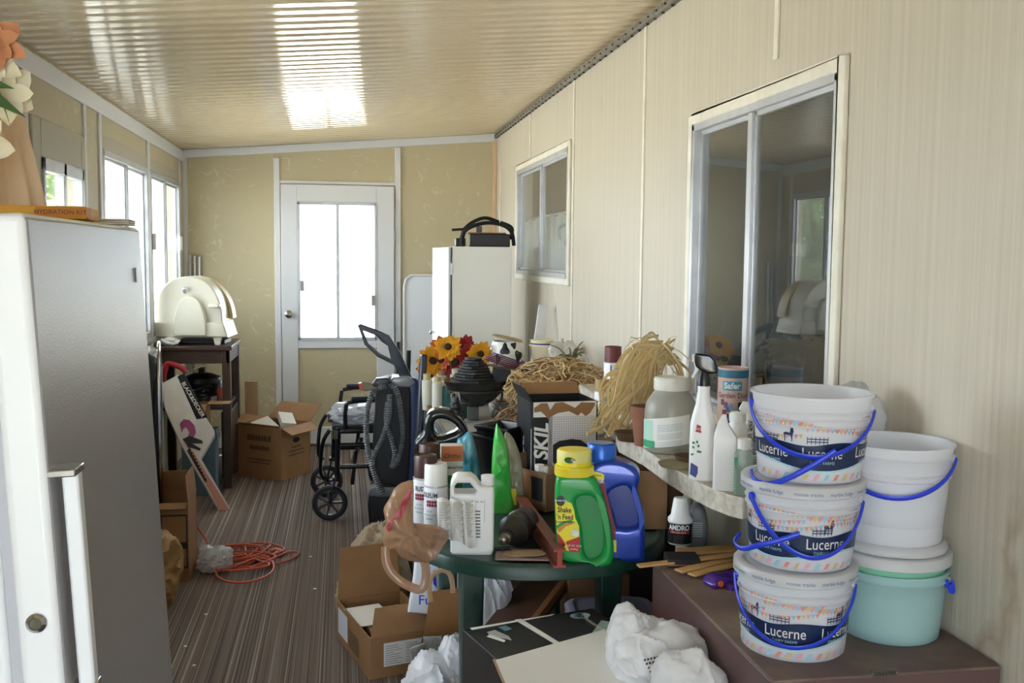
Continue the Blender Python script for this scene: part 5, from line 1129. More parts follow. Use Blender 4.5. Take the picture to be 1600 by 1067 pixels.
facequad('torn_brown_top', CARD, 0, 0, 0, 0, .0026, pts=[(0.008, 0.278), (0.03, 0.281), (0.045, 0.267), (0.052, 0.257), (0.064, 0.265), (0.085, 0.275), (0.12, 0.28), (0.15, 0.265), (0.16, 0.275), (0.175, 0.263), (0.19, 0.273), (0.205, 0.297), (0.205, 0.305), (0.16, 0.307), (0.14, 0.29), (0.1, 0.309), (0.075, 0.307), (0.06, 0.285), (0.05, 0.307), (0.03, 0.307), (0.008, 0.293)])
facequad('printed_saw', M('navy_black_print', '20222c', .5), 0, 0, 0, 0, .0027, pts=[(.07, .12), (.07, .175), (.09, .187), (.13, .192), (.16, .188), (.185, .17), (.17, .15), (.13, .16), (.12, .13), (.09, .1)])
facequad('label_sticker', PAPER, .094, .11, .152, .168, .003)
x_ = nu*.034+V((0, 0, .185)); lettering('lettering', 'SKIL', .062, PAPER, flat(x_, (0, 0, 1), -nu, V((nu.y, -nu.x, 0)), .0035), sk, bold=.03, shear=.2)
lettering('lettering', 'WARRANTY', .008, INK, flat(nu*.062+V((0, 0, .20)), (0, 0, 1), -nu, V((nu.y, -nu.x, 0)), .0036), sk)
B().box(-.001, 0, .01, .03, .0, .24).obj('x', PAPER, sk) if False else None
vl = v.normalized(); lettering('side_lettering', 'Circular Saw', .022, PAPER, flat(vl*.09+V((-.002, 0, .14)), (0, 0, 1), vl), sk, squeeze=.9)
bb = B(); bb.bar(nu*.012+V((0, -.002, .0)), nu*.012+V((0, -.002, .228)), .0015, .001); bb.bar(nu*.0+V((0, -.002, .0)), nu*.0+V((0, -.002, .228)), .0015, .001); bb.bar(nu*.055+V((0, .001, .0)), nu*.055+V((0, .001, .228)), .0015, .004); bb.obj('white_rules', PAPER, sk)
o_ = B().box(-.035, .04, -.03, .03, 0, .11).obj('brown_carton', CARD, None, bevel=.002); o_.location = (P(940, 720, y=3.08).x+.02, 3.16, GT+.06); o_.location.z = GT; o_.scale = (1, 1, 1.5)
tag(o_, 'small brown carton standing between the saw box and the counter', 'box')
# small open box with white caps
nr = P(852, 801, z=GT); u = V((-.09, .16, 0)); v = V((.085, .05, 0))
sb_ = carton('parts_box', 'small brown open box with black panels, between the level and the green jug', nr, u, v, .115, CARDD, flaps=(('v1', .03, 70),))
un = u.normalized(); nn_ = V((-un.y, un.x, 0)); nn_ = -nn_ if nn_.dot(EYE-nr) < 0 else nn_
c_ = [un*a+V((0, 0, z))+nn_*.0015 for a, z in ((.012, .03), (.17, .03), (.17, .1), (.012, .1))]; B().add(c_, [(0, 1, 2, 3)]).obj('black_panel', BLACKM, sb_, smooth=0, fix=False)
c_ = [un*a+V((0, 0, z))+nn_*.003 for a, z in ((.06, .02), (.1, .02), (.11, .11), (.065, .11))]; B().add(c_, [(0, 1, 2, 3)]).obj('tape', CARD, sb_, smooth=0, fix=False)
for i, (a, c) in enumerate(((.05, .35), (.085, .5))):
    o_ = B().lathe([(0, 0), (.012, 0), (.012, .1), (.0145, .1), (.0145, .118), (0, .12)], n=24).obj('white_vial', WPL, None); o_.location = nr+un*a+v*c+V((0, 0, .007)); tag(o_, ['white capped vial standing nearest in the small open parts box', 'white capped vial standing farther back in the small parts box'][i], 'bottle', 'vials in the parts box')
# seed bags
f = Fr(788, 800, z=GT, back=8)
t = f.thing('green_seed_bag', 'narrow bright green plastic seed bag standing on the green table', 'bag')
sheet('bag_skin', M('lime_green_film', '3cae45', .3, var=.4, vscale=12, vcol='8fd07f'), t, [(775, 664), (779, 666), (790, 690), (796, 725), (799, 765), (803, 804), (770, 806), (768, 750), (770, 700)], f, 0, seed=2, depth=.022, amp=.006)
t = f.thing('beige_seed_bag', 'olive and yellow striped seed bag leaning right of the bright green one', 'bag'); t.location += V((.018, .01, 0))
sheet('bag_skin', M('olive_grey_film', '7d7a62', .4, var=.6, vscale=18, vcol='a9a58c'), t, [(780, 679), (792, 684), (804, 712), (810, 750), (812, 802), (788, 804), (786, 760), (782, 715)], f, .01, seed=6, depth=.022, amp=.006)
plate('yellow_panel', M('yellow_check_print', 'c9bf2a', .5), f.poly([(789, 765), (798, 765), (799, 790), (790, 791)], -.015), -.0165, -.0145, t, 0)
# boxes behind the cans
f = Fr(706, 789, z=GT, back=6, face=-.05); t = f.thing('insect_killer_box', 'orange, white and green insect killer box standing behind the white jug', 'box'); H_ = f.L(706, 697)[1]; w2 = 17/f.s
B().box(-w2, w2, 0, .05, 0, H_).obj('carton', M('box_white', 'd9d8d2', .5), t, bevel=.001)
for nm, c_, za, zb in (('orange_panel', 'c9703c', .74, 1), ('green_panel', '2c6e44', .28, .5), ('grey_panel', '8f9a96', .0, .28)): B().box(-w2+.0005, w2-.0005, -.0012, 0, H_*za, H_*zb).obj(nm, M(nm, c_, .5), t, smooth=0)
lettering('lettering', 'Ortho', .02, BLACKP, flat((0, -.003, H_*.83), (1, 0, 0), (0, 0, 1)), t, shear=.3); lettering('lettering', 'TERMINATOR', .011, M('navy_print', '1d3354', .5), flat((0, -.003, H_*.63), (1, 0, 0), (0, 0, 1)), t, bold=.02)
f = Fr(735, 775, z=GT, back=6); t = f.thing('teal_product_bag', 'shiny teal and black product bag standing right of the insect killer box', 'bag')
sheet('bag_skin', M('teal_film', '3f8ba0', .3, var=.6, vscale=14, vcol='a6c2c4'), t, [(714, 690), (722, 682), (735, 674), (744, 700), (750, 735), (752, 775), (716, 777), (712, 735)], f, 0, seed=4, depth=.02, amp=.008)
sheet('black_gusset', BLACKP, t, [(733, 680), (741, 692), (750, 735), (752, 772), (744, 774), (742, 735), (738, 700)], f, .012, seed=5, depth=.014, amp=.004)
# black jug
f = Fr(690, 780, z=GT, y=None) if False else Fr(690, 772, z=GT, back=14)
t = f.thing('black_fuel_jug', 'glossy black plastic jug with big handle, behind the spray cans', 'jug'); GLB = M('glossy_black_plastic', '161618', .15)
plate('jug_body', GLB, f.poly([(648, 700), (650, 686), (660, 676), (663, 658), (668, 645), (679, 638), (700, 638), (720, 652), (731, 670), (731, 682), (722, 694), (722, 770), (650, 772)]), -.04, .045, t, .016, holes=[f.poly([(678, 668), (680, 655), (690, 652), (704, 656), (716, 668), (700, 676), (684, 680)])], n=2, seg=5, smooth=60)
cx, cz = f.L(712, 645); B().lathe([(0, cz-.005), (.018, cz-.005), (.018, cz+.012), (.015, cz+.014), (.018, cz+.017), (.018, cz+.03), (.012, cz+.034), (.01, cz+.05), (0, cz+.05)], (cx, 0, 0), n=28).obj('ribbed_neck', CHAR, t)
B().tube(smoothed([(cx-.012, 0, cz+.035), (cx-.012, 0, cz+.06), (cx+.008, 0, cz+.062), (cx+.01, 0, cz+.04)], 4, False), .004, 8).obj('chrome_clip', CHROME, t)
# nursery pots
for i, (px, zz, sc_) in enumerate(((778, GT, 1), (786, GT+.03, .98))):
    p = P(px, 760, z=GT); p = V((p.x, 3.22, zz)); b = B(); rr = []
    for w_, z in ((.05, 0), (.066, .165), (.072, .168), (.072, .18), (.066, .18), (.062, .17), (.048, .01)): rr.append([(i_*w_*sc_, j_*w_*sc_, z) for i_, j_ in ((-1, -1), (1, -1), (1, 1), (-1, 1))])
    b.loft(rr); o_ = b.obj('nursery_pot', BLACKP, None, bevel=.004); o_.location = p; o_.rotation_euler = (0, 0, .5+.25*i)
    tag(o_, ['black square nursery pot behind the green seed bag, lower of two nested', 'black square nursery pot nested in the lower one behind the seed bags'][i], 'pot', 'nested nursery pots')

# ================================================================== BOXES RIGHT ON THE TABLE
carton('brown_carton', 'plain brown carton standing on the green table under the counter, behind the blue jug', (.765, 2.66, GT), (.13, -.01, 0), (.01, .12, 0), .165, CARD)
o_ = carton('brown_carton', 'wider brown carton with printed mark wedged under the counter left of the white capped jug', (.785, 2.84, GT), (.22, -.01, 0), (.01, .2, 0), .172, CARDD)
bb = B(); 
for a, c, e_, g_ in ((.02, .12, .17, .172), (.02, .12, .125, .127), (.02, .022, .125, .172), (.118, .12, .125, .172)): bb.box(a, c, -.009, -.0075, e_, g_)
bb.obj('print_frame', M('brown_print', '5e4329', .8), o_, smooth=0)
f = Fr(1062, 851, z=.742, back=18); f.o = V((f.o.x, f.o.y, GT)) if False else f
p = P(1062, 851, z=GT+.0); f = Fr(1062, 853, z=GT, back=14)
t = f.thing('ant_bait_bottle', 'dark labelled bottle with white measuring cap standing under the counter edge', 'bottle'); q = 1/f.s
B().lathe([(0, 0), (17*q, 0), (18.5*q, 2*q), (18.5*q, 36*q), (0, 37*q)], n=36, sy=.75).obj('bottle_body', M('grey_white_plastic', 'bfc0c4', .4), t)
B().lathe([(18.9*q, 3*q), (18.9*q, 34*q)], n=36, sy=.76).obj('black_label', BLACKP, t); B().lathe([(0, 36*q), (19.5*q, 36*q), (19.5*q, 41*q), (15*q, 46*q), (11*q, 71*q), (10*q, 73*q), (0, 73*q)], n=36, sy=.85).obj('measuring_cap', WPL, t, smooth=40)
lettering('lettering', 'AMDRO', 11*q, PAPER, wrapc(18.9*q, 28*q, -.1, sy=.76), t, bold=.04, squeeze=.85)
b = B(); g = wrapc(18.9*q, 0, 0, sy=.76)
for i in range(6): x0 = -17*q+i*5.5*q; b.add([g(x0, 19*q), g(x0+5.5*q, 19*q), g(x0+5.5*q, 23*q), g(x0, 23*q)], [(0, 1, 2, 3)])
b.obj('red_band', REDL, t, smooth=0, fix=False)
lettering('small_lettering', 'FIRE ANT BAIT', 3.4*q, PAPER, wrapc(18.9*q, 21*q, -.1, sy=.76, e=.002), t); 
for i in range(4): lettering('small_lettering', 'kills the queen', 2.6*q, GREYINK, wrapc(18.9*q, (15-3.2*i)*q, -.1, sy=.76, e=.002), t)
f2 = Fr(1090, 852, z=GT, back=36); t = f2.thing('grey_jug', 'translucent grey jug standing just behind the ant bait bottle', 'jug')
plate('jug_body', translucent('smoky_plastic', '8b8d92', clear=.2, transl=.2), f2.poly([(1070, 815), (1074, 800), (1084, 788), (1096, 790), (1104, 806), (1104, 850), (1071, 850)]), -.035, .035, t, .012, n=2)
plate('grey_label', M('grey_label_card', '6d7078', .5), f2.poly([(1078, 812), (1101, 812), (1101, 842), (1078, 842)], -.035), -.0365, -.034, t, 0)
bb = B()
for i in range(7): x, z = f2.L(1080, 817+3.4*i, -.036); bb.box(x, x+.03, -.0375, -.0366, z, z+.0012)
bb.obj('label_print', PAPER, t, smooth=0)

# ================================================================== COUNTER
CTZ = .95
LAM = M('speckled_laminate', 'b7ad9c', .45, var=.8, vscale=60, vcol='8f8069'); LAME = M('mottled_white_edge', 'cfc9bd', .45, var=.7, vscale=45, vcol='9b8f7d')
edge = [(967, 681), (985, 690), (1005, 700), (1040, 724), (1075, 745), (1110, 762), (1140, 773), (1162, 778), (1180, 776), (1200, 768)]
pts = [P(a, c, z=CTZ) for a, c in edge]
poly = [(p.x, p.y) for p in pts]+[(1.19, 2.03), (1.19, 4.05), (.97, 4.05), (.95, 3.12), (.84, 3.0)]
ct = thing('counter_top', 'speckled beige laminate counter with curved front along the right wall', 'counter', (0, 0, 0))
b = B(); k = len(poly); b.v = [(x, y, CTZ) for x, y in poly]+[(x, y, CTZ-.05) for x, y in poly]; b.f = [tuple(range(k)), tuple(reversed(range(k, 2*k)))]+[(i, (i+1) % k, k+(i+1) % k, k+i) for i in range(k)]; b.m = [0, 0]+[1]*k
b.obj('worktop', [LAM, LAME], ct, smooth=30, bevel=.003)
for x, y in ((1.12, 2.42), (1.12, 3.9), (1.12, 3.3)): B().box(x-.02, x+.02, y-.02, y+.02, 0, CTZ-.05).obj('leg', M('dark_post', '3d3732', .6), ct)
B().box(1.0, 1.19, 2.2, 2.26, CTZ-.12, CTZ-.05).obj('bracket', M('dark_post', '3d3732', .6), ct)
# big jar
f = Fr(1047, 712, z=CTZ, back=38); q = 1/f.s
t = f.thing('powder_jar', 'big cloudy plastic jar of powder with white lid and paper label, on the counter', 'jar')
JR = translucent('cloudy_jar_plastic', 'b8b5aa', clear=.12, transl=.3, rough=.3)
B().lathe([(0, 1*q), (37*q, 1*q), (40*q, 5*q), (41*q, 20*q), (41*q, 62*q), (39*q, 76*q), (30*q, 90*q), (26*q, 95*q), (26*q, 98*q)], n=48, sy=.85).obj('jar_body', JR, t, smooth=50)
B().lathe([(0, 3*q), (36*q, 3*q), (38.5*q, 8*q), (39*q, 58*q), (0, 60*q)], n=40, sy=.85).obj('powder', M('grey_beige_powder', 'a39f92', .9), t)
B().lathe([(0, 97*q), (27*q, 97*q), (27.5*q, 99*q), (27.5*q, 114*q), (25*q, 117*q), (0, 117*q)], n=48, sy=.88).obj('lid', M('dusty_white_lid', 'dddad2', .45, var=.4, vscale=25, vcol='b5aa94'), t)
def wrap_label(name, mat, r, a0, a1, z0, z1, par, sy=1, e=.0012, n=20, skew=0, cx=0, rf=None):
    b = B(); N = n; M_ = 6
    for j in range(M_+1):
        for i in range(N+1):
            a = a0+(a1-a0)*i/N; zb = z0 if not callable(z0) else z0(a); zt = z1 if not callable(z1) else z1(a)
            z = zb+(zt-zb)*j/M_+skew*(a-a0); rr = (rf(z) if rf else r)+e; b.v.append((cx+math.cos(-PI/2+a)*rr, math.sin(-PI/2+a)*rr*sy, z))
    for j in range(M_):
        for i in range(N): k = j*(N+1)+i; b.f.append((k, k+1, k+N+2, k+N+1)); b.m.append(0)
    return b.obj(name, mat, par, smooth=60, fix=False)
wrap_label('label', PAPER, 41.2*q, -1.45, .75, 5*q, 50*q, t, sy=.85, skew=6*q); wrap_label('green_panel', M('pale_green_print', 'a9d0bd', .5), 41.2*q, -1.3, -.7, 12*q, 52*q, t, sy=.85, e=.002); wrap_label('dark_green_panel', M('green_print', '2f9a6a', .5), 41.2*q, -1.35, -.6, 9*q, 20*q, t, sy=.85, e=.0028)
b = B()
for k in range(14):
    z = (16+k*2.4)*q
    if k in (3, 8): continue
    for i in range(6):
        a0 = -.5+i*.16; g = wrapc(41.2*q, z, 0, sy=.85, e=.0022); b.add([g(41.2*q*a0, a0*6*q), g(41.2*q*(a0+.15), (a0+.15)*6*q), g(41.2*q*(a0+.15), (a0+.15)*6*q+.0009), g(41.2*q*a0, a0*6*q+.0009)], [(0, 1, 2, 3)])
b.obj('small_print', M('blue_grey_print', '7c8fae', .6), t, smooth=0, fix=False)
# spray bottle
f = Fr(1096, 752, z=CTZ, back=17); q = 1/f.s
t = f.thing('spray_bottle', 'white trigger spray bottle with black head on the counter', 'bottle')
rings = []
for z, rx, ry, ex in ((0, 18, 13, 4), (3, 20, 14, 4), (60, 20, 14.5, 3.5), (88, 19.5, 14, 3), (100, 17, 13, 2.6), (118, 12, 11, 2.2), (135, 9.5, 9.5, 2), (147, 9.5, 9.5, 2)): rings.append([(x*q, y*q, z*q) for x, y in sup(rx, ry, ex, 40)])
B().loft(rings).obj('bottle_body', WJ, t, smooth=60)
B().lathe([(0, 147*q), (10.5*q, 147*q), (10.5*q, 160*q), (9*q, 163*q), (8*q, 168*q), (0, 168*q)], n=28).obj('collar', BLACKP, t)
plate('trigger_head', GLB, [(x*q, z*q) for x, z in ((-16, 192), (-14, 197), (8, 195), (16, 188), (21, 172), (19, 167), (6, 166), (-5, 170), (-13, 177), (-15, 184))], -8*q, 8*q, t, 2.5*q)
plate('trigger', WPL, [(x*q, z*q) for x, z in ((-17, 190), (-12, 190), (-8, 178), (-9, 170), (-17, 158), (-19, 160), (-14, 172))], -3*q, 3*q, t, 1*q)
plate('nozzle', WPL, [(x*q, z*q) for x, z in ((-19, 184), (-15, 184), (-15, 195), (-19, 195))], -4*q, 4*q, t, .8*q)
plate('red_patch', REDL, [(x*q, z*q) for x, z in ((-11, 77), (-2, 75), (-3, 86), (-9, 88))], -15.5*q, -13.5*q, t, 0); put_ = lettering('lettering', 'ACE', 5*q, PAPER, flat((-6*q, -15.8*q, 81*q), (1, 0, -.1), (0, 0, 1)), t)
plate('blue_patch', M('blue_print', '27357e', .5), [(x*q, z*q) for x, z in ((-18, 10), (-9, 5), (-6, 12), (-6, 22), (-17, 28))], -15.2*q, -12.5*q, t, 0)
b = B()
for i, (x, z, a) in enumerate(((-9, 45, .5), (-7, 52, 1.2), (-12, 50, 2.2), (-8, 58, 1.6), (-11, 58, 2.6), (-6, 45, .2), (-12, 42, 3.4))): c_ = V((x*q, -15.5*q, z*q)); d_ = V((math.cos(a), 0, math.sin(a))); n2 = V((-d_.z, 0, d_.x)); b.add([c_-n2*.6*q, c_+d_*3*q-n2*2*q, c_+d_*6*q, c_+d_*3*q+n2*2*q], [(0, 1, 2, 3)])
b.obj('printed_leaves', M('leaf_print', '3c7a45', .6), t, smooth=0, fix=False)
# garden dust can
f = Fr(1143, 692, z=CTZ, back=22); q = 1/f.s; Hc = 117*q*.985
t = f.thing('garden_dust_can', 'round pink and blue garden dust can standing against the window on the counter', 'can'); R_ = 23.3*q
B().lathe([(0, 0), (R_, 0), (R_, Hc-2*q), (R_*1.02, Hc-1*q), (R_*1.02, Hc), (R_*.96, Hc), (R_*.94, Hc-2*q), (0, Hc-2*q)], n=48).obj('can_body', M('pink_label_card', 'd6b6ac', .5), t)
B().lathe([(R_*1.004, Hc-15*q), (R_*1.004, Hc-3*q)], n=48).obj('teal_band', M('teal_band', '2f7089', .5), t)
wrap_label('logo_panel', M('sky_blue_print', '3f9ab8', .5), R_, -.72, .6, Hc-34*q, Hc-20*q, t, e=.001)
lettering('lettering', 'Safer', 13*q, PAPER, wrapc(R_, Hc-27*q, -.06, e=.002), t, bold=.03, squeeze=.95); lettering('lettering', 'Garden Dust', 11.5*q, M('wine_print', '5b3547', .5), wrapc(R_, Hc-42*q, .0, e=.0015), t, squeeze=.85)
wrap_label('navy_disc', M('navy_disc', '1f2b45', .5), R_, .35, .95, Hc-68*q, Hc-52*q, t, e=.001); wrap_label('disc_streak', M('sky_blue_print', '3f9ab8', .5), R_, .4, .9, Hc-63*q, Hc-60*q, t, e=.002)
for i, (a, z, c_) in enumerate(((-.7, -52, '6a3d55'), (-.45, -56, '7c5a6c'), (-.3, -62, '5f6d9a'), (-.1, -58, '6f9ac0'), (-.55, -68, '8a3350'), (-.05, -72, 'c04a86'), (-.35, -74, '3a3040'), (.15, -66, '79a0b8'), (-.2, -80, '4c6aa0'))): wrap_label('printed_flower', M('print_'+c_, c_, .6), R_, a-.13, a+.13, Hc+(z-5)*q, Hc+(z+4)*q, t, e=.001+.0003*i, n=4)
# white square bottle etc
f = Fr(1131, 767, z=CTZ, back=12); q = 1/f.s; t = f.thing('white_square_bottle', 'plain white square bottle with sloping shoulders, right of the spray bottle', 'bottle')
rg = lambda L_: [[(x*w*q+ox*q, y*d_*q, z*q) for x, y in sup(1, 1, 9, 32)] for z, w, d_, ox in L_]
B().loft(rg(((0, 16, 12, 0), (2, 17.5, 13, 0), (80, 17.5, 13, 0), (84, 17, 12.5, 0), (104, 8, 7, -4), (114, 4.5, 4.5, -3), (118, 3, 3, -2)))).obj('bottle_body', WJ, t, smooth=40)
f = Fr(1150, 745, z=CTZ, back=20); q = 1/f.s; t = f.thing('white_round_bottle', 'white bottle with broad white cap half hidden behind the square bottle', 'bottle')
B().lathe([(0, 0), (16*q, 0), (17*q, 3*q), (17*q, 70*q), (11*q, 84*q), (0, 86*q)], n=36).obj('bottle_body', WJ, t, smooth=50); B().lathe([(0, 84*q), (13*q, 84*q), (13*q, 96*q), (11*q, 98*q), (0, 98*q)], n=32).obj('cap', WPL, t)
f = Fr(1168, 735, z=CTZ, back=22); q = 1/f.s; t = f.thing('white_trigger_bottle', 'white sprayer bottle with slanted head behind the small clear bottle', 'bottle')
B().lathe([(0, 0), (16*q, 0), (16*q, 60*q), (9*q, 80*q), (8*q, 85*q), (0, 85*q)], n=32).obj('bottle_body', WJ, t, smooth=50); plate('sprayer_head', WPL, [(x*q, z*q) for x, z in ((-16, 92), (-10, 104), (6, 102), (16, 88), (14, 82), (-8, 84))], -7*q, 7*q, t, 2*q)
f = Fr(1161, 775, z=CTZ, back=11); q = 1/f.s; t = f.thing('clear_green_bottle', 'small clear bottle of pale green liquid with white cap at the counter end', 'bottle')
B().loft(rg(((0, 13, 10, 0), (2, 14.5, 11, 0), (62, 14.5, 11, 0), (70, 10, 9, 0), (73, 9, 9, 0)))).obj('bottle_body', translucent('clear_bottle_plastic', 'b9c9be', clear=.4, transl=.3, rough=.15), t, smooth=45)
B().loft(rg(((1, 13.5, 10, 0), (48, 13.5, 10, 0)))).obj('liquid', M('pale_green_liquid', '8fb39c', .2), t); B().lathe([(0, 72*q), (10.5*q, 72*q), (10.5*q, 88*q), (0, 89*q)], n=28).obj('cap', WPL, t)
b = B(); g = []
for i in range(12): b.box(-14.8*q, -11*q, -11.4*q, -11*q, (8+i*4.5)*q, (8.8+i*4.5)*q)
b.obj('scale_marks', M('green_print', '2f9a6a', .5), t, smooth=0); B().box(-14.7*q, -9*q, -11.6*q, -11*q, 50*q, 60*q).obj('green_tag', M('green_print', '2f9a6a', .5), t, smooth=0)
f = Fr(1174, 762, z=CTZ, back=20); q = 1/f.s; t = f.thing('bottle_brush', 'dark bristled wire brush standing between the clear bottle and the buckets', 'brush')
b = B(); rnd = random.Random(4)
for i in range(420): z = rnd.uniform(15, 100)*q; a = rnd.uniform(0, 2*PI); b.bar((0, 0, z), (9*q*math.cos(a), 9*q*math.sin(a), z+rnd.uniform(-2, 2)*q), .0006, .0006)
b.obj('bristles', M('brown_bristle', '3f342c', .8), t, smooth=0)['kind'] = 'stuff'; B().tube([(0, 0, 0), (0, 0, 102*q)], .0025, 8).obj('wire_handle', ALU, t)
# pots and saucers
TER = M('terracotta', '8d5a44', .8, var=.5, vscale=18, vcol='6a4335')
f = Fr(1006, 700, z=CTZ, back=26); q = 1/f.s; o_ = B().lathe([(0, 0), (15*q, 0), (20*q, 48*q), (22*q, 48*q), (22*q, 62*q), (19*q, 62*q), (13*q, 5*q), (0, 5*q)], n=36).obj('terracotta_pot', TER, None); o_.location = f.o; tag(o_, 'small terracotta pot standing behind the big powder jar, under the husks', 'pot')
for i, (px, py, r) in enumerate(((1000, 696, 24), (1075, 727, 22))):
    f = Fr(px, py, z=CTZ, back=r*.5); q = 1/f.s; o_ = B().lathe([(0, 0), (r*.7*q, 0), (r*q, 14*q), (r*.95*q, 14*q), (r*.66*q, 2*q), (0, 2*q)], n=36).obj('plant_saucer', M('brown_resin', '5f4936', .4), None); o_.location = f.o if i else f.o+V((-.01, .02, .0)); tag(o_, ['brown plant saucer at the left end of the counter by the terracotta pot', 'brown plant saucer squeezed between powder jar and spray bottle'][i], 'saucer', 'brown plant saucers')
    if i == 0: o_.location = P(992, 694, z=CTZ)+V((0, .06, 0))
o_ = B().lathe([(0, 0), (.05, 0), (.055, .008), (0, .01)], n=32).obj('stone_disc', M('mossy_stone', '8a8160', .8, var=.5, vscale=25, vcol='6d6a48'), None); o_.location = P(1062, 728, z=CTZ); tag(o_, 'flat mossy round disc lying on the counter edge under the saucer', 'disc')
# cans behind
def far_can(px, y, zt, hw, hbody, hcap, cap, lab, body=CANW):
    p = P(px, 600, y=y); f = Fr(px, 600, y=y); q = 1/f.s; t = thing('spray_can', lab, 'spray can', (p.x, y, CTZ), f.rz, 'spray cans at the far counter end')
    R_ = hw*q; H_ = (P(px, zt, y=y).z-CTZ); hb = H_-hcap*q
    B().lathe([(0, 0), (R_, 0), (R_, hb-.004), (R_*.94, hb), (0, hb)], n=36).obj('can_body', body, t); B().lathe([(R_*.97, hb), (R_*.94, H_-.002), (R_*.88, H_), (R_*.8, H_-.004), (0, H_-.004)], n=36).obj('cap', cap, t); B().lathe([(R_*.97, hb-.004), (R_*1.03, hb-.002), (R_*.95, hb)], n=36).obj('rim', ALU, t)
    wrap_label('side_label', M('pale_grey_label', 'c4c2cc', .5), R_, .1, 1.2, .02, hb-.02, t); wrap_label('dark_rule', INK, R_, -.25, -.15, .0, hb-.01, t, n=2)
    return t
t = far_can(957, 3.75, 541, 13.8, 0, 24, M('maroon_cap', '6b2a2c', .4), 'white spray can with maroon cap standing at the far end of the counter')
lettering('lettering', 'RUST', .016, INK, (lambda x, y: wrapc(.033, .13, -.95)(y*-1, x)), t)
far_can(995, 3.85, 545, 13.0, 0, 20, M('black_cap', '2c2a28', .4), 'white spray can with black cap half hidden behind the straw husks')
far_can(941, 3.45, 592, 12.0, 0, 18, M('gold_cap', 'b0925e', .4, var=.4, vcol='8a6f45'), 'short spray can with tan gold cap, lowest at the counter end')
# corn husk bundle
HUSK = M('pale_corn_husk', 'e0c594', .7, var=.7, vscale=16, vcol='e2cfa2'); HUSK2 = M('cream_husk', 'dcc795', .7)
rnd = random.Random(21); hb = thing('corn_husk_bundle', 'bundle of pale straw coloured husks draped over the pots on the counter', 'straw', (0, 0, 0))
y0 = 3.02
key = [[(1035, 548), (1015, 540), (1000, 570), (985, 610), (960, 645), (942, 680)], [(1035, 550), (1005, 545), (990, 600), (970, 640), (962, 680)], [(1038, 545), (1020, 560), (1005, 600), (995, 640), (985, 668)], [(1030, 545), (1010, 550), (985, 590), (958, 620), (950, 650)], [(1035, 545), (1050, 550), (1062, 575), (1066, 600)], [(1030, 545), (1035, 560), (1030, 590), (1028, 612)], [(1038, 548), (1022, 560), (1018, 590), (1012, 620)], [(1000, 590), (975, 585), (962, 600), (955, 630)]]
for grp, (mt_, n, w_) in enumerate(((HUSK, 46, .009), (HUSK2, 60, .004), (HUSK2, 16, .015))):
    b = B()
    for i in range(n):
        kk = key[rnd.randrange(len(key))]; ox, oy = rnd.gauss(0, 11), rnd.gauss(0, 7); yy = y0+rnd.uniform(-.09, .08)
        pts = [P(a+ox*(1 if j else .5)+rnd.gauss(0, 8), min(c+oy*(1 if j else .5)+rnd.gauss(0, 7), 676+rnd.uniform(0, 8)), y=yy-.03*j+rnd.uniform(-.01, .01)) for j, (a, c) in enumerate(kk)]
        for p in pts: p.z = max(p.z, CTZ+.004) if p.x > .8 else p.z; p.x = min(p.x, 1.16)
        b.tube(smoothed(pts, 4, False), w_*rnd.uniform(.3, .7), 5, flat=.25)
    b.obj('husk_strips', mt_, hb, smooth=80, fix=False)['kind'] = 'stuff'
b = B().tube([P(1035, 545, y=y0), P(1012, 560, y=y0+.02), P(1008, 640, y=y0+.02)], [.018, .03, .02], 8); b.obj('husk_core', HUSK, hb, smooth=80)
o_ = B().tube(smoothed([P(990, 708, y=2.83)+V((0, -.03, .02)), P(996, 712, y=2.78), P(999, 740, y=2.78), P(997, 760, y=2.78)], 4, False), .004, 6, flat=.5).obj('husk_strip', HUSK2, None); tag(o_, 'single pale husk strip hanging down over the counter front edge', 'straw')

# ================================================================== FILE CABINET AND BUCKETS
FZ = .742
FBR = M('brown_enamelled_steel', '5f4846', .35, var=.2, vscale=5, vcol='6d5653'); FTOP = M('grimy_brown_top', '6a5650', .6, var=.9, vscale=6, vcol='8d7c68')
fc = thing('file_cabinet', 'low brown steel file cabinet in the right foreground under the buckets', 'cabinet', (.742, 1.6, 0))
B().box(0, .44, .012, .70, .02, FZ-.004).obj('body', FBR, fc, bevel=.004)
B().box(-.001, .441, .0, .701, FZ-.006, FZ).obj('top_panel', FTOP, fc, bevel=.002)
B().box(.0, .44, 0, .014, FZ-.04, FZ-.004).obj('front_rail', FBR, fc, bevel=.002)
for z0, z1 in ((.40, .695), (.08, .385)):
    d_ = B().box(.018, .422, -.006, .014, z0, z1).obj('drawer', FBR, fc, bevel=.003)
    B().box(.17, .27, -.03, -.006, z0+.14, z0+.165).obj('handle', CHROME, d_, bevel=.004)
pz = P(1381, 1051, y=1.6)-fc.location
plq = plate('name_plate', M('aged_plate', '6e655e', .4, metal=.6), [(pz.x+x, pz.z+z) for x, z in ((-.028, 0), (-.024, .006), (-.02, .0075), (.02, .0075), (.024, .006), (.028, 0), (.024, -.006), (.02, -.0075), (-.02, -.0075), (-.024, -.006))], -.003, .001, fc, 0)
lettering('lettering', 'COLE-STEEL', .0085, BLACKP, flat((pz.x, -.0042, pz.z), (1, 0, 0), (0, 0, 1)), plq, bold=.01)
for x in (-.023, .023): B().lathe([(0, 0), (.002, 0), (.0015, -.001), (0, -.0013)], n=10, M4=Matrix.Translation((pz.x+x, -.003, pz.z)) @ Matrix.Rotation(-PI/2, 4, 'X')).obj('rivet', CHROME, plq)
for x in (.02, .42):
    for y in (.03, .67): B().box(x-.015, x+.015, y-.015, y+.015, 0, .02).obj('foot', BLACKP, fc)
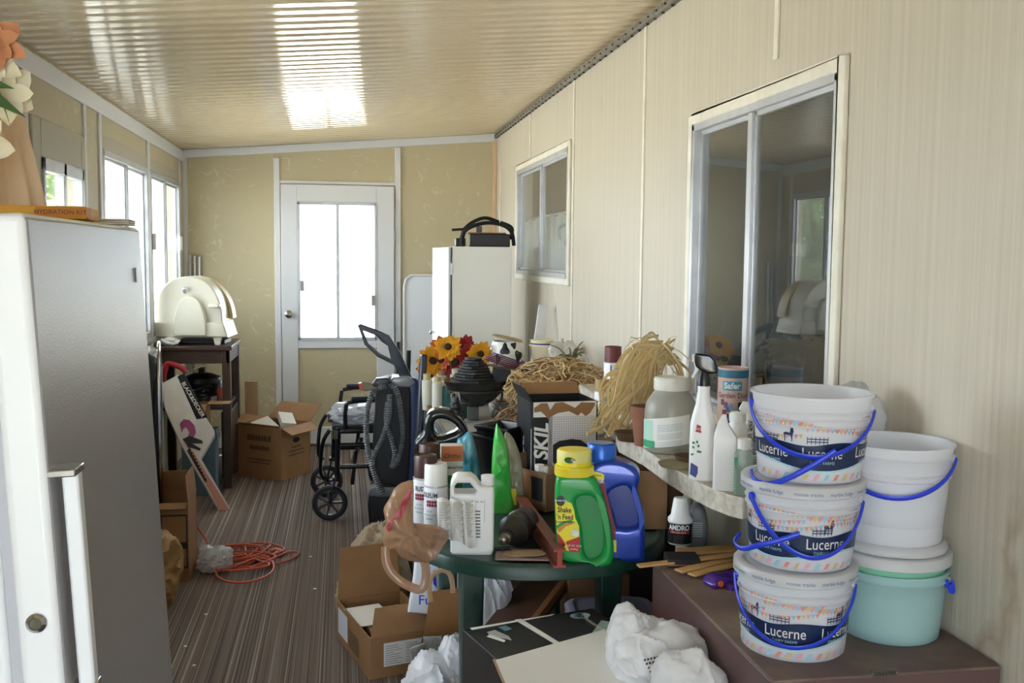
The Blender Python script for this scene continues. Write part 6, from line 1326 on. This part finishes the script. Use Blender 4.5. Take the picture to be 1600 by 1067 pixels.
BK = translucent('cloudy_bucket_plastic', 'f3f4fa', clear=.14, transl=.4, rough=.3); NAV = M('navy_bucket_print', '16284f', .4); LIDW = translucent('white_lid_plastic', 'dadade', clear=.03, transl=.3)
AQ = translucent('aqua_bucket_plastic', 'c2e2e4', clear=.05, transl=.4); MINT = translucent('mint_bucket_plastic', '9fe3c6', clear=.05, transl=.4)
CONF = [M('bunting_'+n_, c_, .5) for n_, c_ in (('pink', 'd99aa8'), ('blue', '8fc3d8'), ('coral', 'd98a80'), ('sand', 'cdb377'))]
def bucket(name, label, loc, r1, r0, h, mat=BK, art=True, lid=True, lidmat=None, group=None, handle=((-1.35, 1.35, .55, 0),), turn=0, lidtext=True, rings=(.72, .80), cat='bucket'):
    t = thing(name, label, cat, loc, frame_at(loc), group); rf = lambda z: r0+(r1-r0)*min(max(z/h, 0), 1)
    prof = [(0, .003), (r0*.93, .003), (r0*.95, 0), (r0, .004)]+[(rf(z*h), z*h) for z in (.2, .4, .6)]
    for k in rings: prof += [(rf(k*h), k*h-.003), (rf(k*h)+.0035, k*h), (rf(k*h), k*h+.003)]
    prof += [(rf(h*.9), h*.9), (r1, h-.005), (r1+.004, h-.004), (r1+.004, h), (r1-.002, h), (r1-.003, h-.004), (rf(h*.5)-.002, h*.5), (r0-.003, .006), (0, .006)]
    B().lathe(prof, n=72).obj('bucket_body', mat, t, smooth=50)
    if art:
        w = lambda a: (.30+.07*math.sin((a-turn)*3.0))*h
        lo = lambda a: (.22-.055*math.cos((a-turn)*2.2))*h
        wrap_label('navy_band', NAV, 0, -1.55, 1.55, lo, lambda a: (.47+.02*math.sin((a-turn)*5))*h, t, rf=rf, e=.0008, n=60)
        wrap_label('blue_line', M('pale_blue_line', 'a8d2e0', .5), 0, -1.55, 1.55, lambda a: lo(a)-.004, lambda a: lo(a)-.001, t, rf=rf, e=.0008, n=60)
        b = B(); g = lambda a, z, e=.0011: V((math.sin(a)*(rf(z)+e), -math.cos(a)*(rf(z)+e), z))
        for a0 in (-1.2+turn, -.3+turn, .75+turn):   # fences
            for i in range(6):
                a = a0+i*.07; zt = .47*h; b.add([g(a, zt), g(a+.012, zt), g(a+.012, zt+.014), g(a, zt+.014)], [(0, 1, 2, 3)])
            for dz in (.004, .009): b.add([g(a0+k*.06, .47*h+dz) for k in range(7)]+[g(a0+(6-k)*.06, .47*h+dz+.0018) for k in range(7)], [(k, k+1, 12-k, 13-k) for k in range(6)])
        for a0 in (-.72+turn, .95+turn*1.0):          # cows
            zt = .485*h; cw = [(0, .012), (.035, .014), (.09, .013), (.1, .02), (.13, .022), (.14, .015), (.125, .01), (.12, .0), (.11, 0), (.108, .008), (.03, .008), (.026, 0), (.015, 0), (.014, .008)]
            c_ = [g(a0+x*1.5*(.1/r1), zt+z*1.25) for x, z in cw]; b.add(c_, [tuple(range(len(c_)))])
        b.obj('pasture_silhouette', NAV, t, smooth=0, fix=False)
        for a0 in (-1.0, -.02, 1.02):
            a = a0+turn
            if abs(a) > 1.5: continue
            fn = (lambda a_: (lambda x, y: g(a_+x/r1, .36*h+y-.008*math.sin(0), .0018)))(a)
            lettering('lettering', 'Lucerne', .029, PAPER, fn, t, bold=.002, squeeze=.85); lettering('small_lettering', 'DAIRY FARMS', .008, M('pale_blue_line', 'a8d2e0', .5), (lambda a_: (lambda x, y: g(a_+x/r1, .255*h+y, .0018)))(a), t)
        for ci, cm in enumerate(CONF):
            b = B(); rnd = random.Random(ci+int(turn*10))
            for row in range(4):
                for i in range(34):
                    if i % 4 != ci: continue
                    a = -1.4+i*.083+row*.03; z = (.56+.05*row+.03*math.sin(a*3+row*1.3+turn))*h; s_ = .0042
                    if math.sin(a*2.1+row*2+turn*3) > .55: continue
                    b.add([g(a-s_/r1, z+s_), g(a+s_/r1, z+s_), g(a, z-s_)], [(0, 2, 1)])
            for i in range(16):
                if i % 4 != ci: continue
                a = -1.45+i*.19; b.add([g(a, .05*h), g(a+.07, .05*h), g(a+.13, .12*h), g(a+.06, .12*h)], [(0, 1, 2, 3)])
            b.obj('bunting_print', cm, t, smooth=0, fix=False)['kind'] = 'stuff'
    if lid:
        l_ = B().lathe([(0, h+.0085), (r1*.86, h+.0085), (r1*.88, h+.002), (r1*.9, h+.002), (r1*.93, h+.011), (r1+.006, h+.011), (r1+.009, h+.008), (r1+.009, h-.011), (r1+.005, h-.013), (r1+.0045, h)], n=72).obj('lid', lidmat or LIDW, t, smooth=50)
        if lidtext:
            for i, a in enumerate((-1.1, -.5, .1, .65, 1.2)): lettering('lid_lettering', ('moose tracks', 'marble fudge')[i % 2], .0095, M('lid_blue_print', '4a64a0', .5), (lambda a_: (lambda x, y: V((math.sin(a_+x/(r1+.01))*(r1+.0098), -math.cos(a_+x/(r1+.01))*(r1+.0098), h-.002+y))))(a), l_)
    for a0, a1, drop, da in handle:
        zt = h*.84; N = 26; pts = []
        for i in range(N+1):
            u = i/N; a = a0+(a1-a0)*u; sg = math.sin(PI*u); rr = rf(zt-drop*h*sg)+.007+.006*sg; pts.append(V((math.sin(a)*rr, -math.cos(a)*rr, zt-drop*h*sg+da*(u-.5))))
        hb_ = B().tube(pts, .0058, 8, flat=.5).obj('handle', BLUEW, t, smooth=60)
        for a in (a0, a1): B().lathe([(0, 0), (.008, 0), (.008, .006), (0, .006)], n=14, M4=Matrix.Translation((math.sin(a)*rf(zt), -math.cos(a)*rf(zt), zt)) @ V((math.sin(a), -math.cos(a), 0)).to_track_quat('Z', 'Y').to_matrix().to_4x4()).obj('handle_pivot', BLUEW if a == a0 else LIDW, t)
    return t
c0 = P(1237, 1030, z=FZ); dr_ = V((c0.x, c0.y, 0)).normalized(); c0 = c0+dr_*.078
G_ = 'printed ice cream buckets stacked in front'
bucket('ice_cream_bucket', 'printed ice cream bucket with lid, bottom of the front stack of three', c0, .106, .096, .156, turn=-.12, group=G_, handle=((-1.5, 1.45, .62, .0),))
bucket('ice_cream_bucket', 'printed ice cream bucket with lid, middle one of the front stack', c0+V((.012, .004, .1665)), .106, .094, .152, turn=-.55, group=G_, handle=((-1.0, 1.4, .62, -.01),))
bucket('ice_cream_bucket', 'printed open ice cream bucket without lid, top of the front stack', c0+V((.026, .008, .329)), .109, .095, .160, turn=.25, group=G_, lid=False, handle=((-1.45, 1.45, .5, -.012),), rings=(.66, .74, .82))
# crossed loose ends of a second handle
def strap(name, par, px, f, dy): return B().tube(smoothed([V((f.L(a, c, d_)[0], d_, f.L(a, c, d_)[1])) for a, c, d_ in px], 6, False), .0052, 8, flat=.6).obj(name, BLUEW, par, smooth=60)
mid = [o for o in bpy.data.objects if o.get('label', '').startswith('printed ice cream bucket with lid, middle')][0]
top = [o for o in bpy.data.objects if o.get('label', '').startswith('printed open ice cream')][0]
class G2:
    def __init__(s, o):
        s.o = V(o.location); s.rz = o.rotation_euler.z; s.R = Matrix.Rotation(s.rz, 4, 'Z'); s.Ri = s.R.inverted(); s.N = s.R @ V((0, 1, 0))
    L = Fr.L
g2 = G2(mid); strap('broken_handle', mid, [(1250, 834, -.112), (1215, 845, -.114), (1185, 852, -.112), (1160, 857, -.095), (1148, 847, -.07), (1156, 834, -.04)], g2, 0)
g2 = G2(top); strap('broken_handle', top, [(1306, 704, -.112), (1270, 727, -.114), (1230, 748, -.112), (1200, 756, -.10), (1178, 748, -.08), (1174, 735, -.06)], g2, 0)
c1 = P(1418, 1016, z=FZ); c1 = c1+V((c1.x, c1.y, 0)).normalized()*.125; c1.x = min(c1.x, XR-.12)
bucket('aqua_bucket', 'pale aqua plastic bucket with white lid, bottom of the right stack', c1, .106, .094, .138, mat=AQ, art=False, lid=False, handle=((-1.2, -.9, .02, 0), (1.3, 1.5, .14, 0)), rings=(.86,))
bucket('mint_bucket', 'mint green bucket nested inside the aqua one, only its rim band showing', c1+V((0, 0, .012)), .1035, .088, .150, mat=MINT, art=False, lid=True, handle=(), lidtext=False, rings=())
bucket('white_bucket', 'cloudy white bucket standing upside down on its lid in the right stack', c1+V((.0, .0, .184)), .094, .092, .115, art=False, lid=False, handle=(), lidtext=False, rings=())
B().lathe([(0, .0), (.09, .0), (.102, .003), (.104, .008), (.102, .016), (.094, .022), (.09, .018)], (0, 0, -.012), n=64).obj('lid', LIDW, [o for o in bpy.data.objects if o.name.startswith('white_bucket')][0], smooth=50)
bucket('clear_bucket', 'cloudy clear bucket with royal blue handle, top of the right stack', c1+V((.0, .0, .225)), .106, .093, .158, art=False, lid=False, handle=((-1.45, 1.4, .42, -.0),), rings=(.60, .66, .86))
# paint sticks, wood, purple shears
STK = M('pale_pine_stick', 'c69a63', .7, var=.4, vscale=14, vcol='a87c4c')
def stick(a, c, za, zb, w, lab, th_=.005, nm='paint_stick'):
    p0, p1 = P(*a, z=za), P(*c, z=zb); b = B().bar(p0, p1, w, th_); o_ = b.obj(nm, STK, None, bevel=.001); tag(o_, lab, 'stick', 'paint sticks on the cabinet'); return o_
o_ = stick((997, 884), (1152, 866), .752, .762, .022, 'long pale paint stick reaching furthest left over the cabinet corner')
p0, p1 = P(997, 884, z=.752), P(1152, 866, z=.762); dd = (p1-p0).normalized(); lettering('lettering', 'Crumley', .012, M('faded_red_ink', 'b0593a', .7), flat(p0+dd*.035, dd, V((0, 0, 1)).cross(dd), (0, 0, 1), .0035), o_, shear=.3)
stick((1060, 892), (1150, 872), .752, .753, .026, 'short wide paint stick under the long one on the cabinet')
stick((1080, 898), (1155, 880), .751, .750, .024, 'lowest paint stick nearest the purple shears on the cabinet')
stick((1062, 862), (1155, 856), .755, .757, .05, 'broad rear paint paddle behind the others on the cabinet')
t = thing('black_case', 'small black case with copper edge on the cabinet corner beside the paint sticks', 'case', P(1041, 878, z=FZ)+V((0, .03, .004)), rz=-.15)
t.location = V((.805, 2.262, FZ+.001)); B().box(-.04, .038, -.03, .035, 0, .022).obj('case_body', BLACKM, t, bevel=.003); B().box(-.041, .039, -.031, -.029, .006, .009).obj('copper_edge', M('copper_edge', 'a9754f', .4, metal=.5), t)
t = thing('purple_shears', 'glossy purple plastic grass shears lying left of the bucket stack', 'shears', P(1132, 912, z=FZ)+V((0, 0, .0)), rz=.3)
PP = M('glossy_purple_plastic', '4b2a86', .2); 
plate('shear_handle', PP, [(-.045, 0), (-.043, .018), (-.02, .024), (.01, .02), (.03, .024), (.05, .016), (.05, 0), (.02, .004), (.0, 0)], -.022, .022, t, .006, n=2)
plate('second_handle', PP, [(-.02, .0), (-.02, .012), (.045, .014), (.05, 0)], -.05, -.024, t, .005)
B().lathe([(0, 0), (.007, 0), (.007, .004), (0, .005)], n=20, M4=Matrix.Translation((-.03, -.022, .011)) @ Matrix.Rotation(PI/2, 4, 'X')).obj('orange_button', M('orange_plastic', 'e2642a', .4), t)
print('buckets', c0, c1)
o_ = crumple('white_plastic_bag', 'white crumpled plastic bag tucked between the buckets and the window wall', 'bag', translucent('thin_white_plastic', 'dcdde0'), (1.10, 1.99, 1.10), (.07, .07, .08), 13, amp=.35, sub=5, film=True)
o_.location = P(1378, 655, y=2.02); o_.location.x = min(o_.location.x, 1.10)

# ================================================================== UNDER AND IN FRONT OF THE TABLE
WF = translucent('white_bag_film', 'f2f2f5', clear=.03, transl=.3, rough=.3)
# low open carton with lid flaps
nr = P(578, 1063, z=0); u = V((.25, .07, 0)); v = V((-.115, .42, 0))
lb = carton('low_open_box', 'low brown open box with shipping label, flaps up, on the carpet in front', nr, u, v, .15, CARD, flaps=(('u1', .2, 88, .01), ('u0', .1, 118, .03)))
un = u.normalized(); vn = v.normalized()
def quad(name, mat, o, X, Y, w, h, N, par, e=.0015):
    o, X, Y, N = V(o), V(X).normalized(), V(Y).normalized(), V(N).normalized(); return B().add([o+N*e, o+X*w+N*e, o+X*w+Y*h+N*e, o+Y*h+N*e], [(0, 1, 2, 3)]).obj(name, mat, par, smooth=0, fix=False)
quad('shipping_label', PAPER, un*.05+V((0, 0, .04)), un, (0, 0, 1), .155, .085, -vn, lb)
bb = B()
for i in range(9):
    for j in range(2):
        w_ = (.06, .045, .06, .05, .055, .03, .06, .05, .045)[(i+j*2) % 9]; o_ = un*(.056+j*.076)+V((0, 0, .048+i*.008))-vn*.0028; bb.add([o_, o_+un*w_, o_+un*w_+V((0, 0, .0018)), o_+V((0, 0, .0018))], [(0, 1, 2, 3)])
bb.obj('label_print', GREYINK, lb, smooth=0, fix=False)
lettering('lettering', 'WINE', .03, INK, flat(un*.222+V((0, 0, .085))-vn*.002, un, (0, 0, 1)), lb, bold=.01)
quad('side_label', M('pale_blue_white_label', 'd5dbe8', .6), vn*.28+V((0, 0, .03)), vn, (0, 0, 1), .13, .10, -un, lb)
bb = B()
for i in range(6): o_ = vn*.13+V((0, 0, .03+i*.012))-un*.002; bb.add([o_, o_+vn*.13, o_+vn*.13+V((0, 0, .004)), o_+V((0, 0, .004))], [(0, 1, 2, 3)])
bb.obj('side_print', INK, lb, smooth=0, fix=False)
o_ = B().box(-.07, .07, -.1, .1, 0, .004).obj('white_card', PAPER, None, bevel=.001); o_.location = nr+u*.28+v*.55+V((0, 0, .142)); o_.rotation_euler = (0, 0, .3)
tag(o_, 'white card lying in the low open box on the carpet', 'card')
o_ = B().box(-.09, .09, -.12, .12, 0, .125).obj('inner_carton', CARDL, None, bevel=.002); o_.location = nr+u*.5+v*.5+V((0, 0, .008)); o_.rotation_euler = (0, 0, math.atan2(u.y, u.x)); tag(o_, 'closed tan carton packed inside the low open box', 'box')
# beige cloth / paper sack behind it
crumple('beige_sack', 'beige canvas sack slumped on the carpet between the vacuum cleaner and the low open box', 'sack', M('beige_canvas', 'a3927a', .85), (.16, 4.15, .17), (.11, .14, .21), 17, amp=.35, sub=5, floor=-.165)
crumple('folded_cloth', 'folded beige cloth lying at the left foot of the beige sack', 'cloth', M('beige_canvas', 'a3927a', .85), (.06, 4.0, .09), (.08, .08, .10), 19, amp=.4, sub=4, floor=-.085)
o_ = B().box(-.14, .14, -.13, .13, 0, .36).obj('brown_carton', CARDD, None, bevel=.003); o_.location = (.42, 4.15, 0); tag(o_, 'brown carton standing on the carpet behind the low open box, partly under the tan bag', 'box')
# white fabric bag with blue writing
f = Fr(668, 955, z=.12, y=None) if False else Fr(672, 950, y=3.45)
t = f.thing('white_tote_bag', 'white fabric tote bag with blue lettering behind the brown paper bag', 'bag'); 
plate('bag_body', M('white_cotton', 'dfe1e8', .85, bump=.2, bscale=30), f.poly([(648, 872), (664, 868), (676, 880), (690, 876), (722, 884), (724, 1058), (700, 1060), (692, 960), (637, 955), (645, 905)]), -.02, .05, t, .012, seg=3)
plate('blue_stripe', BLUEW, f.poly([(676, 892), (681, 889), (682, 918), (677, 912)], -.021), -.0225, -.02, t, 0)
put('Fu', f, 664, 938, .05, BLUEW, t, -.0225)
# brown paper shopping bag
f = Fr(688, 1040, z=.02, y=None) if False else Fr(690, 1035, y=3.12)
t = f.thing('paper_shopping_bag', 'brown paper shopping bag with flat handle and orange print, beside the low box', 'bag'); s = f.s
zb = -f.o.z
def LL(px, py): return f.L(px, py)
x0, zt = LL(655, 1008); x1, _ = LL(722, 1005); xa, ztb = LL(672, 935)
b = B(); rings = []
for z, dx in ((zb+.002, .0), (zb+.12, .003), (zt, .0)): rings.append([(x0+.0-dx, -.07, z), (x1+dx, -.07, z), (x1+.005, .09, z), (x0+.01, .09, z)])
b.loft(rings, cap=False); b.f.append((0, 1, 2, 3)); b.m.append(0)
o_ = b.obj('bag_body', M('orange_brown_paper', '94623f', .8, var=.5, vscale=12, vcol='a8503a'), t, smooth=0, fix=False); o_.modifiers.new('s', 'SOLIDIFY').thickness = .0015
b = B(); p1_, p2_ = LL(672, 938), LL(722, 932); b.add([(p1_[0], .085, p1_[1]), (p2_[0], .09, p2_[1]), (x1+.005, .09, zt-.02), (x0+.01, .09, zt-.02)], [(0, 1, 2, 3)]); o_ = b.obj('back_panel', M('brown_paper_inside', '8d6238', .8), t, smooth=0, fix=False); o_.modifiers.new('s', 'SOLIDIFY').thickness = .002
hp_ = [V((LL(a, c)[0], .06, LL(a, c)[1])) for a, c in ((673, 950), (670, 925), (676, 908), (690, 900), (702, 905), (707, 920), (708, 936))]
B().tube(smoothed(hp_, 5, False), .0085, 8, flat=.25).obj('handle', M('tan_paper_handle', 'ab8a68', .7), t)
for i, (px, rz_, w_) in enumerate(((664, .3, .05), (680, -.2, .06), (697, .5, .05), (706, -.4, .06))):
    o_ = B().box(-w_/2, w_/2, -.004, .004, 0, .2).obj('magazine', M('grey_newsprint', '8d8a86', .7, var=.6, vscale=30, vcol='c2bfb9'), None, bevel=.001); p = P(px, 1000, y=3.12); o_.location = (p.x, 3.10+.012*i, .06); o_.rotation_euler = (.1*(-1)**i, .12*(i-1.5), rz_)
    tag(o_, 'rolled newspaper standing in the brown paper shopping bag, '+('leftmost', 'second from left', 'third from left', 'rightmost')[i], 'newspaper', 'newspapers in the paper bag')
# white plastic bags low in front
o_ = crumple('white_plastic_bag', 'crumpled white plastic bag on the floor before the paper shopping bag', 'bag', WF, (.31, 2.86, .13), (.13, .13, .19), 23, amp=.42, sub=6, fz_=3.2, floor=-.125, film=True)
c_ = P(690, 1040, y=2.88); o_.location = (c_.x-.02, 2.86, .145); o_.scale = (1, 1, .80)
crumple('bag_peak', None, None, WF, (.055, .03, .14), (.05, .06, .12), 24, amp=.35, parent=o_, sub=5, film=True)
o_ = crumple('grey_white_bag', 'grey white plastic bag behind the front leg of the green table', 'bag', WF, (.54, 3.45, .22), (.10, .12, .22), 29, amp=.32, sub=6, floor=-.21, film=True)
o_.location = (P(768, 940, y=3.1).x, 3.1, .28); o_.scale = (.8, .8, 1.2)
# HP scanner box on a stack
HPB = M('glossy_black_card', '333335', .25, var=.4, vscale=4, vcol='4d4b48'); an = math.radians(16); uu = V((math.cos(an), math.sin(an), 0)); ww = V((math.sin(an), -math.cos(an), 0))
TL = P(722, 983, z=.6); hpz = .6; Wd, Dp = .355, .345
hb = thing('scanner_box', 'large glossy black printer box with white stripe under the front of the green table', 'box', (TL.x, TL.y, 0), 0)
Mz = Matrix(((uu.x, ww.x, 0, 0), (uu.y, ww.y, 0, 0), (0, 0, 1, 0), (0, 0, 0, 1)))
B().box(0, Wd, 0, Dp, .30, hpz, mat=Mz).obj('carton', HPB, hb, bevel=.003)
B().box(.0, Wd, 0, Dp, 0, .298, mat=Mz).obj('lower_carton', CARDD, hb, bevel=.003)
hb.name = 'printer_box'
def top(u_, w_, e=.0015): return uu*u_*.8875+ww*w_*.8875+V((0, 0, hpz+e))
def dtop(name, mat, pts, e=.0015): return B().add([top(a, c, e) for a, c in pts], [tuple(reversed(range(len(pts))))]).obj(name, mat, hb, smooth=0, fix=False)
dtop('white_edge', PAPER, [(.02, .004), (.28, .004), (.26, .012), (.02, .02)]); dtop('white_stripe', PAPER, [(.155, .0), (.175, .0), (.19, .18), (.205, .3), (.18, .3), (.172, .18)], .002)
dtop('printed_printer', M('printer_grey', 'a9acb0', .5), [(.05, .05), (.075, .045), (.09, .1), (.085, .13), (.045, .08)], .002); dtop('printed_paper', PAPER, [(.035, .08), (.05, .07), (.07, .125), (.06, .135)], .0025)
dtop('printed_flap', M('printer_blue', '5b8696', .5), [(.09, .03), (.115, .03), (.12, .06), (.095, .065)], .0025); dtop('printed_photo', M('pale_teal_print', '9fb5b5', .5), [(.27, .2), (.37, .1), (.40, .14), (.40, .2)], .002)
b = B(); oval(b, top(.335, .045, .002), uu, ww, .026, .02, 24); b.f = [tuple(reversed(b.f[0]))]; b.obj('round_emblem', M('pale_blue_emblem', 'aebfd0', .4), hb, smooth=0, fix=False)
lettering('emblem_letters', 'hp', .034, M('dark_emblem_blue', '1e3350', .4), flat(top(.335, .045, .003), ww, -uu*-1), hb, bold=.02, shear=.2)
lettering('lettering', 'Photosmart', .02, PAPER, flat(top(.337, .115, .003), ww, uu), hb)
# white sheet lying on it
sp = on_plane([(775, 1033), (945, 985), (1010, 1110), (830, 1160)], V((0, 0, hpz+.006)), V((0, 0, 1)), .0)
o_ = B().add([tuple(p) for p in sp]+[tuple(p+V((0, 0, .003))) for p in sp], [(3, 2, 1, 0), (4, 5, 6, 7), (0, 1, 5, 4), (1, 2, 6, 5), (2, 3, 7, 6), (3, 0, 4, 7)]).obj('white_sheet', PAPER, None, smooth=0)
tag(o_, 'large blank white sheet lying on the glossy black printer box', 'paper')
sp = on_plane([(770, 1031), (780, 1031), (840, 1160), (826, 1165)], V((0, 0, hpz+.003)), V((0, 0, 1)), 0); o_ = B().add([tuple(p) for p in sp]+[tuple(p+V((0, 0, .002))) for p in sp], [(3, 2, 1, 0), (4, 5, 6, 7), (0, 1, 5, 4), (1, 2, 6, 5), (2, 3, 7, 6), (3, 0, 4, 7)]).obj('tan_sheet', CARDL, None, smooth=0); tag(o_, 'tan card peeking out under the left edge of the white sheet', 'card')
# front white plastic bag with red flower mark
c_ = P(1028, 1040, y=1.98); wbag = crumple('white_shopping_bag', 'large white plastic shopping bag with red flower mark lying on the printer box', 'bag', WF, (c_.x, 1.98, c_.z), (.105, .13, .10), 31, amp=.35, sub=6, floor=-.07, xmax=.738, film=True)
crumple('bag_top', None, None, WF, (-.055, .03, .045), (.05, .06, .075), 33, amp=.3, parent=wbag, sub=5, film=True)
def stamp(px, py, mat, pts, par, name):
    """small flat mark lying just in front of the bag skin"""
    return None
o_ = crumple('white_shopping_bag', 'crumpled white plastic bag with dark print in the bottom foreground beside the brown cabinet', 'bag', WF, (P(1092, 1070, y=1.8).x-.02, 1.80, P(1092, 1070, y=1.8).z-.02), (.07, .08, .09), 37, amp=.3, sub=5, film=True, xmax=.738)
bpy.context.view_layer.update()
from mathutils.bvhtree import BVHTree
def project_mark(target, name, mat, px_pts, depth=.002):
    """printed mark pressed onto the skin of the bag"""
    me = target.data; T = target.matrix_world; bv = BVHTree.FromPolygons([T @ v.co for v in me.vertices], [tuple(p.vertices) for p in me.polygons]); b = B()
    for poly in px_pts:
        hits = []
        for a, c in poly:
            d = ray(a, c).normalized(); h = bv.ray_cast(EYE, d)
            if h[0] is None: break
            hits.append(T.inverted() @ (h[0]-d*depth))
        if len(hits) == len(poly): b.add(hits, [tuple(range(len(hits)))])
    if b.f: b.obj(name, mat, target, smooth=0, fix=False)
fl_ = []
for i in range(5):
    a = 2*PI*i/5; cx, cy = 1058+5*math.cos(a), 1027+5*math.sin(a); fl_.append([(cx+3*math.cos(2*PI*j/6), cy+3*math.sin(2*PI*j/6)) for j in range(6)])
project_mark(wbag, 'red_flower_mark', REDL, fl_, .004)
rnd = random.Random(8); tx = []
for i in range(5):
    for j in range(5):
        x, y = 1006+j*5+i*3, 1030+i*6-j*1.2; tx.append([(x, y), (x+3.2, y-.8), (x+3.4, y+2.2), (x+.2, y+3)])
project_mark(wbag, 'printed_text', INK, tx, .004)
# under-table clutter at the back
o_ = B().bar((P(785, 975, y=2.95).x, 2.90, .34), (P(905, 905, y=3.3).x+.1, 3.42, .56), .16, .02).obj('dark_board', M('dark_brown_board', '4b3326', .4, var=.5, vscale=5, vcol='6a4a33'), None, bevel=.003); tag(o_, 'dark glossy brown board leaning under the green table behind the printer box', 'board')
o_ = B().bar((P(790, 985, y=2.95).x, 2.80, .335), (P(905, 925, y=3.3).x+.1, 3.32, .545), .02, .03).obj('wood_lath', M('orange_wood', '8a5a32', .5), None, bevel=.002); tag(o_, 'orange brown wood lath along the front edge of the dark board', 'lath')
t = thing('pink_bottle', 'pinkish beige crumpled bottle lying behind the board under the green table', 'bottle', (P(808, 925, y=3.42).x, 3.42, .47)); 
B().lathe([(0, 0), (.045, 0), (.05, .02), (.048, .1), (.03, .14), (.018, .15), (.018, .17), (0, .17)], n=28, M4=Matrix.Rotation(.4, 4, 'Y')).obj('bottle_body', M('dusty_pink_plastic', 'b39484', .5, var=.5, vscale=20, vcol='7c5040'), t, smooth=50)
o_ = B().box(-.2, .22, -.18, .18, 0, .46).obj('brown_carton', CARDD, None, bevel=.003); o_.location = (.66, 3.52, 0); tag(o_, 'large brown carton standing far back under the green table', 'box')
o_ = B().box(-.13, .14, -.065, .065, 0, .62).obj('dark_bin', M('dark_grey_plastic', '3b3a3a', .5), None, bevel=.01); o_.location = (.935, 3.235, 0); tag(o_, 'dark grey bin standing on the floor between the green table and the wall', 'bin')
t = thing('storage_tub', 'lilac grey plastic tub with lid under the right side of the green table', 'tub', (.80, 2.86, 0), -.1)
B().loft([[(x*w, y*w, z) for x, y in sup(1, .85, 5, 40)] for z, w in ((0, .105), (.40, .125))]).obj('tub_body', M('lilac_grey_plastic', '77748a', .4), t, smooth=40)
B().loft([[(x*w, y*w, z) for x, y in sup(1, .85, 5, 40)] for z, w in ((.395, .14), (.41, .14), (.42, .13), (.425, .115), (.42, .11))]).obj('lid', M('lilac_lid', '8f8ca0', .35), t, smooth=40)
o_ = B().box(-.05, .05, -.0015, .0015, 0, .07).obj('price_card', PAPER, None); o_.location = (P(925, 945, y=3.0).x, 3.02, .47); o_.rotation_euler = (-.3, 0, -.1)
tag(o_, 'small white printed card standing behind the printer box under the green table', 'card')
o_ = B().box(-.1, .1, -.06, .06, 0, .47).obj('card_stack_box', CARD, None, bevel=.002); o_.location = (.80, 3.08, 0); tag(o_, 'narrow brown carton behind the lilac tub under the green table', 'box')
crumple('grey_film_bag', 'loose grey plastic film bunched between the tub and the file cabinet', 'bag', CLRP, (.72, 2.5, .40), (.045, .1, .10), 41, amp=.45, sub=4)
o_ = B().box(-.006, .04, -.08, .06, 0, .006).obj('red_folder', REDL, None); o_.location = (.69, 2.30, hpz+.002); o_.rotation_euler = (0, 0, .3); tag(o_, 'red card edge peeking out behind the white shopping bag', 'card')
# trees outside the left windows
BARK = M('tree_bark', '5f5040', .9); 
def tree(label, x, y, h, r, col, seed):
    t = thing('tree', label, 'tree', (x, y, -.16), 0, 'trees outside the windows'); rnd = random.Random(seed)
    b = B(); b.tube([(0, 0, 0), (.05, 0, h*.3), (0, .05, h*.6)], [.12, .1, .05], 10)
    for i in range(7): a = rnd.uniform(0, 6.28); b.tube([(0, 0, h*(.3+.04*i)), (r*.6*math.cos(a), r*.6*math.sin(a), h*(.5+.05*i))], [.04, .01], 6)
    b.obj('trunk', BARK, t)
    b = B()
    for i in range(2600):
        u_ = rnd.uniform(-1, 1); a = rnd.uniform(0, 6.28); q = rnd.uniform(.3, 1)**.6; s_ = math.sqrt(1-u_*u_); k_ = 1+.3*noise.noise(V((math.cos(a)*1.5, math.sin(a)*1.5, u_*1.5+seed)))
        c_ = V((r*q*s_*math.cos(a)*k_, r*q*s_*math.sin(a)*k_, h*.62+h*.42*q*u_)); d1 = V((rnd.gauss(0, 1), rnd.gauss(0, 1), rnd.gauss(0, 1))).normalized()*.10; d2 = d1.orthogonal().normalized()*.045
        b.add([c_-d1, c_+d2, c_+d1, c_-d2], [(0, 1, 2, 3)])
    o = b.obj('foliage', M('leaf_'+col, col, .6, var=.5, vscale=2, vcol='8b9a4a'), t, smooth=0, fix=False); o['kind'] = 'stuff'
tree('bushy green tree outside the far left window', -4.0, 13.0, 3.6, 1.7, '5c7a3a', 1)
tree('smaller yellow green bush outside the left door window', -4.9, 16.5, 3.0, 1.5, '7d9446', 2)
